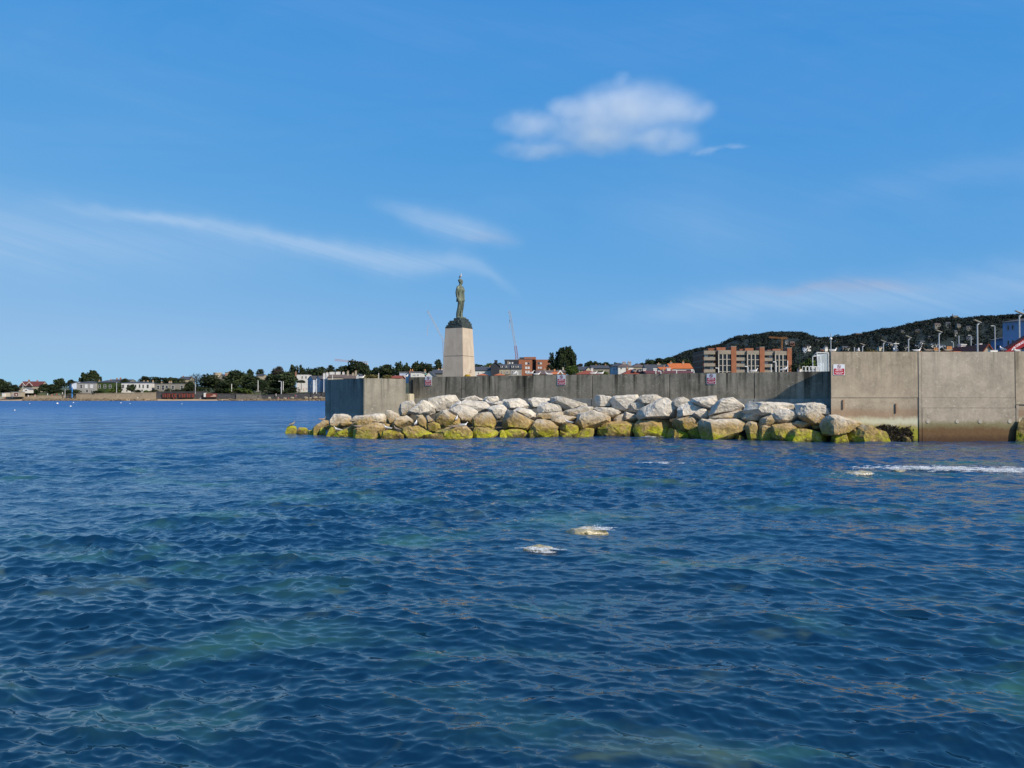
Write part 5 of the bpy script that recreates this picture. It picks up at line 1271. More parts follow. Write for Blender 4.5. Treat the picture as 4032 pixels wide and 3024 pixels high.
H_('dark roofed house with two orange chimneys', 2330, 2400, 1450, 280, None, 9, 'stone', 'slate', 'side', 1438, chims=((2352, 1433, 9), (2390, 1431, 5)), pots=1)
H_('small orange roofed house low behind the wall, left of the white house', 1880, 1917, 1478, 170, None, 7, 'white', 'orange', 'hip', 1470)
H_('small orange hipped roof below the buff terraced house', 1948, 1986, 1478, 172, None, 7, 'white', 'orange', 'hip', 1469)
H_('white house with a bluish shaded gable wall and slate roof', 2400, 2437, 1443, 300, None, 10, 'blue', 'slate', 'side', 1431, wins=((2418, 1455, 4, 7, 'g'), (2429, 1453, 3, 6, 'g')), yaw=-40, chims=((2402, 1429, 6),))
H_('white house with two tall pale chimneys', 2434, 2494, 1445, 296, None, 10, 'white', 'brown', 'hip', 1431, wins=((2446, 1450, 5, 7, 'g'), (2470, 1450, 12, 6)), chims=((2465, 1420, 14), (2486, 1419, 14)), chm='grey')
H_('brown hipped roof house right of the two tall pale chimneys', 2492, 2548, 1445, 310, None, 9, 'tan', 'brown', 'hip', 1432, chims=((2544, 1437, 8),), chm='white', pots=0)
H_('red tiled house with two white dormers close behind the wall', 2458, 2546, 1473, 190, None, 9, 'cream', 'red', 'hip', 1452, chims=((2480, 1443, 8),), dormers=((2501, 1459, 9, 7), (2523, 1459, 9, 7)), pots=1)
H_('dark slate roof with buff chimneys left of the orange house', 2548, 2642, 1466, 250, None, 12, 'grey', 'slate', 'side', 1434, chims=((2563, 1431, 9), (2607, 1424, 14)), chm='tan', pots=1)
H_('bright orange tiled house with white walls beside the apartment block', 2640, 2727, 1451, 240, None, 9, 'white', 'orange', 'side', 1430, wins=((2712, 1459, 22, 9),), chims=((2653, 1419, 9), (2702, 1418, 7)), chm='tan', pots=1)
H_('small orange roof in front of the slate roofs', 2600, 2646, 1455, 225, None, 8, 'cream', 'orange', 'side', 1445, chims=((2625, 1437, 7),), pots=1)
H_('low dark roofs with three white chimney blocks behind the wall', 2546, 2732, 1472, 150, None, 9, 'dark', 'maroon', 'side', 1459, chims=((2552, 1451, 12), (2595, 1450, 14), (2650, 1449, 14)), chm='white', pots=0)

PRECAST = mat('precast_white', (0.48, 0.43, 0.37))
# --- apartment block: three repeated bays
AD = 363.0; ka = AD / F; ax = P(2772, 1380, AD)[0]; azb = float(gz(ax, AD)) - .3
apt = empty('apartment_block', (ax, AD, azb), 0, 'brown brick and beige apartment block with three repeated bays', 'building')
def AX(px): return (px - 2772) * ka
def AZ(py): return (HOR - py) * ka + CAM_H - azb
def ab(nm, x0, x1, y0, y1, yt_, yb_, m, par=apt): return MB().box(AX(x0), AX(x1), y0, y1, AZ(yb_), AZ(yt_)).build(nm, m, par)
afoot = HOR + (CAM_H - azb) / ka
ab('wall', 2772.0, 3114.6, 1.2, 22, 1383, afoot, WALLM['darkbrick'])
ab('roof', 2771, 3115.2, 1.0, 22.2, 1380, 1382.9, ROOFM['lead'])
for i in range(6):
    ab('band', 2771.6, 2774.5, -.1, 22.05, 1393 + 24.5 * i, 1395.5 + 24.5 * i, WALLM['beige'])
bays = [(2772, 2816, 2826, 2876, 2877, 2897), (2897, 2938, 2939, 2987, 2989, 3008), (3008, 3047, 3049, 3095, 3097, 3115)]
for bi, (a0, a1, b0, b1, p0, p1) in enumerate(bays):
    dy = 3 * bi
    ab('fascia', a0 + .1, a1, .0, 1.3, 1380.5 + dy * .6, 1395 + dy * .6, WALLM['beige']); ab('fascia', b0, b1, -.9, 1.3, 1379 + dy * .6, 1395 + dy * .6, WALLM['beige'])
    ab('pier', p0 + .1, p1 - .1, -1.0, 4.0, 1365 + dy, afoot, WALLM['brick']); ab('pier_cap', p0 - .3, p1 + .3, -1.1, 4.1, 1363 + dy, 1364.9 + dy, WALLM['grey'])
    ab('roof_block', b0 + 2, b1 - 12, 3, 9, 1366 + dy, 1379.8, WALLM['brick']); ab('roof_block', a0 + 25, a1 + 9, 4, 12, 1369 + dy, 1379.8, WALLM['darkbrick'])
    for fl in range(7):
        y0 = 1406 + 24.2 * fl + dy * .5
        if y0 > afoot: break
        ab('balcony_front', a0 + .1, a1, -.1, .12, y0, y0 + 12.5, WALLM['beige'])
        ab('floor_slab', a0 + .2, b1 - .2, .13, 1.1, y0 + 11, y0 + 12.4, WALLM['grey'])
        ab('transom', b0, b1, -.75, -.4, y0 + 8, y0 + 10.2, PRECAST)
        for j in range(2):
            wx = a0 + 3 + j * (a1 - a0) * .48
            add_window(apt, AX(wx + 8), AZ(y0 - 6), 15 * ka, 9.5 * ka, 1.1, BLIND if (bi + fl + j) % 3 == 0 else GLASS, FRAME, False)
    for j in range(3):
        x_ = b0 + (b1 - b0) * (0.04 + j * .335); MB().box(AX(x_), AX(b0 + (b1 - b0) * (0.04 + j * .335 + .27)), -.55, -.5, AZ(afoot), AZ(1396)).build('bay_glass', GLASS, apt)
    for fx in (.0, .315, .64):
        x_ = b0 + (b1 - b0) * fx; ab('mullion', x_, x_ + 4, -.95, -.35, 1395.2, afoot, PRECAST)
    ab('bay_side', b1 - 3, b1 - .2, -.45, 1.1, 1395.2, afoot, WALLM['dark'])

# --- right hand side, above the tall parapet
H_('roof with yellow ridge tiles and ochre chimney pots behind the parapet', 3757, 3842, 1388, 110, None, 8, 'cream', 'orange', 'side', 1380, chims=((3800, 1358, 22),), chm='tan', pots=4)
H_('house roof with one terracotta chimney behind the parapet', 3728, 3770, 1390, 118, None, 8, 'tan', 'brown', 'side', 1384, chims=((3742, 1364, 20),), chm='tan', pots=3)
H_('small ochre pots on a low chimney behind the parapet', 3665, 3694, 1392, 118, None, 8, 'tan', 'brown', 'side', 1387, chims=((3678, 1378, 13),), chm='tan', pots=2)
H_('white chimney stack house near the tall lamp', 3830, 3858, 1392, 112, None, 7, 'white', 'slate', 'side', 1386, chims=((3843, 1353, 20),), chm='white', pots=0)
H_('house with a red tiled slope in front of the blue wall', 3868, 3912, 1387, 105, None, 8, 'tan', 'red', 'front', 1358, chims=((3903, 1352, 7),), chm='white', pots=0)
H_('low building with walls coloured blue for shade below the tan chimney', 3906, 3968, 1338, 112, None, 5, 'shadeblue', 'slate', 'hip', 1322, wins=((3930, 1365, 6, 14, 'g'), (3950, 1363, 6, 14, 'g')), chims=((3957, 1272, 17),), chm='tan', pots=3, yaw=-46)
H_('tall rendered house with walls coloured blue for shade at the right edge', 3960, 4150, 1262, 104, None, 7, 'shadeblue', 'slate', 'hip', 1240, wins=((3980, 1285, 7, 18, 'g'), (3996, 1284, 7, 18, 'g'), (3980, 1345, 7, 18, 'g'), (3996, 1344, 7, 18, 'g'), (4040, 1284, 8, 20), (4040, 1344, 8, 20)), chims=((4032, 1196, 44),), chm='tan', pots=5, yaw=-50)  # blue of the shaded front is put into the wall colour
# ---------------------------------------------------------------- individual trees (column, top row, foot row, width, depth, kind, label, leaf)
T = tree
for a in (
 (8, 1490, 1556, 66, 500, 'round', 'dark round tree at the far left edge of the shore', 'dark'),
 (52, 1514, 1556, 60, 498, 'round', 'low dark tree left of the red gabled house', 'dark'),
 (172, 1511, 1550, 46, 510, 'round', 'dark tree just right of the red gabled house', 'dark'),
 (205, 1512, 1556, 78, 492, 'round', 'broad low dark tree behind the crowded beach', 'dark'),
 (240, 1489, 1540, 46, 515, 'round', 'peaked dark tree above the pale blue shaded house', 'dark'),
 (284, 1493, 1535, 34, 540, 'round', 'reddish dark tree behind the grey villa, left side', 'dark'),
 (140, 1526, 1552, 44, 484, 'bush', 'dark hedge beside the white kiosk', 'dark'),
 (358, 1455, 1540, 84, 540, 'cypress', 'tall black cypress standing above the grey villa', 'dark'),
 (492, 1490, 1535, 36, 540, 'round', 'small dark tree behind the left end of the white terrace', 'dark'),
 (574, 1480, 1535, 62, 560, 'round', 'rounded tree rising behind the white terrace', 'dark'),
 (625, 1483, 1535, 54, 570, 'round', 'dark tree behind the gap between terrace and stone villa', 'dark'),
 (668, 1484, 1535, 60, 575, 'round', 'dark tree behind the middle of the stone villa', 'dark'),
 (700, 1487, 1535, 46, 572, 'round', 'dark tree behind the right end of the stone villa', 'dark'),
 (290, 1527, 1552, 50, 476, 'bush', 'dark bush in front of the grey villa, left corner', 'dark'),
 (385, 1533, 1552, 44, 476, 'bush', 'dark bush in front of the ivy house, left corner', 'dark'),
 (448, 1520, 1552, 44, 477, 'bush', 'tall dark shrub at the right corner of the ivy house', 'green'),
 (466, 1506, 1552, 30, 480, 'bush', 'narrow dark tree between ivy house and white terrace', 'dark'),
 (520, 1512, 1552, 30, 478, 'round', 'dark rounded tree in front of the white terrace', 'dark'),
 (541, 1528, 1552, 26, 477, 'bush', 'small bush below the middle of the white terrace', 'dark'),
 (575, 1532, 1552, 30, 477, 'bush', 'low bush at the right part of the white terrace', 'green'),
 (606, 1530, 1552, 34, 477, 'bush', 'dark bush between white terrace and stone villa', 'dark'),
 (662, 1523, 1552, 26, 478, 'bush', 'dark bush in front of the stone villa door', 'dark'),
 (695, 1527, 1552, 30, 478, 'bush', 'bush under the right windows of the stone villa', 'dark'),
 (748, 1500, 1556, 54, 490, 'round', 'dark tree right of the stone villa', 'dark'),
 (775, 1461, 1540, 62, 560, 'bare', 'thin bare looking tree on the skyline above the red huts', 'bare'),
 (822, 1473, 1556, 88, 495, 'round', 'large round dark tree right of the red beach huts', 'dark'),
 (930, 1457, 1556, 112, 500, 'round', 'broad dark tree right of the shaded stone house', 'dark'),
 (990, 1478, 1556, 92, 498, 'round', 'dark tree in the middle of the seafront park', 'dark'),
 (983, 1447, 1535, 28, 560, 'umbrella', 'umbrella shaped pine on the skyline', 'dark'),
 (1024, 1451, 1535, 62, 570, 'plate', 'flat layered pine on the skyline behind the park', 'dark'),
 (1066, 1470, 1558, 74, 500, 'round', 'dark tree left of the white lamp arch on the promenade', 'dark'),
 (1125, 1462, 1558, 84, 500, 'round', 'large dark tree left of the white flat fronted house', 'dark'),
 (1098, 1441, 1535, 54, 575, 'round', 'tree on the skyline left of two pointed trees', 'bare'),
 (1153, 1434, 1535, 40, 575, 'round', 'left of two pointed dark trees above the white house', 'dark'),
 (1192, 1427, 1535, 40, 575, 'spiky', 'right of two pointed dark trees above the white house', 'dark'),
 (1218, 1449, 1535, 50, 570, 'round', 'low dark skyline tree behind the blue houses', 'dark'),
 (1186, 1492, 1535, 34, 494, 'umbrella', 'small spreading tree in front of the white house', 'dark'),
 (1262, 1442, 1520, 84, 540, 'round', 'dark wood edge tree left of the long crane jib', 'dark'),
 (1306, 1435, 1520, 62, 545, 'plate', 'layered pine tree on the skyline under the crane jib', 'dark'),
 (1352, 1437, 1520, 76, 535, 'round', 'broad dark tree under the crane jib', 'dark'),
 (1395, 1418, 1520, 90, 530, 'round', 'highest dark tree in front of the crane', 'dark'),
 (1440, 1436, 1520, 60, 528, 'round', 'dark tree right of the crane in the distance', 'dark'),
 (1458, 1469, 1500, 66, 300, 'bush', 'olive brown bush above the pier head block', 'olive'),
 (1523, 1468, 1500, 40, 280, 'bush', 'grey green domed bush left of the gap in the wall', 'olive'),
 (1482, 1445, 1520, 54, 430, 'round', 'low dark tree behind the domed bushes', 'dark'),
 (1532, 1432, 1520, 90, 420, 'round', 'broad dark tree left of the tall dark cypress group', 'dark'),
 (1596, 1420, 1520, 84, 410, 'spiky', 'dark cypress behind the white flat roofed building', 'dark'),
 (1640, 1414, 1520, 86, 405, 'spiky', 'spiky dark cypress left of the statue plinth', 'dark'),
 (1680, 1430, 1500, 54, 400, 'round', 'dark green tree just left of the plinth', 'dark'),
 (1724, 1412, 1490, 52, 420, 'plate', 'ragged pine half hidden by the plinth', 'dark'),
 (1885, 1433, 1480, 52, 420, 'round', 'dark tree just right of the plinth above the white house', 'dark'),
 (1925, 1428, 1480, 46, 420, 'round', 'greenish tree left of the dark chimney house', 'green'),
 (1968, 1428, 1480, 40, 420, 'round', 'small tree behind the terraced houses', 'green'),
 (2172, 1385, 1480, 40, 300, 'plate', 'narrow layered pine beside the brick building', 'dark'),
 (2226, 1362, 1482, 88, 300, 'cypress', 'huge dark cypress towering over the red roofs', 'dark'),
 (2256, 1440, 1490, 60, 230, 'round', 'green leafy tree at the foot of the huge cypress', 'green'),
 (2262, 1428, 1475, 26, 420, 'round', 'tiny round tree right of the huge cypress', 'dark'),
 (2286, 1428, 1475, 30, 420, 'umbrella', 'small open crowned tree on the skyline by the red roof', 'bare'),
 (2334, 1417, 1475, 74, 400, 'spiky', 'low spreading cypress on the skyline above the red roof', 'dark'),
 (2390, 1424, 1475, 50, 420, 'round', 'dark tree left of the white house with tall chimneys', 'dark'),
 (2368, 1450, 1490, 52, 210, 'bush', 'yellow green hedge right of the red roof', 'green'),
 (2428, 1426, 1475, 34, 430, 'round', 'dark tree behind the white house', 'dark'),
 (2524, 1428, 1475, 40, 430, 'round', 'small dark tree behind the brown tiled house', 'dark'),
 (2556, 1414, 1475, 50, 420, 'round', 'dark tree above the slate roofs, left of three', 'dark'),
 (2590, 1408, 1475, 60, 420, 'round', 'dark tree above the slate roofs, middle of three', 'dark'),
 (2640, 1412, 1475, 64, 420, 'round', 'dark tree above the slate roofs, right of three', 'dark'),
 (2631, 1402, 1460, 30, 500, 'umbrella', 'umbrella pine above the bright orange house', 'dark'),
 (2690, 1412, 1470, 60, 430, 'round', 'dark tree behind the bright orange house', 'dark'),
 (3180, 1399, 1480, 54, 130, 'bush', 'sunlit green bush behind the white railings', 'green'),
 (3130, 1420, 1480, 46, 200, 'bush', 'dark hedge at the right end of the apartment block', 'dark'),
 (3414, 1366, 1420, 66, 130, 'bush', 'olive bush showing over the parapet', 'olive'),
 (110, 1537, 1556, 60, 480, 'bush', 'dark hedge in front of the red gabled house', 'dark'),
 (228, 1528, 1556, 60, 486, 'bush', 'dark hedge left of the pale blue shaded house', 'dark'),
 (262, 1530, 1556, 40, 478, 'bush', 'dark shrub beside the blue banner post', 'dark'),
 (722, 1522, 1556, 36, 484, 'bush', 'dark shrub at the right corner of the stone villa', 'dark'),
 (785, 1512, 1556, 60, 486, 'bush', 'dark shrub behind the grey pole above the huts', 'dark'),
 (868, 1520, 1556, 70, 484, 'bush', 'dark shrub below the shaded stone house', 'dark'),
 (905, 1494, 1556, 80, 492, 'round', 'dark tree filling the park left of the white stone', 'dark'),
 (950, 1518, 1556, 90, 484, 'bush', 'wide dark shrub on the park lawn', 'green'),
 (1032, 1500, 1556, 70, 488, 'round', 'dark tree right of the white post in the park', 'dark'),
 (1085, 1520, 1556, 90, 482, 'bush', 'wide dark shrub behind the promenade wall', 'dark'),
 (1150, 1512, 1556, 60, 488, 'bush', 'dark shrub below the white flat fronted house', 'dark'),
 (1105, 1488, 1558, 70, 504, 'round', 'dark tree filling the gap beside the lamp arch', 'dark'),
 (3884, 1338, 1420, 44, 125, 'bush', 'small dark green tree left of the low blue building', 'green')):
    T(*a)
# ---------------------------------------------------------------- houses on the hillside
def hill_house(px, py, w, h, m, roof, label, yaw=0):
    d = ray(px, py); best = None
    for Y in np.linspace(850, HD, 200):
        p = np.array([0, 0, CAM_H]) + d * (Y / d[1])
        if p[2] <= float(hill_z(np.array(p[0]), np.array(Y))) + 1: best = p; break
    if best is None: best = P(px, py, HD - 40)
    k = best[1] / F; W_, H2 = w * k, h * k
    best[1] -= 14
    r = empty('hillside_house', best, R(yaw), label, 'house', 'houses on the wooded hill')
    MB().box(-W_ / 2, W_ / 2, 0, W_ * .6, -6, H2 * .62).build('wall', WALLM[m], r)
    a = W_ / 2 + .4
    MB().add([(-a, -.4, H2 * .62), (a, -.4, H2 * .62), (a, W_ * .6 + .4, H2 * .62), (-a, W_ * .6 + .4, H2 * .62), (-a * .8, W_ * .3, H2 * 1.05), (a * .8, W_ * .3, H2 * 1.05)], [(0, 1, 5, 4), (1, 2, 5), (2, 3, 4, 5), (3, 0, 4), (3, 2, 1, 0)]).build('roof', ROOFM[roof], r)
    for sx in (-.25, .22):
        MB().box(W_ * sx - W_ * .08, W_ * sx + W_ * .08, -.08, .02, H2 * .2, H2 * .48).build('window', GLASS, r)
for i, (px, py, w, h, m, rf, lb) in enumerate((
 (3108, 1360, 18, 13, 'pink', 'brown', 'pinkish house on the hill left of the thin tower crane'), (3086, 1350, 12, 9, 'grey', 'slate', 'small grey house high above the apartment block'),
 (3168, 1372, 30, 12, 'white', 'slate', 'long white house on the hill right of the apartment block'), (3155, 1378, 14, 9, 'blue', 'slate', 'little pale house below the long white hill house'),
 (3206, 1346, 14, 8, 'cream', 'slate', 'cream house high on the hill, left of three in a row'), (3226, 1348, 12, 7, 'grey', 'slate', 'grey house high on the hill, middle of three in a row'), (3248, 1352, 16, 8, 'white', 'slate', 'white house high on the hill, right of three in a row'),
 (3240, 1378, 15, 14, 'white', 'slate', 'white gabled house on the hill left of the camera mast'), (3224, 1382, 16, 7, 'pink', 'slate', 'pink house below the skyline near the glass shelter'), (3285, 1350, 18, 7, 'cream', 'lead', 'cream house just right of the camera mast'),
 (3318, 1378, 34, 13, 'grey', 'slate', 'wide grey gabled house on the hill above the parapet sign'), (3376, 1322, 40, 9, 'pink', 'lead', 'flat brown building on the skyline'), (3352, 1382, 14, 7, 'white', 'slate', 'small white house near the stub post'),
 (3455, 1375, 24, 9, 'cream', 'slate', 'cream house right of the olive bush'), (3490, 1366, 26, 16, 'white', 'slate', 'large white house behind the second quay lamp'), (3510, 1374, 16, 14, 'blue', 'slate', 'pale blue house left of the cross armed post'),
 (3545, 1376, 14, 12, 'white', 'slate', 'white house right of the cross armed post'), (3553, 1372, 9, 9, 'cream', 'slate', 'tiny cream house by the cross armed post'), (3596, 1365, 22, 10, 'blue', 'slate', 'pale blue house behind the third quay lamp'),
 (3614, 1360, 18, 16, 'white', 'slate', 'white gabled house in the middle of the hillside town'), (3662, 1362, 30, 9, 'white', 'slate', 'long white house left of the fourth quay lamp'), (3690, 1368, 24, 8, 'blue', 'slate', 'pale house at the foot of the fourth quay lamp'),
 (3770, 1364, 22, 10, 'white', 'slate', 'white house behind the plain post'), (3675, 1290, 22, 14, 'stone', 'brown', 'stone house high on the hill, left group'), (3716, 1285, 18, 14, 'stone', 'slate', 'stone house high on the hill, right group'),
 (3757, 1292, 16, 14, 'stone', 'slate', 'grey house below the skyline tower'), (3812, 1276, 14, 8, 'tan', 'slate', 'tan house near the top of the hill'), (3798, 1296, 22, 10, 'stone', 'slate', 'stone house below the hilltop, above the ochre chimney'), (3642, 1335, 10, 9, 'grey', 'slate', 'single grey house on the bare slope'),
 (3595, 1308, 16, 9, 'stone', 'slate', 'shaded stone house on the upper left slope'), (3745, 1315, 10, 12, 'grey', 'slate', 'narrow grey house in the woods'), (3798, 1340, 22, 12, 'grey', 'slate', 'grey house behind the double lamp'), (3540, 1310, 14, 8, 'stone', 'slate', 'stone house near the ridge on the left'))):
    hill_house(px, py, w, h, m, rf, lb, random.uniform(-25, 25))
# square lookout on the hill top
c = P(3757, 1245, HD - 10); k = HD / F
r = empty('hilltop_tower', (c[0], HD - 10, c[2] - 8), 0, 'small square tower on the top of the wooded hill', 'tower')
MB().box(-10 * k, 10 * k, -5, 5, -4, 8).build('wall', WALLM['stone'], r); MB().box(-10.5 * k, 10.5 * k, -5.3, 5.3, 8.01, 8.8).build('parapet', WALLM['stone'], r); MB().tube((-6 * k, 0, 8.8), (-6 * k, 0, 13), .8, .6, 8).build('turret', WALLM['stone'], r)
# ---------------------------------------------------------------- far promenade and beach
PW_STONE = concrete('promenade_stone', (0.30, 0.25, 0.18), (0.22, 0.18, 0.13), (0.12, 0.10, 0.08), 5.2, 0.4); PW_DARK = concrete('promenade_dark', (0.075, 0.075, 0.078), (0.045, 0.045, 0.05), (0.02, 0.02, 0.022), 5.0, 0.6)
def far_wall(label, x0, x1, yt0, yt1, yb, D, m, th=1.0, courses=None):
    a, b = P(x0, yt0, D), P(x1, yt1, D); zb = float(P(x0, yb, D)[2])
    r = empty('promenade_wall', ((a[0] + b[0]) / 2, D, zb), 0, label, 'wall')
    w = (b[0] - a[0]) / 2
    MB().add([(-w, 0, -1), (w, 0, -1), (w, th, -1), (-w, th, -1), (-w, 0, a[2] - zb), (w, 0, b[2] - zb), (w, th, b[2] - zb), (-w, th, a[2] - zb)], [(3, 2, 1, 0), (4, 5, 6, 7), (0, 1, 5, 4), (1, 2, 6, 5), (2, 3, 7, 6), (3, 0, 4, 7)]).build('face', m, r)
    MB().add([(-w - .1, -.15, a[2] - zb + .002), (w + .1, -.15, b[2] - zb + .002), (w + .1, th + .1, b[2] - zb + .002), (-w - .1, th + .1, a[2] - zb + .002), (-w - .1, -.15, a[2] - zb + .3), (w + .1, -.15, b[2] - zb + .3), (w + .1, th + .1, b[2] - zb + .3), (-w - .1, th + .1, a[2] - zb + .3)], [(3, 2, 1, 0), (4, 5, 6, 7), (0, 1, 5, 4), (1, 2, 6, 5), (2, 3, 7, 6), (3, 0, 4, 7)]).build('coping', m, r)
    return r
far_wall('long tan stone sea wall below the villas', 300, 612, 1552, 1546, 1572, 473, PW_STONE)
far_wall('low stone wall below the beach shelters', -60, 300, 1562, 1556, 1574, 476, PW_STONE)
far_wall('dark wall carrying the red beach huts', 612, 812, 1543, 1543, 1570, 474, PW_DARK)
far_wall('dark stepped sea wall right of the red mural', 812, 930, 1550, 1553, 1571, 473, PW_DARK)
far_wall('grey concrete steps wall in the middle of the far shore', 930, 1030, 1552, 1556, 1569, 472, concrete('step_concrete', (0.16, 0.15, 0.13), (0.10, 0.095, 0.085), (0.05, 0.05, 0.05), 5, .4))
far_wall('long dark promenade wall left of the pier head', 1030, 1330, 1558, 1541, 1568, 472, PW_DARK)
# red shutters of the beach huts, each its own hut
HUT = mat('hut_red', (0.19, 0.050, 0.035), (0.10, 0.028, 0.022), scale=1.5); HUTD = mat('hut_dark', (0.03, 0.03, 0.034))
for i, (x0, x1, lb) in enumerate(((640, 653, 'red shuttered beach hut at the left end of the row'), (656, 668, 'second red beach hut from the left'), (676, 692, 'third red beach hut, left of a dark doorway'), (704, 722, 'fourth red beach hut with a mottled front'), (724, 742, 'fifth red beach hut of the row'), (744, 762, 'last red beach hut before the grey wall'))):
    D = 472.6; k = D / F; c = P((x0 + x1) / 2, 1565, D); w = (x1 - x0) * k / 2; h = 17 * k
    r = empty('beach_hut', c, 0, lb, 'hut', 'red beach huts on the far shore')
    MB().box(-w, w, 0, 1.2, 0, h).build('front', HUT, r); MB().box(-w - .1, w + .1, -.25, 1.3, h + .002, h + .25).build('roof', HUTD, r)
    MB().box(-w * .3, w * .3, -.05, .02, .1, h * .75).build('door', HUTD, r)
c = P(806, 1563, 472); k = 472 / F; r = empty('beach_hut', c, 0, 'tall white hut next to the red mural', 'hut')
MB().box(-4 * k, 4 * k, 0, 1.5, 0, 17 * k).build('wall', WALLM['white'], r); MB().box(-4.4 * k, 4.4 * k, -.2, 1.6, 17 * k + .002, 18 * k).build('roof', HUTD, r)
c = P(832, 1564, 472); r = empty('painted_panel', c, 0, 'red painted panel with a pale mountain shape on the far sea wall', 'mural')
MB().box(-21 * k, 21 * k, 0, .4, 0, 15 * k).build('board', HUT, r); MB().add([(-8 * k, -.02, .3), (19 * k, -.02, .3), (18 * k, -.02, 9 * k), (10 * k, -.02, 12 * k), (4 * k, -.02, 6 * k)], [(0, 1, 2, 3, 4)]).build('pale_shape', mat('mural_pale', (0.42, 0.30, 0.24)), r)
# shore rocks: uncounted rough foreshore
g = np.random.default_rng(77); bmR = bmesh.new()
for i in range(420):
    px = g.choice([g.uniform(90, 430), g.uniform(430, 620), g.uniform(1000, 1330), g.uniform(860, 1020)], p=[.45, .1, .35, .1]); py = g.uniform(1571, 1577.5); 
    q = P(px, py, 468 - (py - 1571) * .9); s = g.uniform(.3, 1.1) * (1.5 if px < 430 else 1)
    rr = bmesh.ops.create_icosphere(bmR, subdivisions=1, radius=1)
    for v in rr['verts']: v.co = Vector((q[0] + v.co.x * s * g.uniform(.8, 1.6), q[1] + v.co.y * s * g.uniform(.7, 1.2), q[2] - .2 + v.co.z * s * g.uniform(.4, .8)))
tag(bm_obj('shore_rocks', bmR, mat('shore_rock', (0.22, 0.16, 0.09), (0.09, 0.065, 0.04), scale=.4)), 'rough brown rocks along the far shoreline', 'rocks', kind='stuff')
# larger grey boulders by the pier head
for i, (px, w) in enumerate(((1205, 22), (1222, 16), (1240, 24), (1262, 20), (1276, 14), (1150, 18), (1120, 14), (1060, 16))):
    q = P(px, 1571, 470); s = w * 470 / F
    pts = [np.array([math.cos(t) * s * .5 * g.uniform(.8, 1.1), 0, s * .22 + math.sin(t) * s * .3 * g.uniform(.7, 1.1)]) for t in np.linspace(0, 5.6, 7)]
    tag(bm_obj('shore_boulder', boulder_mesh(pts, 500 + i, s * .5, .6), mat('far_boulder', (0.32, 0.28, 0.22), (0.2, 0.17, 0.13), scale=.8), None, q, True), f'pale boulder on the far beach, {ORD[i]} from the ' + 'list of eight near the dark promenade wall' if False else ['largest left boulder of the cluster beside the pier head', 'small boulder second from left in the cluster beside the pier head', 'broad pale boulder in the middle of the cluster beside the pier head', 'boulder second nearest to the pier head on the far beach', 'boulder touching the pier head outline on the far beach', 'boulder left of the beach bathers in red', 'small boulder near the middle of the dark promenade wall', 'boulder at the left end of the dark promenade wall'][i], 'boulder', 'boulders on the far beach')
# ---------------------------------------------------------------- people on the far shore
def person_mesh(shirt, legs, seat):
    bm = bmesh.new()
    if seat:
        for sy in (-.1, .1): limb(bm, [((0, sy, .14), .085), ((.34, sy, .34), .075), ((.62, sy, .06), .055), ((.74, sy, .05), .045)], 8)
        z0 = -.72
    else:
        for sy, fx in ((-.1, -.06), (.1, .08)): limb(bm, [((0, sy, .88), .095), ((fx, sy, .48), .07), ((fx * .6, sy, .08), .05), ((fx * .6 + .14, sy, .04), .04)], 8)
        z0 = 0
    loft(bm, [((0, 0, .84 + z0), .11, .16, 0), ((0, 0, 1.05 + z0), .105, .155, 0), ((0, 0, 1.32 + z0), .115, .19, 0), ((0, 0, 1.44 + z0), .08, .15, 0), ((0, 0, 1.50 + z0), .05, .06, 0)], 12)
    for sy in (-1, 1): limb(bm, [((0, sy * .19, 1.40 + z0), .055), ((-.03, sy * .25, 1.12 + z0), .045), ((.08, sy * .24, .88 + z0), .035), ((.12, sy * .23, .80 + z0), .04)], 8)
    limb(bm, [((0, 0, 1.46 + z0), .05), ((.01, 0, 1.56 + z0), .048)], 8); ball(bm, (.015, 0, 1.65 + z0), .095, .078, .115, 10); limb(bm, [((.1, 0, 1.66 + z0), .012), ((.125, 0, 1.63 + z0), .016)], 5)
    me = remeshed(bm, .03, 1)
    skin = mat('skin', (0.48, 0.30, 0.21)); hair = mat('hair_dark', (0.05, 0.035, 0.025))
    for m_ in (skin, shirt, legs, hair): me.materials.append(m_)
    for p in me.polygons:
        z = p.center.z - z0; x = p.center.x; yv = abs(p.center.y)
        p.material_index = 3 if z > 1.68 and x < .06 else (0 if z > 1.48 or (yv > .19 and z < 1.15) else (1 if z > .86 else (2 if (z > .35 or seat) and not (seat and x > .4) else 0)))
    me.polygons.foreach_set('use_smooth', [True] * len(me.polygons)); return me
CL = {'white': mat('cloth_white', (0.75, 0.74, 0.72)), 'red': mat('cloth_red', (0.45, 0.04, 0.04)), 'blue': mat('cloth_blue', (0.06, 0.12, 0.32)), 'black': mat('cloth_black', (0.02, 0.02, 0.025)), 'pink': mat('cloth_pink', (0.6, 0.25, 0.27)), 'teal': mat('cloth_teal', (0.05, 0.35, 0.38))}
PM = {}
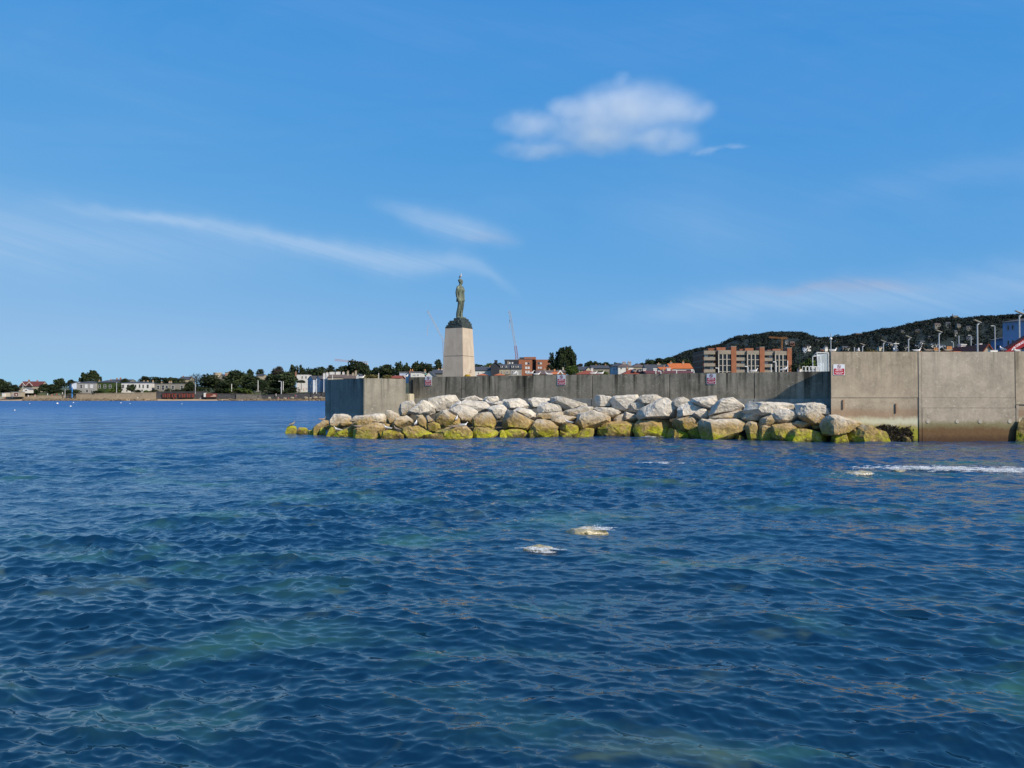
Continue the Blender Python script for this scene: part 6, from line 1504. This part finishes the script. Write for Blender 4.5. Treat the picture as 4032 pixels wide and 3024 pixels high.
for px, py, D, shirt, legs, seat, lb in (
 (1236, 1565, 471, 'white', 'black', 0, 'person in a white shirt standing before the dark promenade wall by the pier head'),
 (1164, 1566, 470, 'red', 'blue', 0, 'person in a red top standing on the beach, left of a pair'), (1168, 1566, 470, 'blue', 'black', 0, 'person in a blue top standing on the beach, right of a pair'),
 (1087, 1561, 471, 'white', 'white', 0, 'person in white walking below the middle of the dark promenade wall'), (1135, 1571, 468, 'red', 'red', 1, 'person in red sitting on the sand near the pier head'), (1127, 1571, 468, 'white', 'blue', 1, 'person in a white top sitting on the sand near the pier head'),
 (1096, 1570, 468, 'pink', 'white', 1, 'person in pink sitting on the rocks below the promenade'), (1025, 1556, 470, 'black', 'blue', 0, 'dark clothed person on the concrete steps'), (790, 1571, 468, 'white', 'white', 1, 'person in white crouching on the sand below the grey wall'),
 (684, 1571, 468, 'red', 'black', 1, 'person in red sitting on the sand below the red huts'), (660, 1571, 468, 'black', 'black', 1, 'dark clothed person sitting on the sand below the huts'), (543, 1569, 467, 'white', 'blue', 1, 'person in a white top sitting on the rocks below the tan wall'),
 (64, 1563, 467, 'white', 'black', 0, 'person in white before the maroon doors'), (111, 1566, 467, 'white', 'white', 0, 'person in white on the beach below the kiosk'), (48, 1568, 467, 'blue', 'blue', 0, 'person in blue on the beach left of the maroon doors'), (138, 1564, 468, 'pink', 'white', 0, 'person in pink stepping down the rocks'),
 (187, 1560, 470, 'white', 'white', 0, 'person in white standing among the bathers above the rocks'), (204, 1563, 470, 'pink', 'red', 0, 'person in pink at the left of the crowd above the rocks'), (215, 1561, 470, 'blue', 'black', 0, 'person in dark blue in the crowd above the rocks'), (224, 1561, 470, 'red', 'black', 0, 'person in red in the crowd above the rocks'), (232, 1562, 470, 'teal', 'black', 0, 'person in teal in the crowd above the rocks'), (246, 1556, 470, 'white', 'blue', 0, 'person in white right of the crowd, beside a sign post'), (5, 1568, 467, 'teal', 'blue', 1, 'person in teal sitting at the far left of the beach'), (20, 1571, 466, 'red', 'black', 1, 'person in red sitting at the left end of the sand'),
 (1105, 1536, 478, 'white', 'black', 0, 'person in white on the upper promenade near the white lamp arch'), (1172, 1540, 476, 'white', 'blue', 0, 'person in white on the upper promenade below the white house'), (1196, 1540, 476, 'pink', 'black', 0, 'person in pink on the upper promenade below the blue houses'), (1208, 1540, 476, 'red', 'white', 0, 'person in red on the upper promenade below the blue houses')):
    key = (shirt, legs, seat)
    if key not in PM: PM[key] = person_mesh(CL[shirt], CL[legs], seat)
    o = bpy.data.objects.new('person', PM[key]); COL.objects.link(o); o.location = tuple(map(float, P(px, py, D))); o.rotation_euler = (0, 0, random.uniform(0, 6.28)); o.scale = (1.08,) * 3
    tag(o, lb, 'person', 'people on the far shore')
# ---------------------------------------------------------------- posts on the far promenade
STEEL = mat('galvanised_steel', (0.40, 0.41, 0.42), (0.33, 0.34, 0.35), rough=0.5, metal=0.0); GREENP = mat('green_post', (0.015, 0.07, 0.045)); WHITEP = mat('white_paint', (0.74, 0.73, 0.70))
def post(px, yt, yb, D, wpx, m, label, name='post', cat='post', group='posts along the shore', cap=True):
    a, b = P(px, yt, D), P(px, yb, D); w = wpx * D / F / 2; h = a[2] - b[2]
    r = empty(name, b, 0, label, cat, group); MB().tube((0, 0, -1.5), (0, 0, h), w, w * .85, 8).build('shaft', m, r)
    if cap: MB().tube((0, 0, h), (0, 0, h + w * 1.2), w * 1.35, w * .6, 8).build('cap', m, r)
    return r
for px, yt, yb, D, m, lb in ((90, 1516, 1560, 474, STEEL, 'thin pole beside the white kiosk'), (459, 1507, 1546, 474, STEEL, 'white pole at the right edge of the ivy house'), (256, 1535, 1556, 473, STEEL, 'pale post right of the crowd on the rocks'),
    (912, 1513, 1532, 480, WHITEP, 'white upright stone on the park lawn'), (1016, 1500, 1532, 480, WHITEP, 'white post under the dark park trees'), (1115, 1503, 1532, 480, WHITEP, 'white post at the right end of the park'), (1234, 1498, 1540, 470, WHITEP, 'left white flagpole before the blue houses'), (1246, 1493, 1540, 470, WHITEP, 'middle white flagpole before the blue houses'), (1275, 1489, 1535, 470, WHITEP, 'right white flagpole next to the pier head'),
    (769, 1512, 1542, 474, STEEL, 'grey pole above the last red hut')):
    post(px, yt, yb, D, 2.6, m, lb)
post(284, 1528, 1556, 473, 5, mat('sign_blue', (0.05, 0.22, 0.55)), 'blue banner post beside the grey villa garden')
post(1491, 1471, 1493, 62, 3.0, WHITEP, 'white post standing behind the pier head block')
post(1309, 1479, 1493, 60, 2.5, WHITEP, 'thin white post left on the pier head skyline')
post(3364, 1370, 1400, 90, 4, STEEL, 'short grey post above the parapet sign')
post(3776, 1325, 1400, 140, 4.5, STEEL, 'plain grey post right of the terracotta chimney')
post(3150, 1391, 1480, 150, 2.6, GREENP, 'left green pole near the glass shelter'); post(3198, 1388, 1480, 150, 2.6, GREENP, 'right green pole near the glass shelter')
# ---------------------------------------------------------------- quay lamps with a raised wing
def quay_lamp(px, ytop, label, i):
    D = 4.75 * F / (HOR - ytop); c = P(px, ytop, D); zb = 2.2; h = c[2] - zb
    r = empty('quay_lamp', (c[0], D, zb), 0, label, 'street lamp', 'quay lamps in a row behind the parapet')
    MB().tube((0, 0, 0), (0, 0, h), .052, .044, 10).build('column', STEEL, r)
    MB().tube((0, 0, h), (.18, 0, h + .16), .055, .05, 8).build('elbow', STEEL, r)
    MB().add([(.22, -.11, h + .14), (-.22, -.10, h + .34), (-.22, .10, h + .34), (.22, .11, h + .14), (.22, -.11, h + .19), (-.22, -.10, h + .37), (-.22, .10, h + .37), (.22, .11, h + .19)], [(0, 3, 2, 1), (4, 5, 6, 7), (0, 1, 5, 4), (1, 2, 6, 5), (2, 3, 7, 6), (3, 0, 4, 7)]).build('lamp_wing', mat('lamp_wing', (0.42, 0.38, 0.32)), r)
for i, (px, yt, lb) in enumerate(((4013, 1247, 'nearest tall quay lamp in front of the blue house'), (3848, 1280, 'second nearest quay lamp, beside the white chimney'), (3697, 1317, 'third nearest quay lamp, right of the panel joint'), (3577, 1338, 'fourth nearest quay lamp, left of the sitting gulls'), (3478, 1354, 'fifth nearest quay lamp, left of the cross armed post'), (3396, 1366, 'farthest quay lamp in front of the olive bush'))): quay_lamp(px, yt, lb, i)
def arm_lamp(px, yt, D, arm, label):
    k = D / F; c = P(px, yt, D); zb = float(gz(c[0], D)); h = c[2] - zb
    r = empty('street_lamp', (c[0], D, zb), 0, label, 'street lamp', 'street lamps with one arm')
    MB().tube((0, 0, 0), (0, 0, h), 2.2 * k, 1.8 * k, 8).build('column', STEEL, r)
    MB().path([(0, 0, h), (-2 * k, 0, h + 1.6 * k), (-arm * k * .6, 0, h + 2.0 * k)], 1.2 * k, 8).build('arm', STEEL, r)
    MB().box(-arm * k, -arm * k * .45, -1.5 * k, 1.5 * k, h + 1.2 * k, h + 3 * k).build('lamp_head', WHITEP, r)
arm_lamp(3917, 1285, 100, 16, 'single armed street lamp in front of the low blue building'); arm_lamp(3823, 1322, 130, 12, 'single armed street lamp behind the ochre chimney'); arm_lamp(3753, 1348, 150, 8, 'small single armed street lamp by the terracotta chimney'); arm_lamp(1108, 1503, 475, 12, 'white lamp arch at the right end of the park')
# bent pipe rails showing over the wall before the dark roofs
for i, (px, yt, D, lb) in enumerate(((2582, 1458, 62, 'plain white pipe post left of the brownish gull'), (2602, 1464, 62, 'short bent white pipe beside the brownish gull'), (2664, 1460, 61, 'bent white pipe below the bright orange house'), (2732, 1459, 60, 'bent white pipe at the left edge of the apartment block'), (2829, 1452, 60, 'bent white pipe before the first apartment bay'), (2945, 1446, 59, 'bent white pipe before the second apartment bay'), (3036, 1434, 58, 'thin tall white pipe before the third brick pier'), (3056, 1428, 58, 'bent lamp pipe before the third apartment bay'), (3101, 1420, 57, 'thin white pipe at the right brick pier'))):
    a = P(px, yt, D); h = a[2] - 2.2; r = empty('rail_post', (a[0], D, 2.2), 0, lb, 'post', 'white pipe posts on the pier')
    MB().tube((0, 0, 0), (0, 0, h), .035, .035, 8).build('upright', WHITEP, r)
    if i not in (0, 6, 8): MB().path([(0, 0, h), (-.05, 0, h + .05), (-.24, 0, h + .06)], .032, 8).build('bend', WHITEP, r)
# cross armed post
D = 95; k = D / F; c = P(3527, 1346, D); zb = 2.5; h = c[2] - zb; r = empty('cross_post', (c[0], D, zb), 0, 'grey post with a white cross arm above the parapet', 'post')
MB().tube((0, 0, 0), (0, 0, h), .08, .06, 8).build('shaft', STEEL, r); MB().box(-9 * k, 12 * k, -.09, .09, h - 8.5 * k, h - 6 * k).build('cross_arm', WHITEP, r)
# camera mast at the parapet corner
D = 41.6; c = P(3271, 1312, D); zb = 2.2; h = c[2] - zb; r = empty('camera_mast', (c[0], D, zb), 0, 'thin grey mast with a white camera ball at the parapet corner', 'mast')
MB().tube((0, 0, 0), (0, 0, h), .035, .022, 10).build('pole', STEEL, r)
bm = bmesh.new(); bmesh.ops.create_uvsphere(bm, u_segments=12, v_segments=8, radius=.075); bm_obj('camera_ball', bm, WHITEP, r, (0, 0, h - 22 * D / F), True)
# ---------------------------------------------------------------- glass shelter and railings
D = 58.0; k = D / F
def SP(px, py): q = P(px, py, D); return q
base = P(3240, 1500, D); zb = 2.2; r = empty('glass_shelter', (base[0], D, zb), 0, 'white framed glass shelter leaning outwards beside the parapet', 'shelter')
def L3(px, py, y=0): q = SP(px, py); return (q[0] - base[0], y, q[2] - zb)
zfl = HOR + (CAM_H - zb) / k
for nm, pts in (('frame_post', [L3(3216, 1388), L3(3229, zfl)]), ('frame_post', [L3(3262, 1390), L3(3264, zfl)]), ('frame_post', [L3(3226, 1400, 1.3), L3(3230, zfl, 1.3)]), ('frame_post', [L3(3258, 1395, 1.3), L3(3270, zfl, 1.3)]), ('top_rail', [L3(3216, 1388), L3(3262, 1390), L3(3258, 1395, 1.3), L3(3226, 1400, 1.3), L3(3216, 1388)])):
    MB().path(pts, .035, 8).build(nm, WHITEP, r)
gm, gt, gb = new_mat('shelter_glass'); gb.inputs['Base Color'].default_value = (.75, .82, .85, 1); gb.inputs['Roughness'].default_value = .05; gb.inputs['Alpha'].default_value = .28
a, b, c2, d = L3(3219, 1391, .02), L3(3260, 1393, .02), L3(3262, zfl - 8, .02), L3(3228, zfl - 8, .02)
MB().add([a, b, c2, d] + [(q[0], .035, q[2]) for q in (a, b, c2, d)], [(0, 3, 2, 1), (4, 5, 6, 7), (0, 1, 5, 4), (1, 2, 6, 5), (2, 3, 7, 6), (3, 0, 4, 7)]).build('pane', gm, r)
MB().box(L3(3226, 0)[0], L3(3240, 0)[0], .3, .6, 0, L3(0, 1428)[2]).build('bench_back', WHITEP, r)
D = 56.0; r0 = P(3160, 1500, D); r = empty('railing', (r0[0], D, 2.2), 0, 'white tubular railing behind the wall, left of the shelter', 'railing')
k = D / F; ht = (HOR - 1443) * k + CAM_H - 2.2
for i in range(5):
    x = i * 14 * k; MB().path([(x, 0, 0), (x, 0, ht - .05), (x + .04, 0, ht), (x + 11 * k - .04, 0, ht), (x + 11 * k, 0, ht - .05), (x + 11 * k, 0, 0)], .025, 8).build('hoop', WHITEP, r)
MB().tube((0, .03, ht * .86), (64 * k, .03, ht * .86), .018, .018, 6).build('rail', WHITEP, r)
D = 57.0; r0 = P(3236, 1500, D); r = empty('railing', (r0[0], D, 2.2), 0, 'white tubular railing running behind the glass shelter', 'railing')
for i in range(3):
    x = i * 13 * k; MB().path([(x, 2, 0), (x, 2, ht - .05), (x + .04, 2, ht + .1), (x + 11 * k, 2, ht + .1), (x + 11 * k, 2, 0)], .025, 8).build('hoop', WHITEP, r)
c = P(3133, 1463, 43); r = empty('plastic_tub', (c[0], wall_pt(wall_s(3133), -.25)[1], Z_MID + .004), 0, 'small white tub left on the wall beside the brown gull', 'tub')
MB().tube((0, 0, 0), (0, 0, .14), .11, .13, 12).build('tub', WHITEP, r); MB().tube((0, 0, .142), (0, 0, .16), .135, .13, 12).build('lid', mat('tub_lid', (0.5, 0.4, 0.1)), r)
c = P(3911, 1378, YT + .4); r = empty('white_box', (c[0], YT + .45, Z_TALL + .004), 0, 'flat white box lying on the parapet left of the red boom', 'box')
MB().box(-.19, .19, -.12, .12, 0, .085).build('body', WHITEP, r); MB().box(-.2, .2, -.13, .13, .087, .10).build('lid', WHITEP, r)
# ---------------------------------------------------------------- red telescopic boom behind the parapet
D = 43.0; a = P(3962, 1384, D); b = P(4080, 1312, D); dirv = Vector(b - a); L_ = dirv.length; ang_ = math.atan2(dirv.z, dirv.x)
r = empty('crane_boom', a, 0, 'dark red machine boom with white lettering at the right edge', 'crane'); 
def boom(x0, x1, h0, h1, y0, y1, nm, m, z=0):
    o = MB().add([(x0, y0, -h0 / 2 + z), (x1, y0, -h1 / 2 + z), (x1, y1, -h1 / 2 + z), (x0, y1, -h0 / 2 + z), (x0, y0, h0 / 2 + z), (x1, y0, h1 / 2 + z), (x1, y1, h1 / 2 + z), (x0, y1, h0 / 2 + z)], [(0, 3, 2, 1), (4, 5, 6, 7), (0, 1, 5, 4), (1, 2, 6, 5), (2, 3, 7, 6), (3, 0, 4, 7)]).build(nm, m, r)
    o.rotation_euler = (0, -ang_, 0); return o
RED = mat('machine_red', (0.30, 0.012, 0.018), (0.22, 0.01, 0.014), rough=0.4)
boom(-.4, L_, .22, .46, -.16, .16, 'boom', RED, -.06); boom(-.4, L_, .05, .07, -.18, .18, 'boom_edge', mat('machine_dark', (0.05, 0.01, 0.015)), .17)
boom(.9, L_, .10, .16, .2, .34, 'ram', mat('machine_black', (0.03, 0.03, 0.035)), -.42)
tx = text('OSRAD', .17, 0, 0, 0, M_TXT, r, bold=.006); tx.rotation_euler = (math.pi / 2, -ang_, 0); tx.location = (math.cos(ang_) * .78 , -.165, math.sin(ang_) * .78 + .0)
lg = MB().add([(.16, -.166, -.05), (.30, -.166, -.08), (.34, -.166, .04)], [(0, 1, 2)]).add([(.40, -.166, -.07), (.47, -.166, -.07), (.44, -.166, .06), (.38, -.166, .05)], [(0, 1, 2, 3)]).build('logo', M_TXT, r); lg.rotation_euler = (0, -ang_, 0)
MB().tube((.55, .1, -.9), (2.2, .1, -.1), .05, .05, 8).build('support', mat('machine_black', (0.03, 0.03, 0.035)), r)
# ---------------------------------------------------------------- tower cranes in the distance
CRED = mat('crane_red', (0.32, 0.11, 0.11)); CGREY = mat('crane_grey', (0.42, 0.42, 0.45)); CORG = mat('crane_orange', (0.35, 0.16, 0.06))
def lattice(mb, p0, p1, w, n, r):
    a, b = Vector(p0), Vector(p1); d = (b - a).normalized(); u = Vector((0, 1, 0)); v = d.cross(u).normalized(); u = v.cross(d)
    cs = [(u + v) * w, (v - u) * w, (-u - v) * w, (u - v) * w]
    for c_ in cs: mb.tube(a + c_, b + c_, r, r, 5)
    for i in range(n):
        q0, q1 = a.lerp(b, i / n), a.lerp(b, (i + 1) / n)
        for j in range(4): mb.tube(q0 + cs[j], q1 + cs[(j + 1) % 4], r * .6, r * .6, 4)
    return mb
def crane(label, D, mast_px, y_base, y_top, segs, name='tower_crane'):
    k = D / F; c = P(mast_px, y_base, D); r = empty(name, c, 0, label, 'crane', 'construction cranes in the distance')
    def q(px, py): s = P(px, py, D); return (s[0] - c[0], 0, s[2] - c[2])
    for nm, p0, p1, w, n, rad, m in segs: lattice(MB(), q(*p0), q(*p1), w, n, rad, ).build(nm, m, r)
    return r
crane('luffing crane with a raised grey and red jib left of the brick building', 345, 2036, 1440, 1340, (('mast', (2036, 1440), (2034, 1395), .55, 8, .12, CRED), ('lower_jib', (2034, 1395), (2029, 1362), .5, 8, .10, CRED), ('jib', (2029, 1362), (2007, 1229), .36, 26, .085, CGREY), ('jib_head', (2007, 1229), (2003, 1226), .4, 2, .1, CGREY), ('hoist_rope', (2007, 1258), (2004, 1297), .04, 1, .06, CGREY)))
crane('luffing crane jib leaning left behind the statue plinth', 360, 1743, 1480, 1335, (('mast', (1752, 1480), (1746, 1340), .4, 10, .09, CGREY), ('jib', (1746, 1340), (1686, 1228), .28, 24, .07, CGREY), ('jib_head', (1686, 1228), (1682, 1227), .4, 2, .09, CGREY), ('hoist_rope', (1686, 1275), (1681, 1322), .04, 1, .06, CGREY)))
crane('flat topped tower crane with a long pale jib over the dark trees', 700, 1420, 1500, 1425, (('mast', (1423, 1500), (1423, 1426), .8, 10, .16, CGREY), ('jib', (1423, 1428), (1318, 1417), .75, 24, .15, mat('crane_pink', (0.45, 0.30, 0.32))), ('counter_jib', (1423, 1426), (1447, 1428), 1.0, 6, .2, CGREY), ('counterweight', (1441, 1430), (1441, 1436), 1.3, 2, .6, CGREY)))
crane('small orange tower crane on the wooded hill', 800, 3078, 1420, 1329, (('mast', (3078, 1425), (3078, 1328), .7, 14, .16, CORG), ('jib', (3078, 1331), (3028, 1328), .6, 14, .14, CORG), ('counter_jib', (3078, 1331), (3100, 1332), .8, 5, .2, CORG)))
# ---------------------------------------------------------------- buoys and floating birds out on the bay
for i, (px, py, w, lb) in enumerate(((226, 1588, 8, 'largest white mooring buoy out on the bay'), (278, 1599, 7, 'white mooring buoy nearest on the left of the bay'), (117, 1588, 4, 'tiny white buoy left of the largest one'), (289, 1584, 5, 'small white buoy close to the far shore'), (476, 1585, 5, 'small white buoy below the white terrace'), (512, 1588, 4, 'tiny white buoy right of the one below the terrace'), (716, 1589, 4, 'tiny white buoy below the red huts'), (58, 1614, 4, 'tiny white float at the left edge of the bay'))):
    q = PW(px, py + 2, 0.0); s = max(w * q[1] / F / 2, .12); r = empty('mooring_buoy', q, 0, lb, 'buoy', 'white buoys on the bay')
    bm = bmesh.new(); bmesh.ops.create_uvsphere(bm, u_segments=14, v_segments=9, radius=s); 
    for v in bm.verts: v.co.z = v.co.z * .8 + s * .35
    bm_obj('float', bm, WHITEP, r, None, True); MB().tube((0, 0, s), (0, 0, s * 1.5), s * .12, s * .12, 6).build('ring', STEEL, r)
# ---------------------------------------------------------------- half drowned rocks with breaking water
fm0, t, b = new_mat('foam'); FOAM = fm0
n = t.noise(t.new('ShaderNodeNewGeometry').outputs['Position'], 26.0, 4, .7, .6); b.inputs['Base Color'].default_value = (.74, .76, .76, 1); b.inputs['Roughness'].default_value = .6
t.setin(b, 'Alpha', t.map(n, .40, .66, .0, .8))
def awash(px, py, w, h, seed, label):
    q = PW(px, py, 0); s = w * q[1] / F; hh = h * q[1] / F; g = np.random.default_rng(seed)
    pts = [np.array([math.cos(t) * s * .5 * g.uniform(.85, 1.1), 0, math.sin(t) * hh * g.uniform(.7, 1.0)]) for t in np.linspace(0, 5.6, 8)]
    o = bm_obj('drowned_rock', boulder_mesh(pts, seed, min(s * .5, 1.4), .6), ROCK_WET, None, q + np.array([0, 0, -.028]), True)
    tag(o, label, 'rock', 'rocks awash in front of the pier'); return q, s, hh
m, t, b = new_mat('wet_stone'); co = t.new('ShaderNodeNewGeometry').outputs['Position']; n = t.noise(co, 5, 5, .65, .6)
t.setin(b, 'Base Color', t.mix(t.map(n, .3, .7), (0.17, 0.14, 0.06), (0.46, 0.40, 0.25))); b.inputs['Roughness'].default_value = .28; t.link(t.bump(n, .6, .05), b.inputs['Normal']); ROCK_WET = m
def foam(cx_, cy_, lx_, ly_, n, seed, label, splash=(), z=.035):
    """ragged foam scraps lying on the water plus thrown drops"""
    g = np.random.default_rng(seed); V, Fc = [], []
    for i in range(n):
        x = cx_ + g.normal(0, lx_ * .42); y = cy_ + g.normal(0, ly_ * .42); s = g.uniform(.012, .06) * (1 if lx_ < 2 else 1.35); kk = len(V); m_ = 7; el = g.uniform(1.5, 5.0)
        zz = z + g.uniform(-.02, .045)
        for j in range(m_):
            a_ = 6.283 * j / m_; rr = s * g.uniform(.5, 1.2); V.append((x + math.cos(a_) * rr * el, y + math.sin(a_) * rr, zz + g.uniform(-.012, .012)))
        V.append((x, y, zz + s * .35))
        for j in range(m_): Fc.append((kk + j, kk + (j + 1) % m_, kk + m_))
    for (sx, sy, sr, sh, cnt) in splash:
        for i in range(cnt):
            a_ = g.uniform(0, 6.28); u = g.uniform(0, 1) ** .6; x = sx + math.cos(a_) * sr * u * g.uniform(.3, 1); y = sy + math.sin(a_) * sr * .4 * u; zz = g.uniform(0, 1) ** 1.6 * sh * (1 - u * .6); s = g.uniform(.003, .011)
            kk = len(V); V.extend([(x - s, y, zz), (x + s, y, zz), (x, y - s, zz), (x, y + s, zz), (x, y, zz - s * 1.8), (x, y, zz + s * 1.8)]); Fc.extend([(kk + a, kk + b_, kk + c_) for a, b_, c_ in ((0, 2, 5), (2, 1, 5), (1, 3, 5), (3, 0, 5), (2, 0, 4), (1, 2, 4), (3, 1, 4), (0, 3, 4))])
    tag(mesh_obj('foam', V, Fc, FOAM, smooth=True), label, 'foam', kind='stuff')
q, s, hh = awash(2125, 2168, 150, 36, 801, 'pale rock awash in the middle foreground, nearest of the drowned rocks')
foam(q[0] + .03, q[1] - s * .28, s * .5, .12, 34, 811, 'white foam breaking over the nearest drowned rock', ((q[0] + s * .18, q[1] - .12, s * .22, .13, 90), (q[0] - s * .2, q[1] - .2, s * .25, .06, 50)))
q, s, hh = awash(2310, 2090, 200, 28, 802, 'low tan rock awash behind and right of the nearest drowned rock')
foam(q[0] + s * .15, q[1] - .12, s * .4, .12, 20, 812, 'splash of white water at the second drowned rock', ((q[0] + s * .18, q[1], s * .14, .17, 90),))
q, s, hh = awash(3385, 1868, 130, 22, 803, 'tan drowned rock at the left end of the long foam line')
foam(q[0] - s * .1, q[1] - .2, s * .6, .4, 40, 813, 'splash at the left end of the long foam line', ((q[0] - s * .1, q[1] + .2, s * .35, .18, 90),))
for i, (px, py, w, h, lb) in enumerate(((3540, 1852, 60, 10, 'small rock breaking the long foam line'), (3640, 1842, 50, 10, 'orange brown rock in the middle of the long foam line'))): awash(px, py, w, h, 804 + i, lb)
for i, (px, py, w) in enumerate(((3560, 1848, 260), (3720, 1852, 300), (3880, 1856, 320), (4010, 1862, 200))):
    q = PW(px, py, 0); foam(q[0], q[1], w * q[1] / F * .95, .7, 130, 820 + i, ['white foam of the long breaking line, left part', 'white foam of the long breaking line, middle part', 'white foam of the long breaking line, right part', 'white foam of the long breaking line at the right edge'][i], z=.05)
for i, (px, py, w, lb) in enumerate(((2600, 1826, 200, 'thin pale foam patch left below the parapet'), (2560, 1722, 70, 'scrap of foam at the waterline boulders'))):
    q = PW(px, py, 0); foam(q[0], q[1] - .2, w * q[1] / F * .7, .3, 30, 840 + i, lb)
# ---------------------------------------------------------------- cumulus cloud: a real body of droplets in the sky
CD = 2600.0
def cloud(name, blobs, label, dens, noise_sc, seed):
    """blobs: (column, row, half width, half height) of the puffs"""
    k = CD / F
    pts = [(*P(x, y, CD), rx * k, ry * k) for x, y, rx, ry in blobs]
    x0 = min(p[0] - p[3] * 1.5 for p in pts); x1 = max(p[0] + p[3] * 1.5 for p in pts); z0 = min(p[2] - p[4] * 1.7 for p in pts); z1 = max(p[2] + p[4] * 1.7 for p in pts); dy_ = max(p[3] for p in pts) * 1.0
    m = bpy.data.materials.new(name + '_droplets'); m.use_nodes = True; nt = m.node_tree; t = NT(nt)
    nt.nodes.remove(nt.nodes['Principled BSDF']); vol = t.new('ShaderNodeVolumePrincipled'); t.link(vol.outputs[0], nt.nodes['Material Output'].inputs['Volume'])
    co = t.new('ShaderNodeNewGeometry').outputs['Position']
    nz = t.new('ShaderNodeTexNoise'); t.link(co, nz.inputs['Vector']); nz.inputs['Scale'].default_value = noise_sc; nz.inputs['Detail'].default_value = 4; nz.inputs['Roughness'].default_value = .55
    warp = t.vmath('MULTIPLY', t.vmath('SUBTRACT', nz.outputs['Color'], (.5, .5, .5)), (95.0, 95.0, 48.0))
    pw = t.vmath('ADD', co, warp); tot = None
    for (x, y, z, rx, rz) in pts:
        v = t.vmath('MULTIPLY', t.vmath('SUBTRACT', pw, (float(x), float(y), float(z))), (1 / rx, 1 / (rx * .9), 1 / rz))
        L = t.new('ShaderNodeVectorMath', operation='LENGTH'); t.link(v, L.inputs[0])
        d = t.map(L.outputs['Value'], .25, 1.15, 1, 0, True); tot = d if tot is None else t.math('MAXIMUM', tot, d)
    det = t.map(nz.outputs['Fac'], .32, .60, .35, 1.0, True)
    t.setin(vol, 'Density', t.math('MULTIPLY', t.math('MULTIPLY', tot, det), dens)); vol.inputs['Color'].default_value = (.97, .97, .98, 1); vol.inputs['Anisotropy'].default_value = .1
    c = ((x0 + x1) / 2, CD, (z0 + z1) / 2)
    bm = bmesh.new(); bmesh.ops.create_icosphere(bm, subdivisions=3, radius=1.0)
    for v in bm.verts: v.co = Vector((v.co.x * (x1 - x0) / 2 * 1.15, v.co.y * dy_ * 1.25, v.co.z * (z1 - z0) / 2 * 1.25))
    o = bm_obj(name, bm, m, None, c); tag(o, label, 'cloud')
    return o
cloud('cumulus_cloud', ((2095, 492, 165, 46), (2250, 425, 110, 46), (2340, 560, 200, 34), (2480, 410, 235, 78), (2640, 425, 150, 70), (2620, 552, 165, 44), (2452, 312, 36, 30), (2730, 440, 110, 50), (2110, 592, 170, 24), (2400, 480, 300, 56)), 'soft white cumulus cloud high right of the statue', 0.0066, 0.010, 1)
cloud('cloud_wisp', ((2780, 592, 70, 14), (2890, 578, 60, 15)), 'small pale cloud wisp right of the cumulus cloud', 0.006, 0.012, 2)
